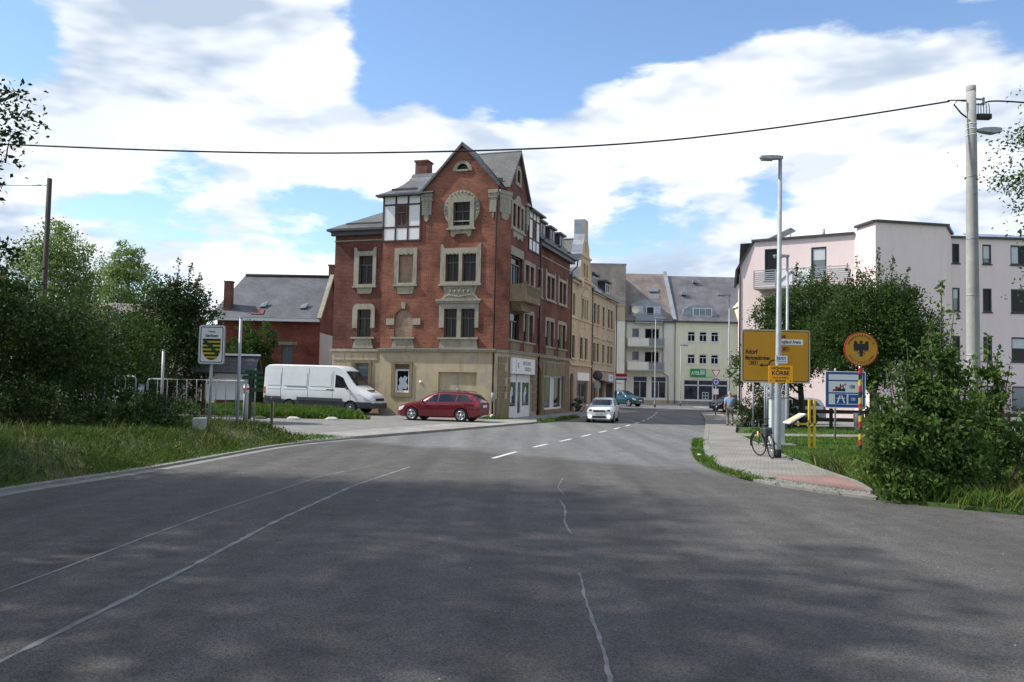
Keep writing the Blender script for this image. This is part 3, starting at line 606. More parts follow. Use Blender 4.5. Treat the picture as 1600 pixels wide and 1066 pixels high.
# ground floor on the street side: pilasters, door, shop fronts
wallpart(fR, H, [(.95, 0), (6.6, 0), (6.6, 3.72), (.95, 3.72)], [rect(1.35, 5.6, .06, 2.56)], K['stucco'], rev=.25)
wallpart(fRW, H, [(6.6, 0), (15.2, 0), (15.2, 3.72), (6.6, 3.72)], [archtop(6.95, 8.2, .06, 3.2, 8), rect(9.0, 13.9, .35, 2.6)], SY, rev=.3)
# closing walls and hidden backs
mb = MB(); mb.box(-10.76, -10.74, .3, 9, 0, 10.75); mb.build('side_wall', K['brick_dark'], H)
mb = MB(); mb.box(-10.75, -.2, 8.98, 9, 0, 11); mb.box(-8.5, -.2, 15.18, 15.2, 0, 11); mb.box(-8.5, -8.48, 9, 15.2, 0, 11); mb.build('back_wall', K['brick_dark'], H)
# string courses and cornices
trim(fL, H, -7.56, -.40, 3.72, 3.86, .12, SD, 'string_course'); trim(fW, H, -10.86, -7.46, 3.72, 3.86, .12, SD, 'string_course'); trim(fC, H, .0, LC, 3.72, 3.86, .10, SD, 'string_course'); trim(fR, H, .95, 6.62, 3.72, 3.86, .12, SD, 'string_course'); trim(fRW, H, 6.62, 15.25, 3.72, 3.86, .12, SD, 'string_course')
trim(fL, H, -7.6, -.38, 3.84, 3.90, .17, SD, 'ledge'); trim(fR, H, .9, 6.64, 3.84, 3.90, .17, SD, 'ledge'); trim(fRW, H, 6.66, 15.28, 3.84, 3.90, .17, SD, 'ledge')
trim(fW, H, -10.8, -7.47, 10.22, 10.28, .05, SD, 'cornice'); trim(fW, H, -10.95, -7.47, 10.55, 10.8, .22, K['gutter'], 'eaves_board')
trim(fRW, H, 6.62, 15.2, 10.2, 10.27, .06, SD, 'cornice'); trim(fRW, H, 6.62, 15.3, 10.75, 11.0, .35, K['gutter'], 'eaves_board')
# windows of the left facade
WF, GL = K['wframe'], K['glass']
for x, spec in ((fW, [(-9.13, -8.22, 7.66, 9.33), (-9.13, -8.26, 4.54, 6.18)]), (fL, [(-3.49, -2.69, 7.66, 9.25), (-2.48, -1.65, 7.66, 9.25), (-3.51, -2.73, 4.51, 6.13), (-2.48, -1.66, 4.51, 6.13)])):
    for a, b, c, d in spec: window(x, H, a, b, c, d, WF, GL, mull=1, split_top=3)
window(fL, H, -3.08, -2.07, 10.80, 12.14, WF, GL, trans=.62, mull=1, split_top=1)
pane(fL, H, -2.95, -2.25, 13.95, 14.35, .15, GL, 'attic_light')
wo1 = window(fL, H, -6.46, -5.56, 1.39, 2.72, K['wwhite'], GL, trans=0, mull=0, fw=.1, dep=.12); trim(fL, H, -6.46, -5.56, 2.72, 2.99, -.03, WF, 'shutter_box', .12)
mb = MB(); rnd = random.Random(3)
blob = [(-6.3, 1.55), (-6.1, 1.5), (-5.95, 1.62), (-5.8, 1.55), (-5.7, 1.8), (-5.82, 2.0), (-5.72, 2.25), (-5.9, 2.35), (-6.02, 2.2), (-6.15, 2.3), (-6.28, 2.1), (-6.2, 1.9), (-6.33, 1.75)]
plate(fL, wo1, blob, K['curtain'], -.105, 'window_picture', .11)
window(fW, H, -9.2, -8.3, 1.2, 3.03, K['wframe_grey'], K['glass_blue'], trans=.6, mull=1)
plate(fL, H, rect(-6.40, -5.49, 7.66, 9.33), K['infill'], -.12, 'brick_infill', .2); plate(fL, H, archtop(-6.60, -5.45, 4.52, 6.16), K['infill'], -.10, 'brick_infill', .2)
# stone surrounds, left facade
def eared(a, b, c, d, t=.28, ear=.24): return [(a, c), (b, c), (b, d+ear), (b-.14, d+ear-.02), (b-.24, d), (a+.24, d), (a+.14, d+ear-.02), (a, d+ear)]
surround(fW, H, eared(-9.45, -8.0, 7.52, 9.6), rect(-9.13, -8.22, 7.66, 9.33), SD)
def shoulder(a, b, c, d): return [(a, c), (a+.22, c), (b-.22, c), (b, c), (b, d-.25), (b-.12, d-.05), (b-.3, d), (a+.3, d), (a+.12, d-.05), (a, d-.25)]
def archsur(x, a, b, c, d, ha, hb_, hc, hd):  # frame that ends half-way down
    mb = MB(); mb.prism([(a, c), (ha, c), (ha, hd), (hb_, hd), (hb_, c), (b, c), (b, d-.25), (b-.12, d-.05), (b-.3, d), (a+.3, d), (a+.12, d-.05), (a, d-.25)], x, -.06, 0); return mb.build('surround', SD, H)
archsur(fW, -9.46, -8.0, 5.08, 6.5, -9.13, -8.26, 5.08, 6.18)
surround(fL, H, [(-6.67, 7.52), (-5.26, 7.52), (-5.26, 9.65), (-6.67, 9.65)], rect(-6.40, -5.49, 7.66, 9.33), SD)
mb = MB(); mb.prism(eared(-3.8, -1.37, 7.5, 9.55), fL, -.07, 0, (rect(-3.49, -2.69, 7.66, 9.25), rect(-2.48, -1.65, 7.66, 9.25))); mb.build('surround', SD, H)
mb = MB(); mb.prism([(-3.81, 5.07), (-3.51, 5.07), (-3.51, 6.13), (-1.66, 6.13), (-1.66, 5.07), (-1.44, 5.07), (-1.44, 6.44), (-3.81, 6.44)], fL, -.07, 0); mb.build('surround', SD, H)
mb = MB(); mb.box(-2.73, -2.48, -.07, .1, 4.51, 6.13); mb.build('mullion', SD, H)
mb = MB(); mb.prism(arc(-2.6, 11.75, 1.08, -42, 222, 28), fL, -.05, 0, (rect(-3.10, -2.05, 11.1, 12.16),)); mb.build('round_surround', K['sand'], H)
surround(fL, H, [(-3.36, 10.62), (-1.82, 10.62), (-1.82, 12.42), (-3.36, 12.42)], rect(-3.08, -2.07, 10.80, 12.14), SD, .11)
rad = MB()
for i in range(17):
    q = R(-15+210*i/16); c0, s0 = math.cos(q), math.sin(q)
    rad.tube([(-2.6+c0*.93, -.05, 11.75+s0*.93), (-2.6+c0*1.02, -.075, 11.75+s0*1.02)], [.035, .05], 6)
rad.build('carved_ornament', SD, H)
mb = MB(); mb.prism(arc(-2.6, 13.92, .58, 0, 180, 14), fL, -.05, 0, ([(-2.95, 13.98), (-2.25, 13.98)]+arc(-2.6, 13.98, .35, 15, 165, 8),)); mb.build('surround', SD, H)
for a, b, z, pr in ((-9.5, -7.95, 7.45, .14), (-9.5, -7.98, 4.46, .14)): trim(fW, H, a, b, z, z+.09, pr, SD)
for a, b, z, pr in ((-6.72, -5.2, 7.45, .14), (-3.88, -1.3, 7.42, .15), (-6.78, -5.28, 4.44, .15), (-3.84, -1.42, 4.42, .16), (-3.45, -1.72, 10.57, .16), (-2.95, -2.25, 13.9, .08)): trim(fL, H, a, b, z, z+.1, pr, SD)
for p in ([(-9.25, 7.45), (-9.15, 7.1), (-8.3, 7.1), (-8.2, 7.45)], [(-9.25, 4.46), (-9.4, 3.9), (-8.05, 3.9), (-8.2, 4.46)]): plate(fW, H, p, SD, .05, 'apron')
for p in ([(-6.5, 7.45), (-6.4, 7.02), (-5.5, 7.02), (-5.4, 7.45)], [(-6.6, 4.44), (-6.72, 3.92), (-5.3, 3.92), (-5.42, 4.44)], [(-3.6, 7.42), (-3.5, 6.95), (-3.75, 6.66), (-1.45, 6.66), (-1.7, 6.95), (-1.55, 7.42)], [(-3.7, 4.42), (-3.78, 3.91), (-1.46, 3.91), (-1.54, 4.42)],
          [(-3.25, 10.57), (-3.2, 10.25), (-3.05, 10.15), (-2.9, 10.35), (-2.3, 10.35), (-2.15, 10.15), (-2.0, 10.25), (-1.95, 10.57)]): plate(fL, H, p, SD, .06, 'apron')
orn = MB()
for i in range(5): orn.tube([(-3.15+i*.27, -.06, 6.98), (-3.12+i*.27, -.1, 7.1), (-3.15+i*.27, -.06, 7.22)], [.02, .06, .03], 6)
orn.tube([(-3.5, -.07, 6.8), (-3.2, -.09, 6.9), (-2.6, -.09, 6.8), (-2.0, -.09, 6.9), (-1.7, -.07, 6.8)], .03, 6); orn.tube([(-3.45, -.07, 7.33), (-2.9, -.09, 7.3), (-2.6, -.09, 7.34), (-2.3, -.09, 7.3), (-1.75, -.07, 7.33)], .03, 6); orn.build('carved_ornament', SD, H)
trim(fL, H, -3.92, -1.34, 6.44, 6.56, .14, SD, 'hood_mould'); trim(fL, H, -3.98, -1.28, 6.56, 6.66, .2, SD, 'hood_mould')
for a, b in ((-7.1, -6.6), (-5.45, -4.96)): plate(fL, H, rect(a, b, 5.24, 5.6), SD, .05, 'stone_block')
plate(fL, H, [(-6.11, 6.17), (-5.93, 6.17), (-5.88, 6.52), (-6.16, 6.52)], SD, .07, 'keystone')
for i in range(3):                                              # scalloped valance under each lintel
    for a, w_ in ((-3.49, .8), (-2.48, .83), (-6.4, .91)):
        mb = MB(); mb.prism(arc(a+w_*(i+.5)/3, 9.26 if w_ < .9 else 9.34, w_/6.2, 180, 360, 6, .07), fL, -.06, .06); mb.build('scallop', SD, H)
# ground floor frames, joints
surround(fL, H, rect(-6.68, -5.38, 1.14, 3.14), rect(-6.46, -5.56, 1.39, 2.99), SY, .06); surround(fW, H, rect(-9.42, -8.12, 1.0, 3.2), rect(-9.2, -8.3, 1.2, 3.03), SY, .06)
for a, b, c, d in ((-10.7, -9.9, 3.22, 3.62), (-9.85, -8.7, 3.22, 3.62), (-8.65, -7.75, 3.22, 3.62)): plate(fW, H, rect(a, b, c, d), K['stucco'], .04, 'stone_block')
# street facade windows
for a, b, c, d in ((3.75, 4.55, 7.62, 9.1), (4.75, 5.5, 7.62, 9.1), (3.75, 4.55, 4.5, 6.15), (4.72, 5.5, 4.5, 6.15)): window(fR, H, a, b, c, d, WF, GL, mull=1)
window(fR, H, 1.15, 2.9, 4.5, 6.05, K['wdark'], GL, mull=2, trans=.7); window(fR, H, 1.15, 3.2, 7.55, 9.3, K['wframe_grey'], GL, mull=3, trans=.75, dep=.21)
window(fR, H, 1.2, 1.75, 10.95, 12.25, K['wframe_grey'], GL, mull=0); plate(fR, H, rect(1.95, 2.5, 10.95, 12.25), K['timber'], -.1, 'shutter', .18); window(fR, H, 2.7, 3.15, 10.95, 12.25, K['wframe_grey'], GL, mull=0); pane(fR, H, 1.85, 2.45, 13.55, 14.35, .18, GL, 'attic_light')
for a, b, c, d in [(6.9, 7.8, 7.65, 9.25), (6.9, 7.75, 4.5, 6.2)]+[(a, a+.85, c, d) for a in (9.1, 10.1, 12.2, 13.2) for c, d in ((7.66, 9.15), (4.52, 6.2))]: window(fRW, H, a, b, c, d, WF, GL, mull=1)
def twin(x, a, b, c, d, holes, ear=.2):
    mb = MB(); mb.prism(eared(a, b, c, d, ear=ear), x, -.06, 0, tuple(holes)); mb.build('surround', SD, H); trim(x, H, a-.06, b+.06, c-.1, c, .14, SD)
twin(fR, 3.5, 5.78, 7.52, 9.35, [rect(3.75, 4.55, 7.62, 9.1), rect(4.75, 5.5, 7.62, 9.1)], .0); twin(fRW, 8.82, 11.2, 7.56, 9.35, [rect(9.1, 9.95, 7.66, 9.15), rect(10.1, 10.95, 7.66, 9.15)]); twin(fRW, 11.9, 14.35, 7.56, 9.35, [rect(12.2, 13.05, 7.66, 9.15), rect(13.2, 14.05, 7.66, 9.15)])
twin(fRW, 6.75, 8.0, 7.56, 9.4, [rect(6.9, 7.8, 7.65, 9.25)], .05)
for x, a, b, h0, h1, m0 in ((fR, 3.52, 5.72, 3.75, 5.5, 4.62), (fRW, 8.85, 11.15, 9.1, 10.95, 10.02), (fRW, 11.95, 14.3, 12.2, 14.05, 13.12)):
    mb = MB(); mb.prism([(a, 5.1), (h0, 5.1), (h0, 6.18), (h1, 6.18), (h1, 5.1), (b, 5.1), (b, 6.2), (b-.15, 6.42), (a+.15, 6.42), (a, 6.2)], x, -.06, 0); mb.build('surround', SD, H)
    mb = MB(); mb.box(m0-.08, m0+.08, -.05, .1, 4.5, 6.18, x); mb.build('mullion', SD, H); trim(x, H, a-.05, b+.05, 4.4, 4.5, .14, SD); plate(x, H, [(a+.1, 4.4), (a+.25, 3.93), (b-.25, 3.93), (b-.1, 4.4)], SY, .05, 'apron')
trim(fR, H, 1.0, 3.05, 4.4, 4.5, .14, SD); plate(fR, H, [(1.15, 4.4), (1.25, 3.93), (2.8, 3.93), (2.95, 4.4)], SY, .05, 'apron')
mb = MB(); mb.prism([(.98, 10.8), (3.35, 10.8), (3.35, 12.4), (2.75, 12.45), (2.5, 12.75), (2.17, 12.85), (1.85, 12.75), (1.6, 12.45), (.98, 12.4)], fR, -.06, 0, (rect(1.2, 1.75, 10.95, 12.25), rect(1.95, 2.5, 10.95, 12.25), rect(2.7, 3.15, 10.95, 12.25))); mb.build('surround', SD, H)
trim(fR, H, .98, 3.45, 10.7, 10.8, .14, SD); plate(fR, H, [(1.2, 10.7), (1.4, 10.3), (1.9, 10.45), (2.2, 10.25), (2.5, 10.45), (2.95, 10.3), (3.2, 10.7)], SD, .06, 'apron')
mb = MB(); mb.prism(archtop(1.65, 2.65, 13.4, 14.6, 8), fR, -.05, 0, (archtop(1.85, 2.45, 13.6, 14.35, 8),)); mb.build('surround', SD, H)
trim(fR, H, 1.0, 3.35, 9.3, 9.78, .06, SD, 'lintel')
# balcony
B = MB(); B.box(.98, 3.9, -.95, 0, 6.62, 6.8, fR); B.prism([(1.2, 6.62), (1.6, 6.15), (3.2, 6.15), (3.6, 6.62)], fR, -.55, 0); bal = B.build('balcony', SY, H)
mb = MB(); mb.box(.98, 1.1, -.95, -.02, 6.8, 7.62, fR); mb.box(1.1, 1.22, -.95, -.83, 6.8, 7.75, fR); mb.box(3.78, 3.9, -.95, -.83, 6.8, 7.75, fR); mb.box(1.22, 3.78, -.93, -.85, 7.52, 7.62, fR); mb.box(1.22, 3.78, -.93, -.86, 6.8, 7.0, fR); mb.box(3.8, 3.9, -.83, -.02, 6.8, 7.62, fR); mb.build('parapet', SY, bal)
base = None
for i in range(12):
    mb = MB(); x0 = 1.3+i*.205; mb.box(x0, x0+.1, -.91, -.87, 7.0, 7.52, fR); mb.build('baluster', SY, bal)
# timber-framed boxes with infill panels
def timberbox(x, a, b, c, d, cols, wi):
    mb = MB(); mb.box(a, b, -.02, .02, c, d, x); back = mb.build('timber_box', K['timber'], H)
    xs = [a+(b-a)*i/cols for i in range(cols+1)]; zs = [c, c+(d-c)*.30, c+(d-c)*.80, d]
    for i in range(cols):
        for j in range(3):
            if i == wi and j == 1:
                window(x, back, xs[i]+.07, xs[i+1]-.07, zs[1]+.05, zs[2]-.05, K['wframe'], GL, dep=-.0, trans=.66, mull=1); continue
            mb = MB(); mb.box(xs[i]+.055, xs[i+1]-.055, -.045, -.015, zs[j]+.05, zs[j+1]-.05, x); mb.build('infill_panel', K['panelwhite'], back)
    g = MB()
    for q in xs: g.box(q-.05, q+.05, -.07, .0, c, d, x)
    g.build('timber_post', K['timber'], back); g = MB()
    for q in zs: g.box(a, b, -.062, .0, q-.05, q+.05, x)
    g.build('timber_rail', K['timber'], back); return back
timberbox(fL, -7.44, -5.1, 10.08, 12.7, 3, 1); timberbox(fR, 4.32, 6.5, 10.08, 12.5, 3, 1)
mb = MB(); mb.box(-7.44, -7.42, -.02, 4, 10.7, 12.7); mb.build('wall', K['timber'], H)
# kneeler blocks where the gables meet the eaves
def kneeler(x, a, b):
    mb = MB(); mb.box(a, b, -.16, .0, 12.55, 12.75, x); mb.box(a+.03, b-.03, -.12, 0, 12.3, 12.55, x); mb.box(a+.08, b-.08, -.09, .0, 11.5, 12.3, x); mb.prism([(a+.2, 11.5), (a+.26, 11.2), ((a+b)/2, 11.1), (b-.26, 11.2), (b-.2, 11.5)], x, -.07, 0); mb.build('kneeler', SD, H)
kneeler(fL, -5.1, -4.36); kneeler(fL, -1.0, -.44); kneeler(fC, .02, LC-.02); kneeler(fR, 3.6, 4.25)
# roofs
SL, SW_ = K['slate'], K['slate_warm']
def bargeboard(pts): slab(H, pts, K['gutter'], 'verge', .12)
slab(H, [(-2.6, -.18, 15.55), (-2.6, 5.4, 15.55), (-5.32, 5.4, 12.68), (-5.32, -.18, 12.68)], SL); slab(H, [(-2.6, -.18, 15.55), (-2.6, 2.1, 15.55), (-.1, 0, 12.82), (-.28, -.18, 13.02)], SL)
slab(H, [(.18, 2.15, 15.5), (-2.6, 2.15, 15.5), (-.06, .09, 12.9), (.18, .09, 12.9)], SW_); slab(H, [(.18, 2.15, 15.5), (-2.6, 2.15, 15.5), (-2.6, 4.55, 12.62), (.18, 4.55, 12.62)], SW_)
def curved_roof(f, u0, u1, hip0, hip1, z0, z1, run, m, n=7):
    """concave slope: eave on d=-.3, ridge inwards; hip at either end"""
    mb = MB(); rows = []
    for k in range(n+1):
        t = k/n; ins = run*(1-(1-t)**1.7); z = z0+(z1-z0)*t
        rows.append((u0+(hip0*(1-(1-t)**1.7)), u1-(hip1*(1-(1-t)**1.7)), -.32+ins, z))
    for k in range(n):
        a, b = rows[k], rows[k+1]
        mb.add([f(a[0], a[2], a[3]), f(a[1], a[2], a[3]), f(b[1], b[2], b[3]), f(b[0], b[2], b[3])], [(0, 1, 2, 3)])
        mb.add([f(a[0], a[2], a[3]), f(b[0], b[2], b[3]), f(b[0], 5, b[3]), f(a[0], 5, a[3])], [(0, 1, 2, 3)])
        mb.add([f(a[1], a[2], a[3]), f(b[1], b[2], b[3]), f(b[1], 5, b[3]), f(a[1], 5, a[3])], [(0, 1, 2, 3)])
    r = rows[-1]; mb.add([f(r[0], r[2], r[3]), f(r[1], r[2], r[3]), f(r[1], 5, r[3]), f(r[0], 5, r[3])], [(0, 1, 2, 3)]); return mb.build('roof', m, H)
curved_roof(fL, -7.85, -4.3, 1.5, 0, 12.74, 14.3, 1.7, SL); trim(fL, H, -7.85, -4.98, 12.66, 12.76, .36, K['gutter'], 'gutter', .1)
mb = MB(); mb.box(-6.9, -5.3, -.2, -.1, 12.98, 13.1, fL); mb.build('snow_guard', K['gutter'], H)
curved_roof(fR, 3.6, 6.95, 0, 1.0, 12.5, 13.6, 1.6, K['slate_dark']); trim(fR, H, 4.1, 6.95, 12.44, 12.54, .36, K['gutter'], 'gutter', .1)
slab(H, [(-11.1, -.05, 10.95), (-7.4, -.05, 10.95), (-7.4, 3.8, 13.15)], SW_); slab(H, [(-11.1, -.05, 10.95), (-7.4, 3.8, 13.15), (-7.4, 7, 13.15), (-11.1, 9.1, 10.95)], SW_); slab(H, [(-7.4, 7, 13.15), (-11.1, 9.1, 10.95), (-7.0, 9.1, 10.95)], SW_)
trim(fW, H, -11.15, -7.47, 10.80, 10.94, .40, K['gutter'], 'gutter', .1); mb = MB(); mb.box(-10.0, -7.7, -.12, -.06, 11.2, 11.3, fW); mb.build('snow_guard', K['gutter'], H)
SDK = K['slate_dark']
slab(H, [(.25, 6.9, 11.02), (.25, 15.4, 11.02), (-1.1, 15.4, 12.5), (-1.1, 6.9, 12.5)], SDK); slab(H, [(-1.1, 6.6, 12.5), (-1.1, 15.4, 12.5), (-5, 15.4, 13.4), (-5, 6.6, 13.4)], SDK); slab(H, [(-5, 4.0, 13.4), (-5, 15.4, 13.4), (-9, 15.4, 11), (-9, 9, 11)], SDK); slab(H, [(-5, 4.0, 13.4), (-1.1, 4.5, 13.3), (-1.1, 9.2, 12.6), (-5, 9.2, 13.3)], SDK); slab(H, [(-7.3, 3, 13.3), (-3, 3, 13.5), (-3, 9.2, 13.3), (-7.3, 9.2, 13.1)], SDK)
for y0 in (7.6, 9.9, 12.4):
    mb = MB(); mb.box(-1.4, -.25, y0, y0+1.25, 11.3, 12.45); dm = mb.build('dormer', SDK, H)
    mb = MB(); mb.box(-1.6, -.1, y0-.15, y0+1.4, 12.45, 12.58); mb.build('dormer_roof', K['gutter'], dm); pane(fac(-.24, 0, 0, 1), dm, y0+.2, y0+1.05, 11.75, 12.35, 0., GL)
    mb = MB(); mb.box(-.24, -.21, y0+.58, y0+.66, 11.75, 12.35); mb.build('window_bar', K['wframe_grey'], dm)
trim(fRW, H, 6.75, 15.5, 11.0, 11.14, .5, K['gutter'], 'gutter', -.3)
for y0 in (14.0, 11.5): 
    mb = MB(); mb.box(-.3, .1, y0, y0+1.0, 11.25, 11.45); mb.build('snow_guard', K['gutter'], H)
mb = MB(); mb.box(-7.05, -6.25, 3.2, 4.0, 12.8, 15.55); mb.box(-7.11, -6.19, 3.14, 4.06, 15.55, 15.66); mb.build('chimney', K['chimney'], H)
mb = MB(); mb.box(-2.0, -1.6, .85, .95, 14.15, 14.3); mb.build('roof_vent', K['lead'], H); mb = MB(); mb.box(-1.1, -.35, .35, .42, 13.25, 13.5); mb.build('snow_guard', K['gutter'], H)
# rainwater pipes
pipe(H, [(-.3, -.25, 12.5), (-.42, -.12, 12.2), (-.5, -.08, 11.7), (-.5, -.08, .3)], .055); pipe(H, [(.08, 6.75, 11.0), (.1, 6.7, 10.6), (.1, 6.68, .1)], .06); pipe(H, [(.4, 15.3, 11.1), (.3, 15.4, 10.6), (-.05, 15.28, 10.2), (-.05, 15.25, 3.9)], .05)
mb = MB(); mb.tube([(-.5, -.08, 1.5), (-.5, -.08, 1.0)], .07, 8); mb.build('pipe_sleeve', K['zinc'], H); mb = MB(); mb.tube([(-.5, -.08, .3), (-.6, -.3, .08)], .06, 8); mb.build('pipe_shoe', K['white'], H)
# quoin blocks on the street-side piers
blk = MB(); blk.box(0, .5, -.05, .0, 0, .34, fR); blk2 = MB(); blk2.box(0, .42, -.05, .0, 0, .34, fR)
me1 = blk.mesh('block'); me1.materials.append(SY); me2 = blk2.mesh('block'); me2.materials.append(SY)
for k in range(8):
    for y0, dx, me in ((5.68, 0, me1), (6.18, 0, me2 if k % 2 else me1), (8.35, -.18, me1), (14.2, -.18, me1 if k % 2 else me2), (14.72, -.18, me2)):
        o = link('quoin_block', me, None, H); o.location = (dx, y0, .35+k*.40+(.02 if k % 2 else 0))
for k in range(7):
    o = link('quoin_block', me1, None, H); o.location = (.0, .97, .75+k*.40); o.scale = (1, .7, 1)
for k in range(8):
    mb = MB(); mb.box(.25, .95 if k % 2 else .8, -.04, 0, .35+k*.4, .69+k*.4, fC); mb.build('quoin_block', SY, H)
mb = MB(); mb.box(.1, LC, -.12, 0, .02, 1.15, fC); mb.build('plinth_block', SY, H)
# shop front one with its white sign board
f1 = fac(-.16, 0, 0, 1)
sf = MB()
for a, b, c, d in ((1.35, 5.6, .06, .16), (1.35, 1.5, .16, 2.56), (5.45, 5.6, .16, 2.56), (2.85, 3.0, .16, 2.56), (3.85, 4.0, .16, 2.56), (1.5, 5.45, 2.1, 2.56), (1.5, 2.85, .16, .72), (4.0, 5.45, .16, .72), (3.0, 3.12, .16, 2.1), (3.73, 3.85, .16, 2.1), (3.12, 3.73, .16, .3)): sf.box(a, b, -.05, .06, c, d, f1)
so = sf.build('shop_front', K['wwhite'], H)
for a, b, c, d in ((1.5, 2.85, .72, 2.1), (4.0, 5.45, .72, 2.1), (3.12, 3.73, .3, 2.1)): pane(f1, so, a, b, c, d, .0, K['glass_shop'])
for a in (1.9, 4.5):
    plate(f1, so, [(a, .95), (a+.25, .9), (a+.3, 1.3), (a+.5, 1.45), (a+.42, 1.8), (a+.2, 1.85), (a+.1, 1.6), (a-.05, 1.4)], K['curtain'], .008, 'window_picture', 0)
mb = MB(); mb.box(3.2, 3.24, -.08, -.05, .9, 1.5, f1); mb.build('door_handle', K['chrome'], so)
mb = MB(); mb.box(1.2, 5.55, -.2, -.06, 2.58, 3.48, fR); sb = mb.build('shop_sign', K['white'], H); sx = fac(.2, 0, 0, 1)
lettering('shop1', sx, sb, K['grey'], 1., 1, 3.9, 3.2); lettering('shop2', sx, sb, K['grey'], 1., 1, 4.1, 2.86)
for i in range(5): plate(sx, sb, rect(1.8, 1.92, 2.72+i*.15, 2.78+i*.15), K['grey'], .006, 'print_mark', .0)
lettering('shopk', sx, sb, K['grey'], 1, 1, 2.3, 3.05)
# shop front two
f2 = fac(-.4, 0, 0, 1); sf = MB()
for a, b, c, d in ((9.0, 13.9, .35, .47), (9.0, 9.12, .47, 2.6), (13.78, 13.9, .47, 2.6), (11.05, 11.2, .47, 2.6), (11.75, 11.9, .47, 2.6), (9.12, 13.78, 2.5, 2.6)): sf.box(a, b, -.05, .06, c, d, f2)
so = sf.build('shop_front', K['wwhite'], H)
for a, b in ((9.12, 11.05), (11.9, 13.78)): pane(f2, so, a, b, .47, 2.5, 0, K['glass_shop'])
pane(f2, so, 11.2, 11.75, .47, 2.5, 0, K['curtain'], 'door_panel')
for a in (9.3, 10.83, 12.36):
    plate(fRW, H, rect(a, a+1.5, 2.66, 3.46), K['sandy'], .1, 'blank_board')
plate(fRW, H, rect(9.22, 13.96, 2.6, 3.52), K['plinth'], .07, 'board_frame')
plate(fRW, H, archtop(6.95, 8.2, .06, 3.2, 8), K['wood'], -.26, 'door', .3)
for a in (9.1, 11.6): plate(fRW, H, rect(a, a+2.1, .07, .33), SY, .06, 'plinth_block')
# ------------------------------------------------------------ beige house with the scrolled gable
def simple_windows(x, parent, specs, fm, gm, trimm=None, mull=1, trans=.68, dep=.12, tw=.12, pr=.05):
    for a, b, c, d in specs:
        window(x, parent, a, b, c, d, fm, gm, dep=dep, mull=mull, trans=trans, fw=.05)
        if trimm:
            surround(x, parent, rect(a-tw, b+tw, c-.02, d+tw), rect(a, b, c, d), trimm, pr); trim(x, parent, a-tw-.05, b+tw+.05, c-.13, c-.02, .12, trimm)
x0, y0 = wpt(0, 15.25)
BH = empty('beige_gabled_house', (x0, y0, 0), -A0, 'narrow beige plastered house with a tall scrolled gable, joined to the brick house', 'house')
f = fac(-.12, 0, 0, 1); BG, BT = K['beige'], K['beige_trim']
WS = [(.5, 1.4, 4.0, 5.65), (3.0, 3.95, 4.0, 5.65), (4.6, 5.5, 4.0, 5.65)]; W3 = [(3.4, 4.0, 7.12, 8.65), (4.2, 4.75, 7.12, 8.65), (4.95, 5.5, 7.12, 8.65)]; WG = [(3.75, 4.3, 10.35, 11.4), (4.7, 5.25, 10.35, 11.4)]
ah = archtop(.45, 1.3, 7.12, 8.8, 8)
wallpart(f, BH, [(0, 3.55), (6.9, 3.55), (6.9, 9.95), (2.4, 9.95), (2.4, 9.7), (0, 9.7)], [rect(*w_) for w_ in WS+W3]+[ah], BG)
wallpart(f, BH, [(0, 0), (6.9, 0), (6.9, 3.45), (0, 3.45)], [archtop(.2, 1.35, .1, 2.9, 8), rect(2.3, 5.9, .5, 2.3)], K['pinkish'])
simple_windows(f, BH, WS+W3, K['wframe'], GL, BT)
window(f, BH, .45, 1.3, 7.12, 8.45, K['wframe'], GL, trans=.8); surround(f, BH, archtop(.3, 1.45, 7.0, 8.97, 10), ah, BT); pane(f, BH, .45, 1.3, 8.3, 8.85, .16, GL, 'fanlight')
trim(f, BH, -.0, 6.92, 3.45, 3.58, .12, BT, 'string_course'); trim(f, BH, 0, 6.92, 6.9, 7.0, .1, BT, 'string_course'); trim(f, BH, 2.3, 6.95, 9.95, 10.1, .16, BT, 'cornice'); trim(f, BH, -.0, 2.4, 9.55, 9.72, .2, BT, 'cornice')
for a in (.4, .9, 3.1, 3.7, 4.3, 4.9): plate(f, BH, rect(a, a+.42, 6.35, 6.8), BT, .04, 'panel')
plate(f, BH, [(3.2, 8.8), (5.7, 8.8), (4.45, 9.5)], BT, .08, 'pediment'); mb = MB(); mb.lathe([(.12, 9.4), (.2, 9.5), (.06, 9.65), (.01, 9.85)], 8, lambda a, b, c: (.12+a*.5, 4.45+b, c)); mb.build('finial', BT, BH)
gab = [(2.5, 10.1), (6.85, 10.1), (6.75, 10.9), (6.2, 11.5), (6.25, 12.0), (5.85, 12.2), (5.75, 12.8), (5.35, 13.2), (5.25, 13.7), (5.25, 14.85), (4.05, 14.85), (4.05, 13.7), (3.9, 13.2), (3.5, 12.8), (3.4, 12.2), (3.0, 12.0), (3.05, 11.5), (2.6, 10.9)]
mb = MB(); mb.prism(gab, f, 0, .8, [rect(*w_) for w_ in WG]+[rect(4.45, 4.75, 12.3, 13.15)], back=True); go = mb.build('gable', BG, BH)
cap = MB()
for a, b in zip(gab[9:], gab[10:]+gab[:1]):
    if a[1] < 10.2 and b[1] < 10.2: continue
    cap.add([f(a[0]-.012, -.03, a[1]+.012), f(b[0]-.012, -.03, b[1]+.012), f(b[0]-.012, .83, b[1]+.012), f(a[0]-.012, .83, a[1]+.012)], [(0, 1, 2, 3)])
cap.build('lead_capping', K['lead'], BH)
simple_windows(f, BH, WG, K['wframe'], GL, BT); pane(f, BH, 4.4, 4.8, 12.3, 13.2, .2, GL, 'slot_window'); trim(f, BH, 3.0, 6.3, 11.9, 12.05, .1, BT, 'cornice')
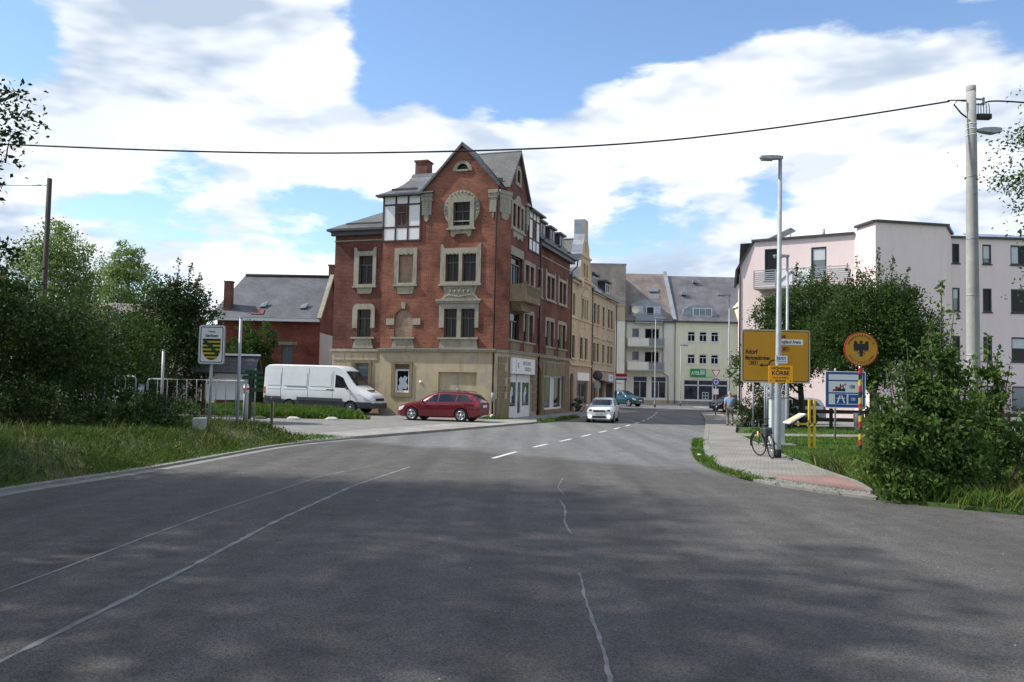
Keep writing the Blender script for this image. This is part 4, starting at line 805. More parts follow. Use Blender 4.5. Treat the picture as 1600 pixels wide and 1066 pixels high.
slab(BH, [(.1, -.1, 9.8), (.1, 3.2, 9.8), (-4.5, 3.2, 13.9), (-4.5, -.1, 13.9)], K['slate_green']); slab(BH, [(-.6, 2.6, 10.1), (-.6, 4.6, 13.5), (-6, 4.6, 13.5), (-6, 2.6, 10.1)], K['slate_green']); slab(BH, [(-.6, 6.8, 10.1), (-.6, 4.6, 13.5), (-6, 4.6, 13.5), (-6, 6.8, 10.1)], K['slate_green']); slab(BH, [(-4.5, -.1, 13.9), (-4.5, 6.9, 13.9), (-9, 6.9, 10), (-9, -.1, 10)], K['slate_green'])
mb = MB(); mb.box(-9, -.15, 0, .02, 0, 10); mb.box(-9, -.15, 6.86, 6.88, 0, 10); mb.build('side_wall', BG, BH)
trim(f, BH, .05, 2.5, 9.72, 9.84, .32, K['gutter'], 'gutter'); mb = MB(); mb.box(.05, .3, 2.0, 2.4, 9.3, 10.1); mb.build('console', BT, BH)
plate(f, BH, archtop(.2, 1.35, .1, 2.9, 8), K['wood'], -.18, 'door', .22); sfm = MB()
for a, b, c, d in ((2.3, 5.9, .5, .6), (2.3, 2.4, .6, 2.3), (5.8, 5.9, .6, 2.3), (4.0, 4.12, .6, 2.3), (2.4, 5.8, 2.22, 2.3)): sfm.box(a, b, .1, .18, c, d, f)
so = sfm.build('shop_front', K['wframe_grey'], BH); pane(f, so, 2.4, 4.0, .6, 2.22, .15, K['glass_shop']); pane(f, so, 4.12, 5.8, .6, 2.22, .15, K['glass_shop'])
mb = MB(); mb.box(2.2, 6.0, -.1, .0, 2.36, 2.95, f); mb.build('shop_sign', K['white'], BH)
pipe(BH, [(.0, 6.88, 9.8), (-.02, 6.86, 9.4), (-.02, 6.86, .3)], .05, K['gutter'])

# ------------------------------------------------------------ second beige house
x0, y0 = wpt(0, 22.2)
B2 = empty('beige_mansard_house', (x0, y0, 0), -A0, 'long beige house with black mansard roof at the far end of the terrace', 'house')
f = fac(-.2, 0, 0, 1); BG = K['beige2']; LN = 10.1
cols = [(.9, 1.85), (2.25, 3.15), (4.4, 5.3), (6.55, 7.5), (7.85, 8.8)]
WS = [(a, b, c, d) for a, b in cols for c, d in ((3.95, 5.5), (7.08, 8.73))]
wallpart(f, B2, [(0, 3.3), (LN, 3.3), (LN, 9.55), (6.9, 9.55), (5.8, 10.15), (4.7, 9.55), (0, 9.55)], [rect(*w_) for w_ in WS], BG)
wallpart(f, B2, [(0, 0), (LN, 0), (LN, 3.25), (0, 3.25)], [rect(1.0, 2.7, .7, 2.25), rect(3.5, 5.4, .08, 2.4), rect(6.4, 9.4, .5, 2.25)], K['pinkish'])
simple_windows(f, B2, WS, K['wframe'], GL, BT); trim(f, B2, 0, LN+.05, 3.25, 3.36, .1, BT, 'string_course')
for a, b in ((.7, 3.4), (6.3, 9.0)): trim(f, B2, a, b, 5.95, 6.07, .12, BT, 'hood_mould')
plate(f, B2, [(4.1, 5.9), (5.6, 5.9), (4.85, 6.5)], BT, .08, 'pediment')
for a, b in ((0, 4.7), (6.9, LN+.1)): trim(f, B2, a, b, 9.5, 9.62, .22, BT, 'cornice')
slab(B2, [(.1, .0, 9.62), (.1, LN+.1, 9.62), (-1.2, LN-.1, 11.1), (-1.2, .0, 11.1)], SDK); slab(B2, [(-1.2, 0, 11.1), (-1.2, LN-.1, 11.1), (-4.5, LN-1, 12.0), (-4.5, 0, 12)], SDK); slab(B2, [(-4.5, 0, 12), (-4.5, LN-1, 12.0), (-9, LN, 9.6), (-9, 0, 9.6)], SDK)
for y1 in (.9, 6.0):
    mb = MB(); mb.box(-1.6, -.35, y1, y1+1.9, 9.9, 11.1); dm = mb.build('dormer', SDK, B2); mb = MB(); mb.box(-1.8, -.1, y1-.2, y1+2.1, 11.1, 11.24); mb.build('dormer_roof', K['gutter'], dm)
    window(fac(-.34, 0, 0, 1), dm, y1+.2, y1+1.7, 10.15, 10.95, K['wwhite'], GL, dep=-.0, trans=0, mull=1)
mb = MB(); mb.box(-.05, -.01, .6, 3.2, 9.7, 9.95); mb.build('gutter', K['lead'], B2)
mb = MB(); mb.box(-9, -.22, LN-.02, LN, 0, 9.6); mb.build('side_wall', K['tan'], B2); mb = MB(); mb.box(-9, -8.98, 0, LN, 0, 9.6); mb.build('back_wall', BG, B2)
pipe(B2, [(-.05, LN-.15, 9.5), (-.05, LN-.15, .3)], .05, K['gutter'])
for a, b, c, d in ((1.0, 2.7, .7, 2.25), (6.4, 9.4, .5, 2.25)): window(f, B2, a, b, c, d, K['wframe_grey'], K['glass_shop'], trans=0, mull=1, dep=.15)
plate(f, B2, rect(3.5, 5.4, .08, 2.4), K['wood'], -.18, 'door', .22)
for a, b, nm in ((1.05, 2.75, 'hut'), (7.2, 9.0, 'hut')):
    mb = MB(); mb.box(a, b, -.1, 0, 2.42, 3.0, f); sg = mb.build('shop_sign', K['white'], B2); lettering(nm, fac(-.1+.005, 0, 0, 1), sg, K['bluesign'], 1.2, 1.2, (a+b)/2, 2.72)
mb = MB(); mb.add([f(3.4, 0, 2.55), f(9.6, 0, 2.4), f(9.6, -.9, 2.2), f(3.4, -.9, 2.35)], [(0, 1, 2, 3)]); aw = mb.build('awning', K['lead'], B2); aw.modifiers.new('solid', 'SOLIDIFY').thickness = .05
mb = MB(); mb.box(9.9, 9.98, -1.2, -.1, 2.55, 3.15, f); hs = mb.build('hanging_sign', K['white'], B2); fh = fac(0, 9.88, 1, 0)
mb = MB(); mb.box(0-.08, 1.0, -.01, 0, 2.86, 3.14, fh); mb.build('sign_stripe', K['redsign'], hs); mb = MB(); mb.box(-.08, 1.0, -.01, 0, 2.56, 2.7, fh); mb.build('sign_stripe', K['bluesign'], hs)

# ------------------------------------------------------------ houses across the far junction
def xw(o_x, o_y): return fac(o_x, o_y, 1, 0)
CH = empty('balcony_house', (12.8, 94, 0), 0, 'cream house with three balconies and two tall shop windows across the junction', 'house')
f = fac(0, 0, 1, 0); CR = K['cream']
SH = [(.95, 2.55, .66, 3.18), (3.0, 4.7, .66, 3.18)]; DW = [(2.2, 3.9, 4.1, 6.0), (2.2, 3.9, 6.75, 8.6)]; SM = [(.75, 1.6, 4.9, 6.0), (.75, 1.6, 7.5, 8.55)]
wallpart(f, CH, [(0, 0), (5.5, 0), (5.5, 9.5), (0, 9.5)], [rect(*w_) for w_ in SH+DW+SM], CR)
for a, b, c, d in SH: window(f, CH, a, b, c, d, K['wwhite'], K['glass_shop'], trans=.76, mull=1, fw=.09); trim(f, CH, a+.08, b-.08, d-.55, d-.1, -.05, K['carblue'], 'blind', .14)
for a, b, c, d in DW: window(f, CH, a, b, c, d, K['wwhite'], GL, trans=0, mull=1, fw=.08); 
for a, b, c, d in SM: window(f, CH, a, b, c, d, K['wwhite'], K['glass_blue'], trans=0, mull=0, fw=.07)
mb = MB(); gp = [(0, 0), (12, 0), (12, 9.4), (6, 15.5), (0, 9.4)]; mb.flat(gp, lambda a, b: (.01, a, b)); mb.build('side_wall', CR, CH); mb = MB(); mb.box(.02, 5.5, 7.9, 8, 0, 9.5); mb.build('back_wall', CR, CH)
for z in (3.7, 6.35):
    mb = MB(); mb.box(.15, 4.25, -1.2, -.01, z, z+.16, f); bo = mb.build('balcony', K['concrete'], CH)
    mb = MB(); mb.box(.15, 2.5, -1.2, -1.12, z+.16, z+1.05, f); mb.box(.15, .22, -1.12, -.02, z+.16, z+1.05, f); mb.build('parapet', K['cream'], bo)
    for i in range(11):
        mb = MB(); mb.box(2.55+i*.165, 2.58+i*.165, -1.19, -1.16, z+.16, z+1.05, f); mb.build('railing_bar', K['steel'], bo)
    mb = MB(); mb.box(2.5, 4.25, -1.2, -1.14, z+1.05, z+1.1, f); mb.box(4.2, 4.25, -1.14, -.02, z+1.05, z+1.1, f); mb.box(2.52, 4.22, -1.155, -1.15, z+.25, z+.95, f); mb.build('railing', K['steel'], bo)
mb = MB(); mb.box(1.05, 4.2, -.6, -.0, 9.12, 9.28, f); bo = mb.build('balcony', K['concrete'], CH)
for i in range(15):
    mb = MB(); mb.box(1.1+i*.215, 1.13+i*.215, -.59, -.56, 9.28, 10.2, f); mb.build('railing_bar', K['steel'], bo)
mb = MB(); mb.box(1.05, 4.2, -.6, -.55, 10.2, 10.26, f); mb.box(1.07, 4.18, -.57, -.565, 9.4, 10.1, f); mb.build('railing', K['steel'], bo)
slab(CH, [(-.1, -.3, 9.4), (5.5, -.3, 9.4), (5.5, 6, 15.6), (-.1, 6, 15.6)], K['slate_brown']); slab(CH, [(-.1, 12, 9.4), (5.5, 12, 9.4), (5.5, 6, 15.6), (-.1, 6, 15.6)], K['slate_brown'])
mb = MB(); mb.prism([(.7, 9.5), (4.15, 9.5), (4.15, 11.3), (3.4, 11.75), (2.4, 11.9), (1.4, 11.75), (.7, 11.3)], f, .3, 3.5); dm = mb.build('dormer', K['lead'], CH)
for a, b, gm in ((1.0, 2.0, K['curtain']), (2.4, 3.3, GL), (3.3, 4.0, K['curtain'])): window(fac(0, .29, 1, 0), dm, a, b, 9.6, 11.1, K['wwhite'], gm, trans=0, mull=0, dep=.0, fw=.07)
for z, y in ((12.3, 2.75), (13.2, 3.65)):
    mb = MB(); mb.add([(3.2, y-.25, z-.1), (4.3, y-.25, z-.1), (4.3, y+.25, z+.45), (3.2, y+.25, z+.45)], [(0, 1, 2, 3)]); sk = mb.build('skylight', K['glass_blue'], CH); sk.modifiers.new('solid', 'SOLIDIFY').thickness = .12
mb = MB(); mb.lathe([(0, 0), (.3, .05), (.42, .16)], 14, lambda a, b, c: (1.0+a, -.75-c, 10.6+b)); mb.build('satellite_dish', K['yellow'], CH)
trim(f, CH, 0, 5.5, 9.3, 9.42, .35, K['gutter'], 'gutter'); pipe(CH, [(.1, -.08, 9.3), (.1, -.08, .2)], .05, K['steel']); pipe(CH, [(4.3, -.08, 9.3), (4.3, -.08, 3.6), (4.9, -.08, 3.2), (4.9, -.08, .2)], .06, K['steel']); trim(f, CH, 0, 5.5, 0, .5, .03, K['tan'], 'plinth')
YH = empty('yellow_shop_house', (18.3, 94, 0), 0, 'pale yellow house with grey roof and green shop sign across the junction', 'house'); YL = K['yellow']
WN = [(a, a+.88, c, d) for a in (1.55, 2.88, 4.2) for c, d in ((4.65, 5.75), (7.17, 8.33))]
wallpart(f, YH, [(0, 0), (9.5, 0), (9.5, 9.5), (0, 9.5)], [rect(*w_) for w_ in WN]+[rect(1.15, 6.2, .55, 2.9)], YL)
for a, b, c, d in WN: window(f, YH, a, b, c, d, K['wwhite'], GL, trans=.68, mull=1, fw=.08, dep=.1); trim(f, YH, a-.06, b+.06, c-.08, c, .08, K['wwhite'])
sf = MB()
for a, b, c, d in ((1.15, 6.2, .55, .67), (1.15, 6.2, 2.8, 2.9), (1.15, 6.2, 2.2, 2.32), (1.15, 1.25, .67, 2.8), (2.75, 2.88, .67, 2.8), (4.4, 4.53, .67, 2.8), (6.1, 6.2, .67, 2.8)): sf.box(a, b, .05, .15, c, d, f)
so = sf.build('shop_front', K['wwhite'], YH)
for a, b in ((1.25, 2.75), (2.88, 4.4), (4.53, 6.1)): pane(f, so, a, b, .67, 2.2, .12, K['glass_shop']); pane(f, so, a, b, 2.32, 2.8, .12, K['glass_shop'])
wf = MB()
for a, b, c, d in ((3.3, 4.0, .7, .76), (3.3, 4.0, 1.44, 1.5), (3.3, 3.36, .76, 1.44), (3.94, 4.0, .76, 1.44), (3.62, 3.68, .76, 1.44), (3.36, 3.94, 1.08, 1.13)): wf.box(a, b, .095, .118, c, d, f)
wf.build('display_frame', K['white'], so)
mb = MB(); mb.box(1.9, 3.65, -.15, -.02, 3.2, 4.12, f); sg = mb.build('shop_sign', K['green'], YH); mb = MB(); mb.box(3.65, 4.6, -.145, -.02, 3.2, 4.12, f); mb.build('shop_sign', K['lime'], YH); fs = fac(0, -.15, 1, 0)
lettering('atelier', fs, sg, K['white'], .82, 1, 2.0, 3.62); lettering('atsub', fs, sg, K['white'], 1, 1, 3.55, 3.97)
trim(f, YH, -.0, 9.5, 0, .48, .04, K['plinth'], 'plinth'); trim(f, YH, 0, 9.5, 9.36, 9.5, .35, K['gutter'], 'gutter'); pipe(YH, [(.15, -.08, 9.3), (.15, -.08, .2)], .06, K['steel'])
slab(YH, [(.1, -.35, 9.45), (9.6, -.35, 9.45), (9.6, 6, 15.4), (.1, 6, 15.4)], K['slate_far']); slab(YH, [(.1, 12, 9.4), (9.6, 12, 9.4), (9.6, 6, 15.4), (.1, 6, 15.4)], K['slate_far'])
mb = MB(); mb.box(9.48, 9.5, 0, 12, 0, 9.5); mb.build('side_wall', YL, YH)
# stepped fire wall between the two roofs
slab(YH, [(-.18, -.45, 9.65), (.22, -.45, 9.65), (.22, 6.1, 16.0), (-.18, 6.1, 16.0)], K['lead'], 'fire_wall', .5)
mb = MB(); mb.prism([(1.0, 9.9), (5.1, 9.9), (4.9, 10.6), (4.2, 11.2), (3.0, 11.45), (1.9, 11.3), (1.2, 10.9)], f, .4, 3.2); dm = mb.build('dormer', K['lead'], YH)
window(fac(0, .39, 1, 0), dm, 2.2, 4.4, 10.05, 11.05, K['wwhite'], K['glass_blue'], trans=0, mull=2, dep=0., fw=.1)
for xx, zz, yy in ((1.6, 12.9, 3.3), (3.3, 14.6, 5.1)):
    mb = MB(); mb.box(xx-.2, xx+.35, yy-.5, yy, zz-.1, zz+.25); mb.build('roof_vent', K['lead'], YH)
mb = MB(); mb.box(7.2, 10.2, -.15, 3, 0, 11.2); mb.prism([(7.0, 11.2), (10.4, 11.2), (8.7, 12.8)], f, -.35, 3.2); cg = mb.build('cross_gable', YL, YH); window(fac(0, -.16, 1, 0), cg, 7.6, 8.4, 9.4, 10.8, K['wwhite'], GL, trans=.68, dep=0.)
TH = empty('tan_house', (2, 92.6, 0), 0, 'tall tan house clad in brown tiles rising behind the end of the terrace', 'house'); WT = 10.55
mb = MB(); mb.box(0, WT, 0, .02, 0, 9.35); mb.build('wall', K['cream'], TH); mb = MB(); mb.box(0, WT, -.03, .02, 9.35, 11.0); mb.build('upper_wall', K['tan'], TH); mb = MB(); mb.box(-.05, WT+.05, -.06, 8, 11.1, 15.55); mb.build('tile_cladding', K['clad'], TH); mb = MB(); mb.box(-.1, WT+.1, -.12, 8.1, 15.55, 15.68); mb.build('roof_edge', K['lead'], TH)
mb = MB(); mb.box(WT-.02, WT, .02, 1.38, 0, 11.0); mb.box(0, .02, .02, 8, 0, 11.0); mb.build('side_wall', K['cream'], TH); trim(f, TH, -.05, WT+.05, 10.95, 11.12, .16, K['tan'], 'cornice'); trim(f, TH, -.05, WT+.02, 9.3, 9.42, .1, K['tan'], 'cornice')
# ------------------------------------------------------------ pink apartment building on the right
PH = empty('pink_apartment_building', (21.9, 50, 0), 0, 'pale pink flat-roofed apartment building with dark window frames and a balcony', 'building')
def prel(x, y): return (x-21.9, y-50)
PK = K['pink']
P0, P1, KP, BE, W0, W1 = (15.35, 56.), (21.45, 52.), (21.9, 50.), (26.8, 51.2), (28.6, 54.), (52, 55.2)
def seg(p, q): a = prel(*p); b = prel(*q); return fac(a[0], a[1], b[0]-a[0], b[1]-a[1]), math.dist(p, q)
f0, l0 = seg(P0, P1); f1_, l1 = seg(P1, KP); f2_, l2 = seg(KP, BE); f3, l3 = seg(BE, W0); f4, l4 = seg(W0, W1)
dk = K['wdark']
def pwin(x, wins, gm=None):
    for i, w_ in enumerate(wins):
        wn = window(x, PH, *w_[:4], dk, (w_[4] if len(w_) > 4 else GL), trans=0, mull=0, fw=.09, dep=.09); a, b, c, d = w_[:4]; trim(x, PH, a-.05, b+.05, c-.07, c, .06, dk)
        if i % 3 == 1: pane(x, wn, a+.08, b-.08, c+(d-c)*(.55, .3, .7)[i % 9//3], d-.08, .088, K['curtain'], 'blind')
        elif i % 5 == 3: pane(x, wn, a+.08, a+(b-a)*.35, c+.08, d-.08, .088, K['curtain'], 'curtain')
w0 = [(1.65, 2.6, 9.2, 11.3), (4.65, 5.6, 9.35, 11.2, K['glass_blue']), (1.7, 2.7, 6.3, 8.0), (4.6, 5.6, 6.3, 8.0), (1.7, 2.7, 3.4, 5.0)]
wallpart(f0, PH, [(0, 0), (l0, 0), (l0, 11.85), (.85, 11.85), (0, 10.3)], [rect(*w_[:4]) for w_ in w0], PK, rev=.12); pwin(f0, w0)
wallpart(f1_, PH, [(0, 0), (l1, 0), (l1, 12.25), (.3, 12.2), (0, 11.85)], [], PK)
w2 = [(1.6, 2.5, 7.3, 8.55, K['glass_blue']), (1.6, 2.5, 4.3, 5.6)]
wallpart(f2_, PH, [(0, 0), (l2, 0), (l2, 12.3), (0, 12.25)], [rect(*w_[:4]) for w_ in w2], PK, rev=.12); pwin(f2_, w2)
wallpart(f3, PH, [(0, 0), (l3, 0), (l3, 12.3), (0, 12.3)], [], PK)
w4 = []
for i, a in enumerate((.05, 2.1, 4.0, 6.5, 9.0, 11.5, 14.)):
    for j, (c, d) in enumerate(((10.45, 11.75), (7.3, 8.85), (4.1, 5.7), (.95, 2.5))):
        ww = (.5, .6, 1.6)[min(i, 2)]
        w4.append((a, a+ww, c, d, (GL, K['glass_blue'], GL, K['glass'])[(i+j) % 4]))
wallpart(f4, PH, [(0, 0), (l4, 0), (l4, 12.15), (0, 12.1)], [rect(*w_[:4]) for w_ in w4], PK, rev=.12); pwin(f4, w4)
for a, b in ((.0, 2.05), (2.75, 3.95), (5.65, 6.45), (8.15, 8.95), (10.65, 11.45)): plate(f4, PH, rect(a+.05 if a else .6, b, .0, 2.75), K['pink2'], .02, 'painted_plinth')
for x, a, b, z0_, z1_ in ((f0, .8, l0-.02, 11.85, 11.85), (f1_, 0.15, l1, 12.2, 12.25), (f2_, -.03, l2+.15, 12.25, 12.3), (f3, .05, l3, 12.3, 12.3), (f4, -.1, l4, 12.1, 12.15)):
    mb = MB(); mb.prism([(a, z0_), (b, z1_), (b, z1_+.14), (a, z0_+.14)], x, -.16, .3); mb.build('roof_edge', K['gutter'], PH)
mb = MB(); top = [prel(*p) for p in (P0, P1, KP, BE, W0, W1, (52, 66), (18, 66))]; mb.flat(top, lambda a, b: (a, b, 11.8)); mb.build('roof', K['plinth'], PH)
a_, b_ = prel(*P0); mb = MB(); mb.add([(a_, b_, 0), (a_+2.6, b_+10, 0), (a_+2.6, b_+10, 10.3), (a_, b_, 10.3)], [(0, 1, 2, 3)]); mb.build('side_wall', PK, PH)
mb = MB(); q0 = f0(0, 0, 10.3); q1 = f0(.85, 0, 11.85); mb.add([(q0[0]-.35, q0[1]-.1, 10.0), (q1[0], q1[1]-.1, 11.98), (q1[0]+2.4, q1[1]+9.5, 11.98), (q0[0]+2.2, q0[1]+9.8, 10.0)], [(0, 1, 2, 3)]); mr_ = mb.build('mansard_slope', K['slate_dark'], PH); mr_.modifiers.new('solid', 'SOLIDIFY').thickness = .15
pipe(PH, [f0(.0, -.05, 10), f0(.0, -.05, .2)], .05, K['pipe'])
# balcony with slatted panels
bb = MB(); bb.box(1.3, l0-.02, -1.3, -.01, 8.5, 8.65, f0); bo = bb.build('balcony', K['concrete'], PH)
for a, b in ((1.3, 2.7), (4.9, l0-.05)):
    for k in range(7):
        mb = MB(); mb.box(a, b, -1.3, -1.27, 8.72+k*.13, 8.80+k*.13, f0); mb.build('railing_slat', K['zinc'], bo)
mb = MB(); mb.box(2.72, 4.88, -1.28, -1.26, 8.7, 9.6, f0); mb.build('parapet', K['white'], bo); mb = MB(); mb.box(1.3, l0-.05, -1.31, -1.25, 9.68, 9.73, f0)
for a in (1.3, 2.7, 3.8, 4.88): mb.box(a, a+.05, -1.32, -1.26, 8.65, 9.68, f0)
mb.tube([f0(2.75, -1.31, 8.75), f0(3.75, -1.31, 9.6), f0(4.85, -1.31, 8.75)], .03, 6); mb.build('railing', K['zinc'], bo)
mb = MB(); mb.tube([f0(5.2, 1, 11.8), f0(5.2, 1, 12.55)], .09, 8); mb.build('roof_vent', K['lead'], PH)
mb = MB(); mb.add([f0(1.4, .6, 12.0), f0(1.4, 1.8, 12.0), f0(3.2, 1.8, 12.75), f0(3.2, .6, 12.75)], [(0, 1, 2, 3)]); sp = mb.build('solar_collector', K['glass_blue'], PH); sp.modifiers.new('s', 'SOLIDIFY').thickness = .08
mb = MB(); mb.tube([f0(2.4, .7, 11.9), f0(2.4, .7, 12.4)], .03, 6); mb.tube([f0(3.15, .7, 11.9), f0(3.15, .7, 12.75)], .03, 6); mb.build('collector_strut', K['zinc'], PH)
for i in range(5):
    a = 2.4+i*1.75; mb = MB(); mb.add([f4(a, .8, 12.25), f4(a+1.68, .8, 12.25), f4(a+1.68, 2.6, 12.9), f4(a, 2.6, 12.9)], [(0, 1, 2, 3)]); sp = mb.build('solar_panel', K['solar'], PH); sp.modifiers.new('s', 'SOLIDIFY').thickness = .05

# ------------------------------------------------------------ red outbuilding with the slate roof
OB = empty('brick_outbuilding', (-20.6, 58, 0), 0, 'low red brick outbuilding with grey slate roof behind the white van', 'outbuilding'); BO = K['brick_out']
f = fac(0, 0, 1, 0); W_ = 7.15
wallpart(f, OB, [(0, 0), (W_, 0), (W_, 6.5), (0, 6.5)], [rect(4.55, 5.3, 3.0, 4.4), rect(2.4, 3.2, 2.9, 4.75)], BO, rev=.15)
window(f, OB, 4.55, 5.3, 3.0, 4.4, K['wframe_grey'], K['glass_blue'], trans=0, mull=1); plate(f, OB, rect(2.4, 3.2, 2.9, 4.75), K['infill'], -.1, 'brick_infill', .15)
trim(f, OB, 4.3, 5.6, 4.4, 4.62, .03, SD, 'lintel'); trim(f, OB, 4.3, 5.6, 2.86, 2.98, .08, K['plinth']); trim(f, OB, 2.2, 3.4, 2.78, 2.9, .08, K['plinth'])
fr = fac(W_, 0, 0, 1); wallpart(fr, OB, [(0, 0), (6.6, 0), (6.6, 6.5), (3.3, 9.6), (0, 6.5)], [], BO); plate(fr, OB, rect(.1, 6.5, 1.6, 5.3), K['panelwhite'], .03, 'whitewashed_patch')
mb = MB(); mb.box(0, .02, 0, 6.6, 0, 6.5); mb.box(0, W_, 6.58, 6.6, 0, 6.5); mb.build('back_wall', BO, OB)
slab(OB, [(-.5, -.35, 6.25), (W_-.1, -.35, 6.25), (W_-.1, 3.3, 9.6), (.75, 3.3, 9.6)], K['slate'], 'roof', .1); slab(OB, [(-.5, 6.95, 6.25), (W_-.1, 6.95, 6.25), (W_-.1, 3.3, 9.6), (.75, 3.3, 9.6)], K['slate'], 'roof', .1); slab(OB, [(-.5, -.35, 6.25), (.75, 3.3, 9.6), (-.5, 6.95, 6.25)], K['slate'], 'roof', .1)
trim(f, OB, -.5, W_+.05, 6.02, 6.22, .4, K['panelwhite'], 'eaves_board', -.2)
slab(OB, [(W_-.12, -.45, 6.3), (W_+.18, -.45, 6.3), (W_+.18, 3.3, 9.82), (W_-.12, 3.3, 9.82)], SD, 'coping', .2); slab(OB, [(W_-.12, 7.05, 6.3), (W_+.18, 7.05, 6.3), (W_+.18, 3.3, 9.82), (W_-.12, 3.3, 9.82)], SD, 'coping', .2)
mb = MB(); mb.tube([(.8, 3.3, 9.66), (W_-.1, 3.3, 9.66)], .1, 8); mb.build('ridge_cap', K['wood'], OB)
mb = MB(); mb.box(.3, .82, .2, .72, 6.3, 8.75); mb.box(.26, .86, .16, .76, 8.75, 8.84); mb.build('chimney', K['chimney'], OB); mb = MB(); mb.box(W_-.3, W_+.3, 3.6, 4.2, 9.0, 10.5); mb.box(W_-.35, W_+.35, 3.55, 4.25, 10.5, 10.6); mb.build('chimney', K['chimney'], OB)
for xx, zz in ((2.75, 7.0), (5.6, 6.95)):
    yy = -.35+(zz-6.25)*3.65/3.35; mb = MB(); mb.add([(xx, yy-.02, zz+.03), (xx+.45, yy-.02, zz+.08), (xx+.6, yy+.3, zz+.5), (xx+.1, yy+.28, zz+.32)], [(0, 1, 2, 3)]); sk = mb.build('torn_roof_sheet', K['glass_blue'], OB); sk.modifiers.new('s', 'SOLIDIFY').thickness = .05
mb = MB(); yy = -.35+.25; mb.add([(2.35, yy-.03, 6.52), (3.2, yy-.03, 6.52), (3.2, yy+.36, 6.9), (2.35, yy+.36, 6.9)], [(0, 1, 2, 3)]); sk = mb.build('tile_patch', K['chimney'], OB); sk.modifiers.new('s', 'SOLIDIFY').thickness = .04
# pale house glimpsed through the bushes
GH = empty('cream_house', (-29.5, 52, 0), .1, 'pale cream house half hidden behind the dark bushes', 'house')
wallpart(f, GH, [(0, 0), (8, 0), (8, 5.6), (0, 5.6)], [rect(a, a+1, c, c+1.3) for a in (1., 3.4, 5.8) for c in (1.0, 3.7)], CR)
for a in (1., 3.4, 5.8):
    for c in (1.0, 3.7): window(f, GH, a, a+1, c, c+1.3, K['wwhite'], GL)
slab(GH, [(-.3, -.4, 5.5), (8.3, -.4, 5.5), (8.3, 3.5, 6.9), (-.3, 3.5, 6.9)], K['slate_brown']); slab(GH, [(-.3, 7.4, 5.5), (8.3, 7.4, 5.5), (8.3, 3.5, 6.9), (-.3, 3.5, 6.9)], K['slate_brown'])
mb = MB(); gp = [(0, 0), (7, 0), (7, 5.5), (3.5, 6.8), (0, 5.5)]; mb.flat(gp, lambda a, b: (8, a, b)); mb.build('gable_wall', CR, GH); mb = MB(); mb.flat(gp, lambda a, b: (0, a, b)); mb.build('gable_wall', CR, GH)
# ------------------------------------------------------------ vegetation kit
def poly_mesh(name, V, k):
    """V: (n*k, 3) float array, one k-gon per k vertices"""
    n = len(V)//k; me = bpy.data.meshes.new(name); me.vertices.add(n*k); me.vertices.foreach_set('co', V.astype(np.float32).ravel())
    me.loops.add(n*k); me.loops.foreach_set('vertex_index', np.arange(n*k, dtype=np.int32)); me.polygons.add(n)
    me.polygons.foreach_set('loop_start', np.arange(0, n*k, k, dtype=np.int32)); me.polygons.foreach_set('loop_total', np.full(n, k, dtype=np.int32)); me.update(calc_edges=True); return me
def unit(a): return a/np.maximum(np.linalg.norm(a, axis=1, keepdims=True), 1e-6)
def leaf_quads(C, size, rng, out=None, droop=.0, aspect=.55):
    n = len(C); d = unit(rng.normal(size=(n, 3))+np.array([0, 0, -droop])+(out*.8 if out is not None else 0)); s = unit(np.cross(d, rng.normal(size=(n, 3))))
    L = (size*rng.uniform(.6, 1.35, n))[:, None]; nrm = np.cross(d, s); V = np.empty((n, 4, 3))
    V[:, 0] = C; V[:, 1] = C+d*L*.5+s*L*aspect*.5+nrm*L*.08; V[:, 2] = C+d*L; V[:, 3] = C+d*L*.5-s*L*aspect*.5+nrm*L*.08
    return V.reshape(-1, 3)
def crown_points(blobs, n, rng, clump=.17, per=60, inner=.35):
    vol = np.array([b[3]*b[4]*b[5] for b in blobs])**.67; cnt = (vol/vol.sum()*n/per).astype(int)+3; P = []; O = []; CL = []
    for b, c in zip(blobs, cnt):
        u = unit(rng.normal(size=(c, 3))); r = 1-(1-inner)*rng.uniform(0, 1, c)**1.8; r *= rng.uniform(.84, 1.14, c)
        ctr = np.array(b[:3])+u*r[:, None]*np.array(b[3:6]); CL.append(ctr); rr = min(b[3], b[4], b[5])
        k = np.maximum(4, (per*rng.uniform(.4, 1.6, c)).astype(int))
        idx = np.repeat(np.arange(c), k); sg = clump*rr*rng.uniform(.6, 1.3, c)[idx][:, None]
        P.append(ctr[idx]+rng.normal(size=(len(idx), 3))*sg*np.array([1, 1, .75])); O.append(u[idx])
    return np.concatenate(P), np.concatenate(O), np.concatenate(CL)
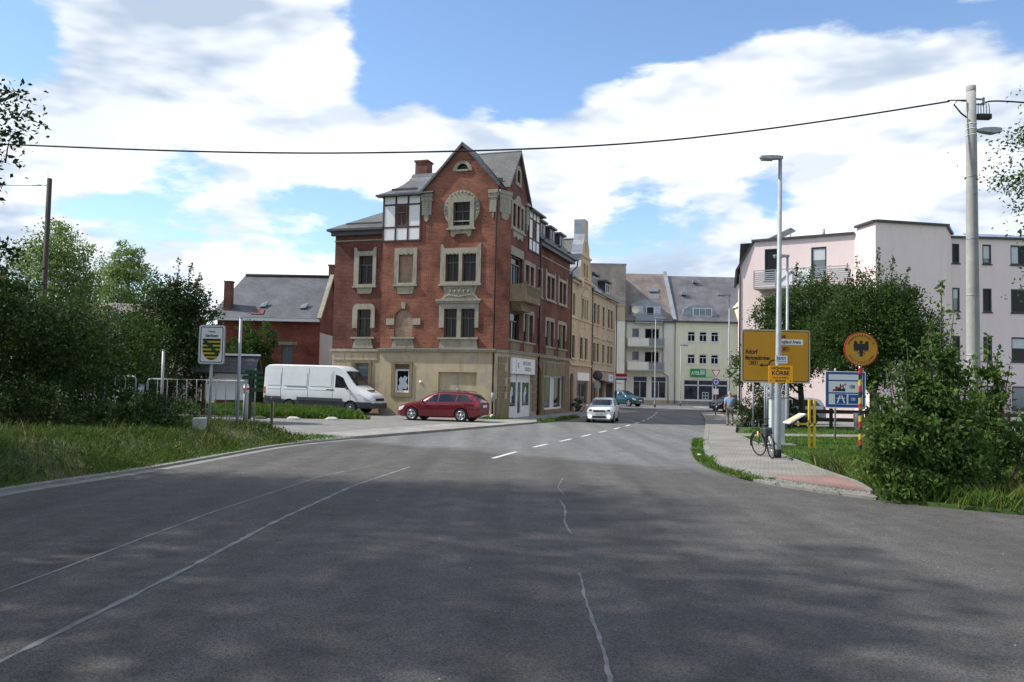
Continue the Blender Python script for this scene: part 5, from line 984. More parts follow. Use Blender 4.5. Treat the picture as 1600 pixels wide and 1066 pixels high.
def tree(name, label, cat, base, blobs, n, leaf, m, bark=None, r0=.16, trunk_top=None, seed=1, limbs=9, clump=.17, per=60, group=None, stems=1, droop=.1, inner=.35, shoots=()):
    rng = np.random.default_rng(seed); rnd = random.Random(seed); root = empty(name, base, 0, label, cat, group)
    B = [tuple(b) for b in blobs]; P, O, CL = crown_points(B, n, rng, clump, per, inner)
    P = P[P[:, 2] > .03]; O = O[:len(P)]
    ex = []
    for sx, sy, sz, ln, lean in shoots:                              # long upright shoots standing out of the crown
        k = int(ln*120); t = rng.uniform(-.9, 1, k)**1.0; q = np.stack([sx+lean*t*ln, np.full(k, sy), sz+t*ln], 1)+rng.normal(size=(k, 3))*(.09*(1.15-t))[:, None]; ex.append(q)
    if ex: X = np.concatenate(ex); P = np.concatenate([P, X]); O = np.concatenate([O, unit(rng.normal(size=(len(X), 3)))])
    V = leaf_quads(P, leaf, rng, O[:len(P)] if len(O) >= len(P) else None, droop)
    link('crown' if cat in ('tree',) else 'foliage', poly_mesh('crown', V, 4), m, root)
    mb = MB(); cz = max(b[2] for b in B); top = trunk_top or cz
    for s_ in range(stems):
        ox, oy = (rnd.uniform(-.35, .35)*(stems > 1)*1.5 for _ in range(2)); tx, ty = (np.mean([b[0] for b in B])*.6+ox*1.6, np.mean([b[1] for b in B])*.6+oy*1.6)
        pts = [(ox*.4+(tx-ox*.4)*t+rnd.uniform(-.06, .06)*t*top*.4, oy*.4+(ty-oy*.4)*t, -.1+(top+.1)*t) for t in (0, .15, .35, .6, .85, 1)]
        mb.tube(pts, [r0*1.25, r0, r0*.85, r0*.6, r0*.35, r0*.12], 8)
        for c in CL[rng.choice(len(CL), min(limbs, len(CL)), replace=False)]:
            zt = max(.25*top, min(c[2]*.75, top*.95)); t = (zt+.1)/(top+.1); st = (ox*.4+(tx-ox*.4)*t, oy*.4+(ty-oy*.4)*t, zt*.8)
            mid = tuple((a*.5+b*.5)+(.08 if i == 2 else 0)*abs(b-a) for i, (a, b) in enumerate(zip(st, c))); rr = r0*.42*(1.1-.5*t)
            mb.tube([st, mid, tuple(c)], [rr, rr*.6, rr*.2], 6)
    ax = np.array([0, 0, cz*.45]); dist = np.linalg.norm(CL-ax, axis=1); order = np.argsort(dist); tw = max(.004, r0*.035)    # twigs: every clump hangs on the nearest one closer to the trunk
    for oi in range(1, len(order)):
        a = CL[order[oi]]; prev = CL[order[:oi]]; b = prev[np.argmin(np.linalg.norm(prev-a, axis=1))]
        if np.linalg.norm(a-b) < 2.2: mb.tube([tuple(b), tuple((a+b)/2+np.array([0, 0, .06])), tuple(a)], [tw*1.6, tw*1.2, tw*.6], 4, caps=False)
    for sx, sy, sz, ln, lean in shoots: mb.tube([(sx*.6, sy*.6, sz*.55), (sx, sy, sz), (sx+lean*ln, sy, sz+ln)], [.02, .014, .004], 5)
    mb.build('trunk' if cat == 'tree' else 'stem', bark or K['bark'], root); return root
def in_poly(P, poly):
    ok = np.zeros(len(P), bool); n = len(poly)
    for i in range(n):
        (x1, y1), (x2, y2) = poly[i], poly[(i+1) % n]; c = ((y1 > P[:, 1]) != (y2 > P[:, 1])) & (P[:, 0] < (x2-x1)*(P[:, 1]-y1)/(y2-y1+1e-12)+x1); ok ^= c
    return ok
def wob(P, s, seed=0): return .5+.25*np.sin(P[:, 0]*s+seed)*np.cos(P[:, 1]*s*1.3+seed*2)+.25*np.sin(P[:, 0]*s*2.3+P[:, 1]*s*1.7+seed*3)
def grass(name, label, poly, dens, h0, h1, m, seed=1, zf=None, wd=.014, lean=.35, near=None, kind='stuff', cat='grass'):
    rng = np.random.default_rng(seed); xs = [p[0] for p in poly]; ys = [p[1] for p in poly]; n = int((max(xs)-min(xs))*(max(ys)-min(ys))*dens)
    P = np.stack([rng.uniform(min(xs), max(xs), n), rng.uniform(min(ys), max(ys), n)], 1); P = P[in_poly(P, poly)]
    if near: P = P[rng.uniform(size=len(P)) < np.clip(near/np.maximum(P[:, 1], 1), .12, 1)]
    wv = wob(P, 1.1, seed); P = P[rng.uniform(size=len(P)) < .35+.75*wv]; wv = np.clip(wob(P, 1.1, seed)*.6+wob(P, .37, seed+2)*.5, 0, 1); n = len(P)
    h = (h0+(h1-h0)*wv*rng.uniform(.5, 1.15, n)); a = rng.uniform(0, 2*np.pi, n); ln = rng.normal(size=(n, 2))*lean*h[:, None]; z = (zf(P) if zf else np.full(n, .05))-.02
    w2 = (wd*rng.uniform(.6, 1.5, n)*np.clip(P[:, 1]/18, .7, 3))[:, None]; dx = np.stack([np.cos(a), np.sin(a)], 1)*w2; V = np.zeros((n, 4, 3))
    V[:, 0, :2] = P-dx; V[:, 1, :2] = P+dx; V[:, 2, :2] = P+ln*.5+dx*.6; V[:, 3, :2] = P+ln; V[:, 0, 2] = V[:, 1, 2] = z; V[:, 2, 2] = z+h*.62; V[:, 3, 2] = z+h
    return tag(link(name, poly_mesh(name, V.reshape(-1, 3), 4), m), label, cat, None, kind)

# ------------------------------------------------------------ trees and bushes on the left
LM, LD, LS, LL = K['leaf_mid'], K['leaf_dark'], K['leaf_shrub'], K['leaf_light']
tree('maple_tree', 'tall leafy tree whose branches hang in at the left edge', 'tree', (-14.95, 15.5, 0), [(1.7, .0, 6.6, 4.0, 2.4, 1.8), (1.7, 1.2, 4.4, 2.9, 2.0, 1.3), (-.5, -.5, 10.5, 3.9, 3.6, 3.4), (-1.5, -2, 8.5, 3, 3, 3), (0, 0, 15, 3, 3, 3)], 80000, .115, LD, r0=.3, seed=11, limbs=70, per=56, clump=.13)
for i, (bx, by, hh) in enumerate(((-14.5, 8.5, 20), (-13.5, 2.0, 21), (-18.5, 12.5, 22), (-13, -5, 20))):   # the rest of the row beside the road, whose shade falls on the asphalt
    tree('roadside_tree', ('tall roadside tree behind the viewer', 'tall roadside tree beside the viewer', 'tallest roadside tree left of the branches', 'tall roadside tree far behind')[i], 'tree', (bx, by, 0), [(0, 0, hh*.42, 3.6, 3.6, 3.8), (.6, .4, hh*.62, 4.0, 4.2, 4.2), (-.2, .3, hh*.83, 3.2, 3.2, 3.4)], 3900, .42, LD, r0=.32, seed=30+i, limbs=9, per=26, clump=.2, group='trees along the near verge')
tree('dark_bush', 'dark wide bush at the left edge behind the meadow grass', 'bush', (-16.1, 23.5, .6), [(0, 0, 2.0, 2.6, 2.0, 2.0), (1.6, .5, 2.6, 2.0, 1.7, 1.9), (-2.6, .2, 2.6, 2.4, 2.0, 2.2), (.3, .3, 3.9, 1.7, 1.5, 1.3), (3.0, 1.0, 2.0, 1.6, 1.5, 1.8)], 26000, .13, LD, r0=.08, seed=2, stems=4, limbs=5)
tree('elder_bush', 'dark green elder bush in front of the pale hidden house', 'bush', (-15.6, 27.6, .5), [(0, 0, 1.8, 1.9, 1.6, 1.8), (-1.2, .6, 2.9, 1.7, 1.5, 1.7), (1.6, .7, 1.8, 1.6, 1.4, 1.6), (-2.4, .3, 3.6, 1.6, 1.3, 1.3), (2.6, 1.2, 2.4, 1.2, 1.1, 1.4)], 22000, .12, LM, r0=.07, seed=3, stems=4, limbs=5)
tree('willow_bush', 'big rounded dark willow bush behind the coat of arms sign', 'bush', (-15.3, 36.5, .1), [(0, 0, 3.0, 1.9, 1.6, 2.7), (.9, .3, 4.3, 1.3, 1.3, 1.7), (-1.2, .4, 3.4, 1.4, 1.3, 2.1), (.4, .2, 5.3, 1.1, 1.1, 1.1), (1.6, .5, 2.4, .8, .9, 1.6)], 30000, .13, LD, r0=.12, seed=4, stems=3, limbs=8, shoots=[(.5, 0, 6.0, 1.1, .05), (1.4, 0, 5.6, .9, .1), (1.8, 0, 4.9, .9, .2), (-.4, 0, 5.8, .9, -.1), (1.0, 0, 6.0, .9, .12)])
tree('hazel_bush', 'mid-height green bush between the hidden house and the willow bush', 'bush', (-18.0, 38, .1), [(0, 0, 2.6, 2.0, 1.7, 2.4), (1.4, .3, 3.6, 1.5, 1.3, 1.7), (-1.6, .2, 3.4, 1.4, 1.3, 1.8)], 14000, .13, LM, r0=.08, seed=5, stems=3, limbs=6)
tree('poplar_tree', 'light green tree top behind the dark wooden pole', 'tree', (-25.6, 46, 0), [(0, 0, 6.4, 2.4, 2.4, 3.1), (.3, 0, 8.6, 1.6, 1.6, 1.7), (-1.2, 0, 4.4, 2.0, 2, 2.4), (1.5, 0, 5.0, 1.8, 1.8, 2.2)], 32000, .15, LL, r0=.2, seed=6, limbs=12)
tree('birch_tree', 'slender pale green tree left of the slate-roofed outbuilding', 'tree', (-28.2, 60, 0), [(0, 0, 8.0, 1.9, 1.9, 3.0), (.2, 0, 10.2, 1.1, 1.1, 1.7), (0, 0, 5.0, 2.0, 2, 2.4)], 24000, .16, LL, K['bark_birch'], r0=.16, seed=7, limbs=12)
tree('lilac_bush', 'green bush growing against the brick outbuilding', 'bush', (-16.7, 53.5, .15), [(0, 0, 2.4, 1.5, 1.2, 2.2), (.5, 0, 4.3, 1.0, .9, 1.5), (-.9, .2, 3.6, 1.0, .9, 1.4), (1.3, 0, 1.6, 1.0, .9, 1.4)], 11000, .16, LM, r0=.07, seed=8, stems=3, limbs=6)
tree('bramble_thicket', 'low bramble thicket swallowing the end of the railing', 'bush', (-12.6, 22.8, .55), [(0, 0, .55, 1.9, 1.4, .75), (1.9, .6, .35, 1.2, 1.1, .45), (-2.0, .1, .7, 1.7, 1.4, .9), (-3.6, -.4, .6, 1.5, 1.3, .8)], 17000, .085, LD, r0=.02, seed=9, stems=5, limbs=4, trunk_top=.7)
tree('bramble_thicket', 'small dark bramble clump at the foot of the bare pole', 'bush', (-10.2, 24.6, .5), [(0, 0, .4, .95, .8, .55), (-.8, .3, .5, .8, .7, .6)], 5500, .08, LD, r0=.015, seed=10, stems=4, limbs=3, trunk_top=.5)
# ------------------------------------------------------------ trees and bushes on the right
tree('ash_tree', 'round dark green tree behind the yellow direction sign', 'tree', (15.3, 43.6, 0), [(0, 0, 4.6, 2.0, 1.9, 1.9), (-1.4, -.2, 3.6, 1.7, 1.6, 1.7), (.5, 0, 6.4, 1.6, 1.5, 1.6), (-1.0, 0, 5.6, 1.5, 1.4, 1.5), (1.4, 0, 5.0, 1.6, 1.5, 1.7), (-2.6, -.2, 3.0, 1.1, 1.1, 1.3)], 38000, .14, LM, r0=.17, seed=12, limbs=14, shoots=[(-.4, 0, 7.3, 1.4, .05), (1.2, 0, 7.2, 1.1, -.1), (.4, 0, 7.6, 1.0, .1)])
tree('oak_tree', 'broad dark green tree behind the round eagle sign', 'tree', (17.0, 39.2, 0), [(0, 0, 4.9, 2.5, 2.1, 1.8), (-1.6, 0, 4.2, 1.6, 1.6, 1.6), (1.6, 0, 4.4, 1.7, 1.6, 1.7), (.0, 0, 6.3, 1.8, 1.6, 1.3), (-.6, -.3, 3.0, 1.6, 1.4, 1.0), (2.1, 0, 3.8, 1.1, 1.1, 1.2), (1.0, 0, 5.9, 1.3, 1.2, 1.2)], 46000, .13, K['leaf_mid'], r0=.2, seed=13, limbs=16, shoots=[(.3, 0, 7.3, 1.5, 0), (-.6, 0, 7.1, 1.3, -.1), (.9, 0, 7.2, 1.2, .1), (1.5, 0, 6.6, 1.3, .2), (-1.0, 0, 7.0, 1.0, -.2)])
tree('roadside_shrub', 'large leafy shrub at the road edge in front of the eagle sign post', 'shrub', (7.8, 15.6, 0), [(-.55, 0, .75, .62, .7, .75), (.35, .1, .85, .65, .75, .85), (-.1, .1, 1.55, .6, .6, .6), (.45, .1, 1.8, .45, .5, .65), (-.7, .1, 1.4, .4, .45, .55), (.75, .2, .7, .45, .6, .6), (-.25, -.35, .3, .85, .45, .35), (.4, .1, 2.5, .3, .3, .55), (-.25, .1, 2.1, .3, .3, .45)], 16500, .10, LS, r0=.026, seed=14, stems=5, limbs=6, inner=.2, clump=.2, shoots=[(.3, .1, 2.9, 1.2, .03), (.1, .0, 2.5, .9, .0), (.5, .2, 2.6, 1.0, .12), (-.3, .1, 2.4, .6, -.08), (-.6, .1, 2.0, .55, -.12), (-.95, .0, 1.75, .4, -.3), (.0, 0, 2.5, .8, .05), (-.1, .1, 2.4, .5, .1), (.75, .1, 1.9, .7, .15)])
tree('roadside_shrub', 'slim upright shrub growing at the foot of the concrete pole', 'shrub', (9.45, 16.6, 0), [(-.1, 0, .9, .42, .5, .8), (.05, 0, 1.7, .33, .35, .6), (.5, .1, .9, .45, .5, .5), (.1, 0, 2.3, .22, .22, .4)], 5600, .10, LS, r0=.022, seed=15, stems=3, limbs=5, inner=.2, shoots=[(.05, 0, 2.3, .9, .0), (.35, 0, 1.8, .9, .2), (-.15, 0, 2.0, .8, -.05), (.8, 0, 1.4, .7, .3), (.2, 0, 2.2, .7, .1)])
tree('roadside_shrub', 'low spreading shrub at the right edge of the picture', 'shrub', (11.9, 18.6, 0), [(0, 0, .8, .7, .6, .6), (.8, .1, 1.0, .55, .55, .55)], 3600, .10, LS, r0=.022, seed=16, stems=3, limbs=5, inner=.2, shoots=[(.2, 0, 1.2, .6, .1), (-.4, 0, 1.1, .5, -.3)])
tree('birch_tree', 'birch whose leafy twigs hang in at the right edge', 'tree', (16.3, 22.5, 0), [(-1.6, 0, 7.9, 1.4, 1.3, 1.6), (0, 0, 9, 2.2, 2.0, 2.6), (-.6, 0, 6.2, 1.8, 1.6, 1.5)], 13000, .10, LM, K['bark_birch'], r0=.18, seed=17, limbs=16, clump=.18, droop=.5)
tree('clipped_hedge', 'dark clipped hedge beside the walking man', 'hedge', (12.4, 42.5, 0), [(-.2, 0, .8, .7, .7, .8), (.7, .2, .9, .8, .7, .85), (1.6, .4, .8, .8, .7, .75)], 9000, .09, LD, r0=.03, seed=18, stems=4, limbs=4, trunk_top=.9)
tree('juniper_bush', 'low bush in front of the wooden fence below the blue sign', 'bush', (16.6, 37.4, 0), [(0, 0, .5, .6, .5, .5), (.5, .1, .4, .5, .5, .4)], 3500, .09, LD, r0=.03, seed=19, stems=3, limbs=3, trunk_top=.6)
for i, (bx, by, s_) in enumerate(((19, 160, 1.), (26, 165, 1.1), (31, 158, .9), (36, 166, 1.15), (-38, 130, 1.), (-52, 120, 1.2), (-66, 128, 1.), (-44, 140, 1.1))):
    tree('hillside_tree', ('round tree top showing over the ridge of the yellow house', 'distant tree top left of the roof vents', 'distant tree top right of the roof vents', 'broad distant tree top beside the pink building', 'distant tree behind the birch', 'distant tree behind the wooden pole', 'distant tree at the left edge', 'distant tree between birch and outbuilding')[i], 'tree', (bx, by, 6), [(0, 0, 8.5*s_, 4.6, 4, 4.5), (2.6, 0, 6*s_, 3, 3, 3), (-2.6, 0, 6*s_, 3, 3, 3)] if i < 4 else [(0, 0, 5*s_, 4.6, 4, 4.5), (2.6, 0, 3*s_, 3, 3, 3)], 4000, .5, LM, r0=.3, seed=40+i, limbs=6, per=25, group='trees on the far hillside')
# ------------------------------------------------------------ grasses
vz = lambda P: verge_z(P[:, 0], P[:, 1])
vpoly = [(x-.25, y) for x, y in LK if 6 < y < 27.5]+[(-8.9, 27.6), (-14, 32.8), (-26, 36), (-32, 30), (-20, 8)]
grass('meadow_grass', 'long dark meadow grass on the left verge', vpoly, 420, .05, .23, K['grass_dark'], 1, vz, near=22, wd=.009, lean=.5)
grass('dry_grass', 'pale seeding grass stalks among the verge grass', vpoly, 26, .15, .45, K['grass_dry'], 2, vz, wd=.006, lean=.3)
kpoly = [(x-.12, y) for x, y in LK if 8 < y < 29]+[(x-1.1, y+.2) for x, y in LK[::-1] if 8 < y < 29]
grass('verge_edge_grass', 'bright short grass hanging over the left kerb', kpoly, 330, .04, .15, K['grass_lawn'], 3, lambda P: np.maximum(verge_z(P[:, 0], P[:, 1]), .05), wd=.009, lean=.7)
MZ = lambda P: np.full(len(P), .06)+.40*np.clip(1-((P[:, 0]+13)/6.5)**2-((P[:, 1]-44)/4.2)**2, 0, 1)
grass('mound_grass', 'bright rough grass on the mound beside the van', smooth_path(MOUND+[MOUND[0]], 2)[:-1], 230, .18, .42, K['grass_lawn'], 4, MZ, wd=.016)
lp = [(x+.1, y) for x, y in ri[3:]]+[(8.2, 14.8), (12, 12.6), (24, 9), (30, 34), (20, 36.0), (14, 34.8)]
grass('lawn_grass', 'short mown lawn beside the right pavement', [(9.3, 33.8), (8.5, 28), (7.95, 23.3), (7.65, 21.5), (22, 22), (24, 35.6), (14, 34.7)], 240, .05, .11, K['grass_lawn'], 5, lambda P: np.full(len(P), .06), wd=.012, lean=.5)
grass('lawn_grass', 'mown strip of lawn in front of the wooden fence', [(10.2, 36.7), (14, 37), (30, 39.6), (30, 43), (12.4, 42)], 120, .05, .12, K['grass_lawn'], 6, lambda P: np.full(len(P), .06), wd=.012, lean=.5)
grass('tall_grass', 'tall yellowish grass around the foot of the roadside shrub', [(7.0, 15.9), (7.4, 17.6), (7.65, 20.4), (8.0, 22.2), (9.6, 22.5), (13, 21), (17, 14)]+cut(RE, 9.8, 15.75), 330, .12, .5, K['grass_dry'], 7, lambda P: np.full(len(P), .06), wd=.010)
grass('tall_grass', 'tall green grass between the shrub and the lawn', [(7.0, 15.9), (7.4, 17.6), (7.65, 20.4), (8.0, 22.2), (9.6, 22.8), (15, 22), (17, 14)]+cut(RE, 9.8, 15.75), 230, .12, .5, K['grass_lawn'], 8, lambda P: np.full(len(P), .06), wd=.012)
sp_ = [p for p in REs if 15.9 < p[1] < 33]
grass('kerb_grass', 'weedy grass strip between asphalt and right kerb', offset(sp_, -.02)+offset(sp_, -.42)[::-1], 420, .03, .2, K['grass_lawn'], 9, lambda P: np.full(len(P), .02), wd=.011, lean=.6)
grass('facade_weeds', 'tuft of weeds along the left kerb in front of the brick house', [(1.3, 43.2), (2.0, 43.9), (4.2, 50.2), (3.6, 50.4)], 300, .05, .28, K['grass_lawn'], 10, lambda P: np.full(len(P), .07))
grass('facade_weeds', 'weeds at the foot of the brick house corner', [wpt(-1.6, -.5), wpt(.3, -.5), wpt(.4, .9), wpt(.05, .9), wpt(-.4, -.05), wpt(-1.6, -.05)], 330, .06, .32, K['grass_dark'], 11, lambda P: np.full(len(P), .07))
tree('wall_weed', 'dark weed bush at the foot of the beige gabled house', 'weed', (*wpt(.35, 15.9), .07), [(0, 0, .5, .35, .5, .5), (0, .5, .35, .3, .4, .35)], 1500, .08, LD, r0=.02, seed=22, stems=3, limbs=3, trunk_top=.6)

def weeds(name, label, poly, n, h, leaf, m, seed, zf):
    rng = np.random.default_rng(seed); xs = [p[0] for p in poly]; ys = [p[1] for p in poly]; C = np.stack([rng.uniform(min(xs), max(xs), n), rng.uniform(min(ys), max(ys), n)], 1); C = C[in_poly(C, poly)]
    P = np.repeat(C, 14, axis=0)+rng.normal(size=(len(C)*14, 2))*.10; z = zf(P)+rng.uniform(.0, 1, len(P))*h*np.repeat(rng.uniform(.3, 1, len(C)), 14); V = leaf_quads(np.column_stack([P, z]), leaf, rng, None, -.2); return tag(link(name, poly_mesh(name, V, 4), m), label, 'weeds', None, 'stuff')
weeds('verge_weeds', 'broad-leaved weeds scattered through the verge grass', vpoly, 2600, .28, .075, K['leaf_mid'], 51, vz)
weeds('verge_flowers', 'small yellow flowers dotted in the verge grass', vpoly, 150, .3, .03, K['flower'], 52, lambda P: vz(P)+.08)
weeds('mound_weeds', 'leafy weeds on the mound beside the van', smooth_path(MOUND+[MOUND[0]], 2)[:-1], 500, .3, .10, K['leaf_shrub'], 53, MZ)
weeds('shrub_weeds', 'leafy weeds at the road edge below the roadside shrub', [(6.9, 15.6), (7.5, 16.5), (10, 16), (13, 13), (12, 11.9), (8.6, 13.7)], 300, .25, .09, K['leaf_shrub'], 54, lambda P: np.full(len(P), .06))

rng = np.random.default_rng(77); n = 420; P = np.stack([rng.uniform(-8, 13, n), rng.uniform(4, 30, n)], 1); P = P[in_poly(P, [(-8, 4), (-8, 15), (-6.5, 25), (4, 28), (4.7, 20), (6, 16), (12, 12), (13, 4)])]; P[:, 0] += (P[:, 0] > 2)*rng.uniform(0, 1, len(P))*1.5*(P[:, 1] < 14); a = rng.uniform(0, 6.28, len(P)); L = rng.uniform(.006, .022, len(P)); V = np.zeros((len(P), 4, 3))
for k in range(4): V[:, k, 0] = P[:, 0]+np.cos(a+k*1.57)*L*(1, .6)[k % 2]; V[:, k, 1] = P[:, 1]+np.sin(a+k*1.57)*L*(1, .6)[k % 2]; V[:, k, 2] = .007+(.006 if k == 2 else 0)
tag(link('road_grit', poly_mesh('road_grit', V.reshape(-1, 3), 4), K['grit']), 'scattered grit and dry leaf bits lying on the asphalt', 'grit', None, 'stuff')
# ------------------------------------------------------------ vehicles
class Body:
    """car body as a loft: side profile lines give each cross-section"""
    def __init__(s, L, top, belt, wr, plan, bot, sill=.28, soft=5):
        s.L = L; xs = np.linspace(-L/2, L/2, 97); s.xs = xs
        def ln(p, k=soft):
            y = np.interp(xs, [q[0] for q in p], [q[1] for q in p])
            for _ in range(k): y[1:-1] = (y[:-2]+2*y[1:-1]+y[2:])/4
            return y
        s.top, s.wr, s.plan, s.bot = ln(top), ln(wr), ln(plan), ln(bot); s.belt = np.minimum(ln(belt), s.top-.05); s.sill = sill
    def ring(s, x):
        g = lambda a: float(np.interp(x, s.xs, a)); zt, zb, w_, wr, be = g(s.top), g(s.bot), g(s.plan), g(s.wr), g(s.belt); wr = min(wr, w_*.985)
        lo = min(zb+s.sill, be-.16)
        return [(0, zb), (.86*w_, zb), (.965*w_, zb+.07), (w_, lo), (w_*1.0, be-.14), (.975*w_, be), (wr, zt-.075 if zt-be > .2 else zt-.03), (.84*wr, zt-.012), (0, zt)]
    def pt(s, x, t, side=1, off=0.):
        r = s.ring(x); i = min(int(t), len(r)-2); f = t-i; a, b = r[i], r[i+1]; y = a[0]+(b[0]-a[0])*f; z = a[1]+(b[1]-a[1])*f
        ny, nz = (b[1]-a[1]), -(b[0]-a[0]); l = math.hypot(ny, nz) or 1; return (x, side*(y+ny/l*off), z+nz/l*off)
    def mesh(s, wheels, wr_, paint, low=None, lowt=2):
        mb = MB(); n = len(s.ring(0)); rows = []
        for x in s.xs:
            r = s.ring(x); rows.append([(x, y, z) for y, z in r]+[(x, -y, z) for y, z in r[-2:0:-1]])
        k = len(rows[0]); vs = [p for r in rows for p in r]; fs = []; mi = []
        for i in range(len(rows)-1):
            for j in range(k):
                fs.append((i*k+j, i*k+(j+1) % k, (i+1)*k+(j+1) % k, (i+1)*k+j)); jj = j if j < n-1 else k-1-j; mi.append(1 if (low and jj < lowt) else 0)
        fs += [tuple(range(k)), tuple(range((len(rows)-1)*k, len(rows)*k))[::-1]]; mi += [0, 0]
        me = bpy.data.meshes.new('body'); me.from_pydata(vs, [], fs); me.materials.append(paint); me.materials.append(K['plastic']); me.polygons.foreach_set('material_index', mi); me.polygons.foreach_set('use_smooth', [True]*len(fs))
        bm = bmesh.new(); bm.from_mesh(me); bmesh.ops.recalc_face_normals(bm, faces=bm.faces); bm.to_mesh(me); bm.free()
        o = bpy.data.objects.new('tmp', me); COL.objects.link(o); ct = MB()
        for wx in wheels:
            for sd_ in (-1, 1):
                w_ = float(np.interp(wx, s.xs, s.plan)); ct.lathe([(0, 0), (wr_*1.17, 0), (wr_*1.17, .5), (0, .5)], 28, lambda a, b, c, wx=wx, sd_=sd_, w_=w_: (wx+a, sd_*(w_-.26+c), wr_+b))
        cm = ct.mesh('cut'); cm.materials.append(paint); cm.materials.append(K['plastic']); cm.polygons.foreach_set('material_index', [1]*len(cm.polygons)); c = bpy.data.objects.new('cut', cm); COL.objects.link(c)
        m = o.modifiers.new('b', 'BOOLEAN'); m.object = c; m.operation = 'DIFFERENCE'; m.solver = 'EXACT'; m.material_mode = 'INDEX'
        dg = bpy.context.evaluated_depsgraph_get(); dg.update(); me2 = bpy.data.meshes.new_from_object(o.evaluated_get(dg)); bpy.data.objects.remove(o); bpy.data.objects.remove(c); me2.name = 'body'
        me2.polygons.foreach_set('use_smooth', [True]*len(me2.polygons)); me2.set_sharp_from_angle(angle=R(38)) if hasattr(me2, 'set_sharp_from_angle') else None
        return me2
def wheel(parent, x, y, r, wd, spokes, rimm, side):
    T = lambda a, b, c: (x+a, y+side*c, r+b)
    mb = MB(); mb.lathe([(r*.66, -wd*.5), (r*.93, -wd*.5), (r, -wd*.38), (r, wd*.38), (r*.93, wd*.5), (r*.66, wd*.46)], 28, T); ty = mb.build('wheel', K['rubber'], parent)
    mb = MB(); mb.lathe([(r*.66, wd*.4), (r*.62, wd*.43), (r*.58, wd*.2), (r*.3, wd*.1), (0, wd*.12)], 24, T); mb.build('wheel_dish', K['plastic'] if spokes else rimm, ty)
    if spokes:
        mb = MB(); mb.lathe([(r*.67, wd*.38), (r*.66, wd*.47), (r*.58, wd*.46), (r*.57, wd*.3)], 24, T)
        for i in range(spokes):
            q = 2*math.pi*i/spokes+.3; c, s_ = math.cos(q), math.sin(q); hw = .032
            mb.add([T(c*a-s_*b*k, s_*a+c*b*k, d) for a, k in ((r*.08, 1.2), (r*.6, 1.5)) for b in (-hw, hw) for d in (wd*.3, wd*.42)], [(0, 1, 3, 2), (4, 6, 7, 5), (0, 4, 5, 1), (2, 3, 7, 6), (0, 2, 6, 4), (1, 5, 7, 3)])
        mb.lathe([(r*.17, wd*.3), (r*.17, wd*.44), (0, wd*.45)], 14, T); mb.build('rim', rimm, ty)
    else:
        mb = MB(); mb.lathe([(r*.18, wd*.1), (r*.2, wd*.5), (0, wd*.52)], 14, T); mb.build('hub_cap', rimm, ty)
def patch(B, parent, name, m, corners, side, off=.008, nx=8, nt_=4):
    """corners: (x,t) at bottom-left, bottom-right, top-right, top-left on the body surface"""
    mb = MB(); a, b, c, d = corners; vs = []
    for i in range(nx+1):
        for j in range(nt_+1):
            u, v = i/nx, j/nt_; x = (a[0]*(1-u)+b[0]*u)*(1-v)+(d[0]*(1-u)+c[0]*u)*v; t = (a[1]*(1-u)+b[1]*u)*(1-v)+(d[1]*(1-u)+c[1]*u)*v; vs.append(B.pt(x, t, side, off))
    mb.add(vs, [(i*(nt_+1)+j, (i+1)*(nt_+1)+j, (i+1)*(nt_+1)+j+1, i*(nt_+1)+j+1) for i in range(nx) for j in range(nt_)], True); return mb.build(name, m, parent)
def topglass(B, parent, name, m, x0, x1, k0=.92, k1=.86, off=.012, nx=8, ny=10):
    mb = MB(); vs = []
    for i in range(nx+1):
        u = i/nx; x = x0+(x1-x0)*u; r = B.ring(x); wr = r[6][0]; zt = r[8][1]; dz = (B.ring(min(x+.03, B.L/2))[8][1]-B.ring(max(x-.03, -B.L/2))[8][1])/.06; l = math.hypot(1, dz); kk = k0+(k1-k0)*u
        for j in range(ny+1):
            v = -1+2*j/ny; y = v*wr*kk; ay = abs(y)/(wr*.84+1e-6); z = zt-.012*min(ay, 1)-(max(ay-1, 0)*.3); vs.append((x-dz/l*off, y, z+off/l))
    mb.add(vs, [(i*(ny+1)+j, (i+1)*(ny+1)+j, (i+1)*(ny+1)+j+1, i*(ny+1)+j+1) for i in range(nx) for j in range(ny)], True); return mb.build(name, m, parent)
def common(c, B, wins, seams, handles, mirror, paint, glass=None):
    for sd_ in (1, -1):
        for q in wins: patch(B, c, 'side_window', glass or K['carglass'], q, sd_, .006)
        for x, t0, t1 in seams: patch(B, c, 'door_seam', K['black'], [(x-.01, t0), (x+.01, t0), (x+.01, t1), (x-.01, t1)], sd_, .003, 1, 6)
        for x, t in handles: patch(B, c, 'door_handle', paint, [(x-.09, t), (x+.09, t), (x+.09, t+.18), (x-.09, t+.18)], sd_, .02, 2, 1)
        p = B.pt(mirror[0], 5, sd_); mb = MB(); mb.lathe([(0, -.06), (.075, -.04), (.095, .0), (.085, .05), (0, .07)], 12, lambda a, b, d: (p[0]+d, p[1]+sd_*(.10+a*1.0), p[2]+.06+b*.8)); mb.tube([(p[0], p[1]-sd_*.03, p[2]), (p[0], p[1]+sd_*.08, p[2]+.04)], .025, 6); mb.build('wing_mirror', mirror[1], c)
def bumperbox(c, name, m, x, y0, y1, z0, z1, d=.03): mb = MB(); mb.box(x, x+d, y0, y1, z0, z1); return bev(mb.build(name, m, c), .012)

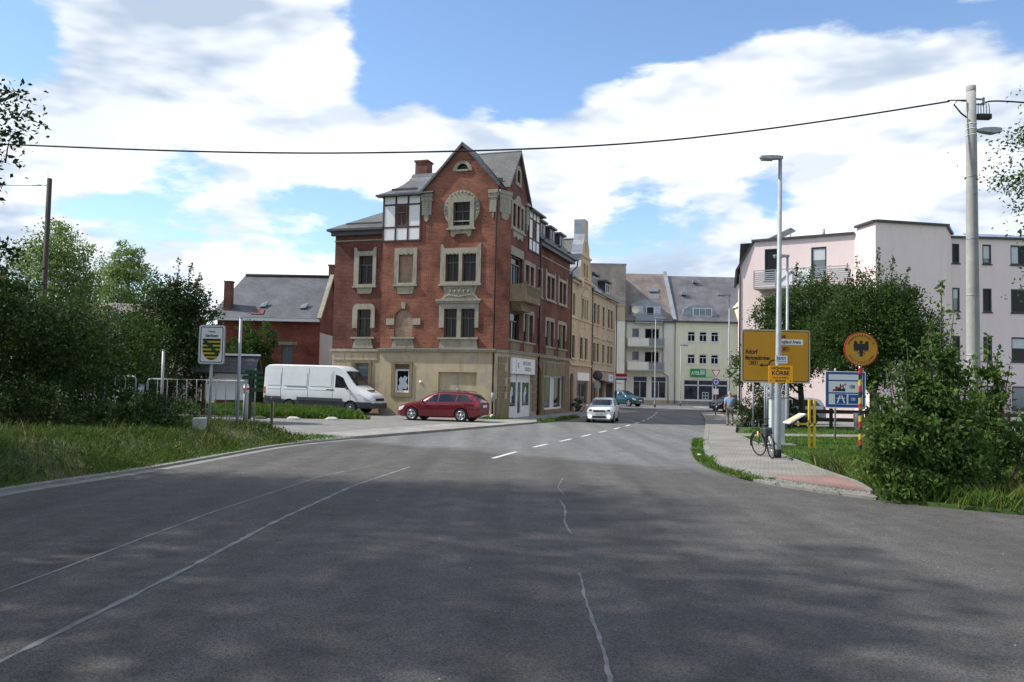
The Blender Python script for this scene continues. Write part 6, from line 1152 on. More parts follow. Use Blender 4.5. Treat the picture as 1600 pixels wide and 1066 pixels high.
# --- dark red estate car parked by the wall (its nose points left)
def estate():
    c = empty('estate_car', (-3.42, 42.25, .07), 0, 'dark red estate car parked beside the ochre wall', 'car')
    B = Body(4.45, [(-2.22, .98), (-2.16, 1.08), (-1.75, 1.40), (-1.4, 1.46), (-.3, 1.48), (.15, 1.45), (.55, 1.28), (1.08, .99), (1.7, .88), (2.05, .78), (2.22, .66)], [(-2.22, .92), (-1.0, .95), (1.0, .91), (2.22, .6)],
             [(-2.22, .62), (-1.9, .62), (-1.3, .63), (.2, .62), (.9, .70), (1.5, .70), (2.22, .5)], [(-2.22, .72), (-2.05, .84), (-1.4, .885), (1.2, .885), (1.8, .84), (2.05, .76), (2.22, .6)], [(-2.22, .34), (-1.9, .2), (1.9, .19), (2.22, .24)])
    P_ = K['carred']; link('body', B.mesh((-1.28, 1.35), .325, P_), None, c)
    for wx in (-1.28, 1.35):
        for sd_ in (1, -1): wheel(c, wx, sd_*.78, .325, .2, 5, K['rim'], sd_)
    common(c, B, [[(.0, 5.1), (.86, 5.1), (.28, 5.9), (-.02, 5.9)], [(-.95, 5.1), (-.06, 5.1), (-.08, 5.9), (-.98, 5.9)], [(-1.85, 5.2), (-1.02, 5.1), (-1.05, 5.9), (-1.5, 5.9)]], [(-.03, 2.4, 5), (-1.0, 3.6, 5), (.98, 2.4, 4.8)], [(-.2, 4.35), (-1.12, 4.35)], (.72, P_), P_)
    topglass(B, c, 'windscreen', K['carglass'], .5, 1.0, .86, .9); topglass(B, c, 'rear_window', K['carglass'], -2.08, -1.78)
    for sd_ in (1, -1):
        patch(B, c, 'tail_lamp', K['lampred'], [(-2.2, 4.1), (-1.98, 4.2), (-2.02, 5.2), (-2.19, 5.4)], sd_, .012); patch(B, c, 'headlamp', K['lampclear'], [(1.86, 4.2), (2.17, 3.6), (2.14, 5.2), (1.75, 5.2)], sd_, .012)
        mb = MB(); mb.tube([(-1.6, sd_*.6, 1.46), (-1.3, sd_*.6, 1.51), (0, sd_*.6, 1.53), (.3, sd_*.6, 1.47)], .018, 6); mb.build('roof_rail', K['plastic'], c); patch(B, c, 'rubbing_strip', K['carred'], [(-.85, 3.55), (.95, 3.55), (.95, 3.75), (-.85, 3.75)], sd_, .018)
    bumperbox(c, 'number_plate', K['plate'], -2.245, -.26, .26, .72, .84); bumperbox(c, 'grille', K['black'], 2.2, -.36, .36, .5, .62); bumperbox(c, 'air_intake', K['black'], 2.2, -.45, .45, .28, .4); return c
car1 = estate(); car1.rotation_euler[2] = math.pi-R(17)

# --- white hatchback coming towards us with its lamps on
def hatch(name, label, loc, rz, paint, scale=1., lit=True, light=True):
    c = empty(name, loc, rz, label, 'car'); c.scale = (scale,)*3
    B = Body(3.99, [(-1.99, .95), (-1.93, 1.12), (-1.72, 1.42), (-1.3, 1.49), (-.2, 1.5), (.25, 1.46), (.62, 1.27), (1.05, 1.03), (1.55, .95), (1.85, .86), (1.99, .72)], [(-1.99, .92), (-.9, .98), (1.0, .93), (1.99, .66)],
             [(-1.99, .58), (-1.2, .6), (.2, .6), (.9, .68), (1.5, .68), (1.99, .54)], [(-1.99, .7), (-1.8, .8), (-1.2, .83), (1.1, .83), (1.6, .80), (1.85, .74), (1.99, .66)], [(-1.99, .34), (-1.7, .2), (1.7, .2), (1.99, .24)])
    link('body', B.mesh((-1.2, 1.25), .31, paint), None, c)
    for wx in (-1.2, 1.25):
        for sd_ in (1, -1): wheel(c, wx, sd_*.73, .31, .19, 6, K['steelrim'], sd_)
    common(c, B, [[(-.05, 5.1), (.85, 5.1), (.3, 5.9), (-.08, 5.9)], [(-.95, 5.1), (-.12, 5.1), (-.14, 5.9), (-1.0, 5.9)], [(-1.7, 5.25), (-1.03, 5.1), (-1.08, 5.9), (-1.4, 5.9)]], [(-.08, 2.4, 5), (-1.0, 3.6, 5), (.95, 2.4, 4.8)], [(-.25, 4.35), (-1.15, 4.35)], (.7, paint), paint)
    topglass(B, c, 'windscreen', K['carglass'], .42, 1.02, .9, .95); topglass(B, c, 'rear_window', K['carglass'], -1.9, -1.72)
    for sd_ in (1, -1):
        patch(B, c, 'headlamp', K['lampclear'], [(1.68, 4.1), (1.96, 3.6), (1.96, 4.9), (1.58, 5.1)], sd_, .014); patch(B, c, 'tail_lamp', K['lampred'], [(-1.97, 4.2), (-1.8, 4.2), (-1.82, 5.3), (-1.95, 5.4)], sd_, .012)
        mb = MB(); mb.lathe([(.0, .05), (.075, .05), (.085, .0), (0, -.02)], 14, lambda a, b, d: (1.985+d, sd_*.56+a, .40+b)); mb.build('fog_lamp', K['lamplit'] if lit else K['lampclear'], c)
        mb = MB(); mb.lathe([(.0, .03), (.075, .03), (.09, .0), (0, -.02)], 14, lambda a, b, d: (1.96+d, sd_*.53+a*1.4, .73+b)); mb.build('headlamp_lens', K['plastic'], c)
    g = bumperbox(c, 'grille', K['black'], 1.985, -.36, .36, .64, .76); mb = MB(); mb.box(1.99, 2.03, -.4, .4, .765, .79); mb.build('chrome_strip', K['chrome'], g); mb = MB(); mb.box(1.992, 2.025, -.34, .34, .69, .705); mb.build('grille_bar', K['chrome'], g)
    bumperbox(c, 'air_intake', K['black'], 1.985, -.42, .42, .30, .42); bumperbox(c, 'number_plate', K['plate'], 1.99, -.26, .26, .50, .61, .04); lettering('plate', lambda a, d, z: (2.034, -a, .555+z) if False else (2.034, a, .555+z), c, K['black'], 1, 1); return c
car2 = hatch('hatchback_car', 'white hatchback driving towards the viewer with fog lamps lit', (5.15, 46.4, 0), R(-100), K['carwhite'], .9)
car2.rotation_euler[2] = R(-103)

# --- teal off-roader behind the terrace, silver car behind the lawn
def suv(name, label, loc, rz, paint):
    c = empty(name, loc, rz, label, 'car')
    B = Body(4.17, [(-2.08, 1.0), (-2.0, 1.2), (-1.8, 1.5), (-1.4, 1.6), (.1, 1.6), (.4, 1.53), (.98, 1.13), (1.6, 1.04), (1.95, .95), (2.08, .8)], [(-2.08, .98), (1.0, 1.0), (2.08, .75)],
             [(-2.08, .6), (.2, .63), (.95, .74), (2.08, .62)], [(-2.08, .76), (-1.8, .87), (1.5, .88), (1.9, .82), (2.08, .7)], [(-2.08, .42), (-1.7, .27), (1.7, .27), (2.08, .32)])
    link('body', B.mesh((-1.25, 1.27), .35, paint, True, 2), None, c)
    for wx in (-1.25, 1.27):
        for sd_ in (1, -1): wheel(c, wx, sd_*.77, .35, .21, 5, K['steelrim'], sd_)
    common(c, B, [[(-.05, 5.1), (.8, 5.1), (.3, 5.9), (-.06, 5.9)], [(-1.0, 5.1), (-.1, 5.1), (-.12, 5.9), (-1.02, 5.9)], [(-1.75, 5.2), (-1.08, 5.1), (-1.1, 5.9), (-1.5, 5.9)]], [(-.07, 2.4, 5), (.9, 2.4, 4.8)], [(-.25, 4.35)], (.66, paint), paint)
    topglass(B, c, 'windscreen', K['carglass'], .4, .95, .9, .95); topglass(B, c, 'rear_window', K['carglass'], -2.0, -1.8)
    for sd_ in (1, -1): patch(B, c, 'headlamp', K['lampclear'], [(1.75, 4.2), (2.05, 3.8), (2.03, 5.0), (1.66, 5.1)], sd_, .014); patch(B, c, 'tail_lamp', K['lampred'], [(-2.06, 4.2), (-1.85, 4.2), (-1.87, 5.3), (-2.03, 5.4)], sd_, .012)
    bumperbox(c, 'grille', K['black'], 2.07, -.45, .45, .68, .82); bumperbox(c, 'air_intake', K['plastic'], 2.07, -.5, .5, .4, .55); bumperbox(c, 'number_plate', K['plate'], 2.08, -.26, .26, .56, .66, .035); return c
suv('off_road_car', 'teal off-road car emerging behind the end of the beige terrace', (11.2, 83.5, .0), R(-42), K['carteal'])
hatch('parked_car', 'silver hatchback parked behind the lamp posts and wooden fence', (15.6, 47.2, .07), R(180), K['carsilver'], 1., False)
hatch('parked_car', 'dark blue car parked behind the hedge', (19.3, 72.5, .0), R(200), K['carblue'], 1., False)

# --- white panel van
def van():
    c = empty('panel_van', (-10.55, 47.45, .17), R(-18.3), 'white high-roof panel van parked beside the brick house', 'van')
    B = Body(6.9, [(-3.45, 2.55), (-3.38, 2.66), (-2.9, 2.70), (1.0, 2.66), (1.35, 2.60), (1.75, 2.35), (2.35, 1.62), (2.62, 1.42), (3.2, 1.12), (3.38, 1.02), (3.45, .85)], [(-3.45, 1.4), (1.9, 1.36), (2.4, 1.25), (3.45, .75)],
             [(-3.45, .86), (1.0, .86), (1.8, .82), (2.4, .85), (3.45, .72)], [(-3.45, .97), (-3.3, .99), (2.3, .99), (3.0, .95), (3.3, .88), (3.45, .78)], [(-3.45, .45), (-3.2, .36), (3.2, .30), (3.45, .32)], sill=.36, soft=3)
    P_ = K['vanwhite']; link('body', B.mesh((-1.75, 2.15), .35, P_, True, 3), None, c)
    for wx in (-1.75, 2.15):
        for sd_ in (1, -1): wheel(c, wx, sd_*.86, .35, .22, 0, K['steelrim'], sd_)
    common(c, B, [[(1.15, 5.06), (2.05, 5.06), (1.62, 5.62), (1.15, 5.66)]], [(1.02, 2.4, 5.8), (-.55, 3.1, 5.9), (-2.3, 3.1, 5.9), (2.12, 3.0, 5)], [], (1.95, K['plastic']), P_)
    topglass(B, c, 'windscreen', K['carglass'], 1.72, 2.42, .92, .93)
    for sd_ in (1, -1):
        for x0_, x1_ in ((-3.2, -2.35), (-2.2, -.65), (-.45, .9)):                       # pressed side panels
            for t0, t1 in ((4.35, 4.95), (5.08, 5.72)): patch(B, c, 'pressed_panel', P_, [(x0_, t0), (x1_, t0), (x1_, t1), (x0_, t1)], sd_, .016, 4, 3)
        patch(B, c, 'rail_cover', K['steelrim'], [(-1.9, 5.0), (-.6, 5.0), (-.6, 5.05), (-1.9, 5.05)], sd_, .02, 4, 1); patch(B, c, 'door_handle', K['plastic'], [(.62, 4.35), (1.1, 4.35), (1.1, 4.75), (.62, 4.75)], sd_, .02, 3, 2)
        patch(B, c, 'tail_lamp', K['lampred'], [(-3.43, 3.5), (-3.32, 3.5), (-3.32, 5.0), (-3.43, 5.0)], sd_, .014); patch(B, c, 'headlamp', K['lampclear'], [(2.9, 4.0), (3.4, 3.6), (3.4, 4.6), (2.85, 4.7)], sd_, .014); patch(B, c, 'side_marker', K['lampamber'], [(2.62, 4.5), (2.78, 4.5), (2.78, 4.75), (2.62, 4.75)], sd_, .014)
        patch(B, c, 'rubbing_strip', K['plastic'], [(-3.38, 3.0), (-2.25, 3.0), (-2.25, 3.3), (-3.38, 3.3)], sd_, .02); patch(B, c, 'rubbing_strip', K['plastic'], [(-1.25, 3.0), (1.65, 3.0), (1.65, 3.3), (-1.25, 3.3)], sd_, .02)
    bumperbox(c, 'grille', K['black'], 3.43, -.5, .5, .72, .88); bumperbox(c, 'number_plate', K['plate'], 3.46, -.26, .26, .5, .61, .03); mb = MB(); mb.box(3.2, 3.5, -.8, .8, .32, .62); bev(mb.build('bumper', K['plastic'], c), .05, 3)
    mb = MB(); mb.box(2.75, 2.95, -.35, .35, 1.27, 1.33); mb.build('bonnet_vent', K['black'], c); return c
van()
# ------------------------------------------------------------ poles, lamps and wires
def cyl(r0, r1, z0, z1, n=14, xf=None, mb=None): return (mb or MB()).lathe([(0, z0), (r0, z0), (r1, z1), (0, z1)], n, xf)
def lamp_post(name, label, loc, h, r, hd, rz=0, m=None, dx=0.):
    c = empty(name, loc, rz, label, 'street lamp', 'street lamps'); c.rotation_euler[1] = dx
    mb = MB(); mb.lathe([(r*1.0, -.1), (r*1.0, 2.2), (r*.86, 2.25), (r*.55, h), (0, h)], 16); mb.build('pole', m or K['zinc'], c)
    mb = MB(); mb.lathe([(r*1.15, 0), (r*1.15, .22), (r*1.0, .24)], 16); mb.build('base_sleeve', K['rubber'], c)
    s = hd; mb = MB(); prof = [(-.95, -.01, .05, .11), (-.9, -.05, .06, .14), (-.45, -.07, .09, .16), (-.1, -.04, .09, .13), (.12, -.03, .07, .08)]; vs = []
    for x, zb, zt, wv in prof: vs += [(x*s, -wv*s, h+zb*s), (x*s, wv*s, h+zb*s), (x*s, wv*s*.8, h+zt*s+.03), (x*s, -wv*s*.8, h+zt*s+.03)]
    mb.add(vs, [(i*4+j, i*4+(j+1) % 4, i*4+4+(j+1) % 4, i*4+4+j) for i in range(4) for j in range(4)]+[(0, 1, 2, 3), (19, 18, 17, 16)]); hdo = bev(mb.build('lamp_head', K['steel'], c), .015)
    mb = MB(); mb.box(-.9*s, -.35*s, -.11*s, .11*s, h-.12*s, h-.055*s); bev(mb.build('lamp_cover', K['lime'] if False else K['concrete'], hdo), .03); return c
lamp_post('street_lamp', 'tall street lamp carrying the orange poster, bicycle leaning on its foot', (7.55, 23.6, .07), 8.55, .095, .62, 0, dx=R(.35))
lamp_post('street_lamp', 'shorter street lamp behind the yellow direction sign', (13.75, 41.5, .06), 8.6, .10, .75, 0)
lamp_post('street_lamp', 'slender street lamp before the balconies of the cream house', (13.9, 80.5, .05), 8.6, .08, 1.0, math.pi)
lamp_post('street_lamp', 'thin street lamp in front of the yellow shop house', (17.9, 88, .05), 6.4, .07, .8, math.pi)
lamp_post('street_lamp', 'street lamp between the yellow house and the pink building', (19.6, 75, .05), 10.4, .09, 1.2, 0)
# concrete pole with its fittings
UP = empty('utility_pole', (14.6, 26.3, 0), 0, 'thick round concrete utility pole with cable fittings on the right', 'utility pole')
mb = MB(); mb.lathe([(.215, -.2), (.188, 5), (.160, 10), (.142, 11.85), (0, 11.85)], 24); mb.build('pole', K['concrete'], UP)
mb = MB(); mb.lathe([(.148, 11.68), (.148, 11.86), (0, 11.9)], 24); mb.build('pole_cap', K['plinth'], UP)
for z in (3.2, 5.1, 6.9, 8.9, 10.25, 10.45, 10.62):
    r_ = .188-(z-5)*.0058+.008; mb = MB(); mb.lathe([(r_-.02, z-.012), (r_, z-.012), (r_, z+.012), (r_-.02, z+.012)], 24); mb.build('band', K['lead'] if z < 10 else K['white'], UP)
mb = MB(); mb.box(.12, .42, -.04, .04, 11.42, 11.46); mb.box(.38, .42, -.04, .04, 11.25, 11.5); mb.box(.12, .40, -.03, .03, 11.25, 11.29); mb.build('bracket', K['lead'], UP)
mb = MB(); mb.box(.15, .62, -.1, .1, 10.78, 10.95); bev(mb.build('junction_box', K['black'], UP), .02)
for i in range(5): mb = MB(); mb.tube([(.2+i*.09, -.05, 10.95), (.19+i*.09, -.06, 11.15), (.22+i*.08, -.04, 11.3)], .012, 5); mb.build('lead_wire', K['black'], UP)
mb = MB(); mb.tube([(-.2, -.05, 11.35), (-.45, -.03, 11.38), (-.55, 0, 11.25), (-.35, -.05, 10.95), (-.2, -.1, 10.8)], .025, 6); mb.tube([(-.16, 0, 11.4), (-.75, 0, 11.38)], .02, 6); mb.build('cable_loop', K['black'], UP)
vs = MB(); prof = [(.18, -.02, .06, .05), (.35, -.05, .1, .12), (.68, -.09, .12, .14), (.93, -.03, .11, .11), (.97, .02, .06, .05)]; pv = []
for x, zb, zt, wv in prof: pv += [(x, -wv, 10.4+zb), (x, wv, 10.4+zb), (x, wv*.8, 10.4+zt), (x, -wv*.8, 10.4+zt)]
vs.add(pv, [(i*4+j, i*4+(j+1) % 4, i*4+4+(j+1) % 4, i*4+4+j) for i in range(4) for j in range(4)]+[(0, 1, 2, 3), (19, 18, 17, 16)]); bev(vs.build('lamp_head', K['steel'], UP), .02)
def wire(label, pts, r, name='overhead_cable'):
    mb = MB(); mb.tube(smooth_path3(pts), r, 6); return tag(mb.build(name, K['black']), label, 'cable')
def smooth_path3(p, it=3):
    for _ in range(it):
        q = [p[0]]
        for a, b in zip(p[:-1], p[1:]): q += [tuple(a[i]*.75+b[i]*.25 for i in range(3)), tuple(a[i]*.25+b[i]*.75 for i in range(3))]
        p = q+[p[-1]]
    return p
wire('thick black cable sagging across the street from the concrete pole', [(13.9, 26.3, 11.35), (11.2, 26.3, 10.85), (7.8, 26.3, 10.28), (3.8, 26.3, 9.75), (-1.5, 26.3, 9.4), (-8.0, 26.4, 9.22), (-15.5, 26.6, 9.38), (-24, 26.8, 9.7)], .028)
wire('short cable running out of the picture right of the concrete pole', [(14.95, 26.3, 11.3), (15.3, 26.3, 11.42), (17, 26.3, 11.32), (24, 26.3, 11.1)], .026)
WP = empty('wooden_pole', (-17.25, 30.5, 0), 0, 'dark wooden telegraph pole standing among the bushes', 'utility pole'); mb = MB(); mb.lathe([(.105, -.2), (.085, 9.25), (0, 9.28)], 12); mb.build('pole', K['wood'], WP); mb = MB(); mb.tube([(-.1, 0, 9.0), (-.3, 0, 9.0)], .012, 5); mb.tube([(-.3, 0, 9.0), (-.62, 0, 8.99)], .025, 6); mb.tube([(-.05, 0, 9.2), (-.09, 0, 9.6)], .008, 5); mb.build('insulator', K['lead'], WP)
wire('thin wire leaving the wooden pole towards the left edge', [(-17.87, 30.5, 8.99), (-22, 30.5, 8.9), (-26, 30.5, 8.95)], .011)

# ------------------------------------------------------------ signs on the left
FX = lambda ox, oy, rz=0.: fac(ox, oy, math.cos(rz), math.sin(rz))
def post(name, c, r, z0, z1, m, x=0, y=0): mb = MB(); mb.lathe([(0, z0), (r, z0), (r, z1), (0, z1)], 12, lambda a, b, d: (x+a, y+b, d)); return mb.build(name, m, c)
def rrect(a, b, c, d, r=.08, n=5): return arc(b-r, c+r, r, -90, 0, n)+arc(b-r, d-r, r, 0, 90, n)+arc(a+r, d-r, r, 90, 180, n)+arc(a+r, c+r, r, 180, 270, n)
VZ = lambda x, y: float(verge_z(x, y))
S = empty('coat_of_arms_sign', (-9.75, 27.0, .1), 0, 'white sign with black and yellow striped shield with green diagonal on a grey post', 'sign'); f = fac(0, 0, 1, 0)
post('pole', S, .045, -.1, 3.55, K['zinc'], 0, .06); mb = MB(); mb.prism(rrect(-.43, .43, 2.34, 3.62, .09), f, 0, .04, back=True); bo = mb.build('sign_board', K['steel'], S)
mb = MB(); mb.prism(rrect(-.405, .405, 2.365, 3.595, .075), f, -.004, 0); mb.build('sign_face', K['white'], bo); mb = MB(); mb.prism(rrect(-.37, .37, 2.4, 3.56, .06), f, -.008, -.004, (rrect(-.345, .345, 2.425, 3.535, .05),)); mb.build('border_line', K['signblack'], bo)
lettering('frst', f, bo, K['signblack'], .7, .8, 0, 3.40, -.008); lettering('sachsen', f, bo, K['signblack'], .92, .9, 0, 3.27, -.008)
def shield(x0, x1, zt, zb, n=10): return [(x1, zt), (x0, zt), (x0, (zt+zb)/2)]+arc((x0+x1)/2, (zt+zb)/2, (x1-x0)/2, 180, 360, n, (zt-zb)/2)[1:-1]+[(x1, (zt+zb)/2)]
mb = MB(); mb.prism(shield(-.29, .29, 3.17, 2.48), f, -.010, -.004); sh = mb.build('shield', K['signblack'], bo)
for i in range(5):
    z1 = 3.10-i*.125; z0 = z1-.06; hw = lambda z: .285 if z > 2.83 else .285*math.sqrt(max(0, 1-((2.825-z)/.345)**2)); a0_, a1_ = hw(z0), hw(z1)
    mb = MB(); mb.prism([(-a0_, z0), (a0_, z0), (a1_, z1), (-a1_, z1)], f, -.013, -.009); mb.build('shield_stripe', K['shieldyellow'], sh)
mb = MB(); pts = [(-.29, 3.14), (-.2, 3.16), (-.12, 3.06), (0.02, 2.98), (.12, 2.84), (.24, 2.72), (.22, 2.62), (.15, 2.66), (.02, 2.8), (-.1, 2.92), (-.22, 3.02)]; mb.prism(pts, f, -.017, -.012); mb.build('shield_wreath', K['shieldgreen'], sh)
PB = empty('bare_post', (-8.83, 27.0, .05), 0, 'tall bare galvanised post standing beside the coat of arms sign', 'post'); post('pole', PB, .05, -.1, 3.9, K['zinc']); post('cap', PB, .055, 3.9, 3.93, K['lead'])
PB = empty('bare_post', (-11.3, 27.0, .1), 0, 'shorter bare grey post among the grass behind the railing', 'post'); post('pole', PB, .045, -.1, 2.75, K['steel']); post('cap', PB, .05, 2.75, 2.78, K['lead'])
# railings
def railing(label, loc, rz, L, h=1.05, n=8):
    c = empty('metal_railing', loc, rz, label, 'railing', 'grey railings on the left verge'); r = .03; mb = MB(); mb.tube([(0, 0, -.1), (0, 0, h-.1), (.03, 0, h-.03), (.1, 0, h), (L-.1, 0, h), (L-.03, 0, h-.03), (L, 0, h-.1), (L, 0, -.1)], r, 10); mb.build('frame', K['zinc'], c)
    mb = MB(); mb.tube([(0, 0, .2), (L, 0, .2)], .022, 8); mb.build('lower_rail', K['zinc'], c); mm = MB(); mm.tube([(0, 0, .2), (0, 0, h)], .016, 6); me = mm.mesh('bar'); me.materials.append(K['zinc'])
    for i in range(1, n+1):
        o = link('bar', me, None, c); o.location = (L*i/(n+1), 0, 0)
    mb = MB()
    for i in range(n+1): a, b = L*i/(n+1), L*(i+1)/(n+1); mb.tube([(a, 0, .45), ((a+b)/2, 0, .36), (b, 0, .45)], .01, 5)
    mb.build('curved_wire', K['zinc'], c); return c
railing('grey tubular railing in front of the shelter board', (-11.9, 27.3, .55), R(-2), 3.25, 1.38, 9); railing('grey tubular railing half buried in the brambles', (-14.75, 27.5, .6), R(-2), 2.4, 1.4, 6)
PB = empty('bollard_post', (-12.15, 27.4, .55), 0, 'thick grey post between the two railings', 'post'); post('pole', PB, .09, -.1, 1.15, K['zinc']); post('cap', PB, .095, 1.15, 1.18, K['lead'])
PB = empty('marker_post', (-8.7, 27.4, .42), 0, 'grey post with red and white banded top at the end of the railing', 'post'); post('pole', PB, .085, -.1, 1.35, K['zinc']); post('white_band', PB, .09, 1.1, 1.35, K['white']); post('red_band', PB, .093, 1.2, 1.28, K['redsign']); post('cap', PB, .07, 1.35, 1.4, K['white'])
BO_ = empty('bollard', (-8.75, 30.6, .07), 0, 'short dark metal bollard at the driveway edge', 'bollard'); mb = MB(); mb.lathe([(.05, -.1), (.05, 1.1), (.062, 1.12), (.062, 1.25), (.04, 1.29), (0, 1.3)], 14); mb.build('pole', K['plastic'], BO_)
SB = empty('concrete_block', (-9.0, 24.2, .5), R(12), 'small white concrete block in the grass', 'block'); mb = MB(); mb.box(-.18, .18, -.14, .14, -.1, .34); bev(mb.build('block', K['concrete'], SB), .02)
# shelter board
IB = empty('notice_shelter', (-12.5, 36.6, .3), R(4), 'wooden notice shelter with pitched roof and pale board behind the railing', 'notice board'); f = fac(0, 0, 1, 0)
for x in (-1.0, 1.0): mb = MB(); mb.box(x-.07, x+.07, .05, .19, -.1, 2.3); mb.build('post', K['wood'], IB)
mb = MB(); mb.box(-.93, .93, .08, .12, .75, 2.1); mb.build('board', K['white'], IB); mb = MB(); mb.box(-1.0, 1.0, .06, .15, 2.1, 2.25); mb.build('beam', K['wood'], IB)
slab(IB, [(-1.35, -.7, 1.95), (1.35, -.7, 1.95), (1.35, .12, 2.72), (-1.35, .12, 2.72)], K['slate_dark'], 'roof', .07); slab(IB, [(-1.35, .94, 1.95), (1.35, .94, 1.95), (1.35, .12, 2.72), (-1.35, .12, 2.72)], K['slate_dark'], 'roof', .07); mb = MB(); mb.box(-1.38, 1.38, .0, .24, 2.70, 2.78); mb.build('ridge_cap', K['white'], IB)
HS = empty('trail_signpost', (-11.05, 36.0, .25), 0, 'post with small dark green trail signs beside the notice shelter', 'signpost'); post('pole', HS, .035, -.1, 2.2, K['steel'])
for k, (a, b, z) in enumerate(((-.45, .3, 1.95), (-.55, .35, 1.72), (0, .35, 1.48), (-.1, .35, 1.2))): plate(fac(0, -.04, 1, 0), HS, rect(a, b, z, z+.16), K['shieldgreen'], .02, 'trail_sign', 0)
PB = empty('yellow_stake', (-10.25, 36.0, .06), 0, 'thin yellow marker stake in front of the van', 'stake'); post('pole', PB, .03, -.1, 1.0, K['yellow_paint'])
for i, (x, y, s_) in enumerate(((-12.0, 39.9, 1.), (-10.4, 39.9, 1.), (-8.6, 40.3, 1.))):
    mb = MB(); rnd = random.Random(i); mb.lathe([(0, -.03), (.26, -.02), (.24, .08), (.12, .16), (0, .17)], 9, lambda a, b, c: (x+a*1.25*(1+.25*math.sin(5*a+i)), y+b*.7, c+.07), False); tag(mb.build('kerb_stone', K['stone'] if i else K['soil']), ('brown stone at the near edge of the grass mound, left of the white ones', 'white stone in the middle of the mound edge', 'white stone nearest the van front')[i], 'stone', 'stones along the mound')

# ------------------------------------------------------------ signs on the right
YS = empty('direction_sign', (9.6, 30.2, .06), 0, 'large yellow direction sign with black border and arrows', 'sign'); f = fac(0, 0, 1, 0)
for x in (-.12,): post('pole', YS, .075, -.1, 3.9, K['zinc'], x, .12)
mb = MB(); mb.box(-1.2, 1.2, .03, .08, 2.6, 2.66); mb.box(-1.2, 1.2, .03, .08, 3.6, 3.66); mb.build('cross_bar', K['zinc'], YS)
Z0, Z1, XA, XB = 2.17, 4.10, -1.26, 1.24
mb = MB(); mb.prism(rrect(XA, XB, Z0, Z1, .1), f, 0, .03, back=True); bo = mb.build('sign_board', K['beige_trim'], YS); mb = MB(); mb.prism(rrect(XA+.05, XB-.05, Z0+.05, Z1-.05, .08), f, -.004, 0); mb.build('border_line', K['signblack'], bo); mb = MB(); mb.prism(rrect(XA+.075, XB-.075, Z0+.075, Z1-.075, .06), f, -.008, -.004); mb.build('sign_face', K['orange'], bo)
T = lambda k, x, z, sx=1, sz=1, m=None, p=bo: lettering(k, f, p, m or K['signblack'], sx, sz, x, z, -.014)
T('adorf', -1.12, 3.28, .92, 1.2); T('mark', -1.12, 3.06, .68, 1.1); T('aue', .06, 3.87, .85, 1.15)
mb = MB(); mb.prism(rect(.1, .98, 3.56, 3.76), f, -.012, -.008); mb.build('white_field', K['white'], bo); T('arena', .12, 3.66, .72, .95)
for x, z in ((-.83, 2.88), (.32, 3.40)):
    mb = MB(); mb.prism(rrect(x-.16, x+.16, z-.075, z+.075, .02), f, -.012, -.008, (rrect(x-.145, x+.145, z-.06, z+.06, .02),)); mb.build('number_frame', K['signblack'], bo); T('n283', x, z, .95, .85)
def line(pts, wd, m, parent, name, d=-.012):
    p = [Vector(q) for q in pts]; A, B_ = [], []
    for i, q in enumerate(p):
        t = (p[min(i+1, len(p)-1)]-p[max(i-1, 0)]).normalized(); A.append((q.x-t.y*wd, q.y+t.x*wd)); B_.append((q.x+t.y*wd, q.y-t.x*wd))
    mb = MB(); mb.prism(A+B_[::-1], f, d, d+.004); return mb.build(name, m, parent)
line([(-.05, 2.2+.05), (-.05, 2.62), (-.10, 2.8), (-.26, 2.80), (-.55, 2.80)], .025, K['signblack'], bo, 'arrow'); line([(-.05, 2.62), (-.02, 2.85), (.1, 3.0), (.22, 3.12)], .025, K['signblack'], bo, 'arrow'); line([(-.26, 2.8), (-.24, 2.9), (-.17, 2.97), (-.05, 2.99), (.08, 2.95)], .025, K['signblack'], bo, 'arrow', -.0115)
mb = MB(); mb.prism([(-.62, 2.80), (-.5, 2.73), (-.5, 2.87)], f, -.0125, -.008); mb.build('arrow_head', K['signblack'], bo); mb = MB(); mb.prism([(.3, 3.20), (.14, 3.17), (.27, 3.04)], f, -.0125, -.008); mb.build('arrow_head', K['signblack'], bo)
# posters strapped to the lamp
PO = empty('poster_board', (7.57, 23.42, 2.18), R(-1.5), 'bright orange poster strapped to the street lamp', 'poster'); f = fac(0, 0, 1, 0); mb = MB(); mb.box(-.34, .34, -.02, .0, 0, .49); bo = mb.build('board', K['orange2'], PO)
for k, x, z, sx, sz in (('grond', .0, .405, .83, .85), ('korbe', 0, .27, .93, .95), ('vom', 0, .145, .72, 1.), ('frei', 0, .06, .72, 1.)): lettering(k, f, bo, K['signblack'], sx, sz, x, z, -.024)
for s_ in (-1, 1): mb = MB(); mb.prism([(s_*.29, .085), (s_*.29, .035), (s_*.25, .06)], f, -.024, -.021); mb.build('print_arrow', K['signblack'], bo)
PO = empty('small_placard', (7.6, 23.43, 2.73), R(-2), 'small white placard with blue letters above the orange poster', 'poster'); mb = MB(); mb.box(-.17, .16, -.02, 0, 0, .22); bo = mb.build('board', K['white'], PO); lettering('ready', f, bo, K['bluesign'], .68, .9, 0, .135, -.024); mb = MB(); mb.box(-.12, .13, -.023, -.02, .045, .07); mb.build('print_line', K['lead'], bo)
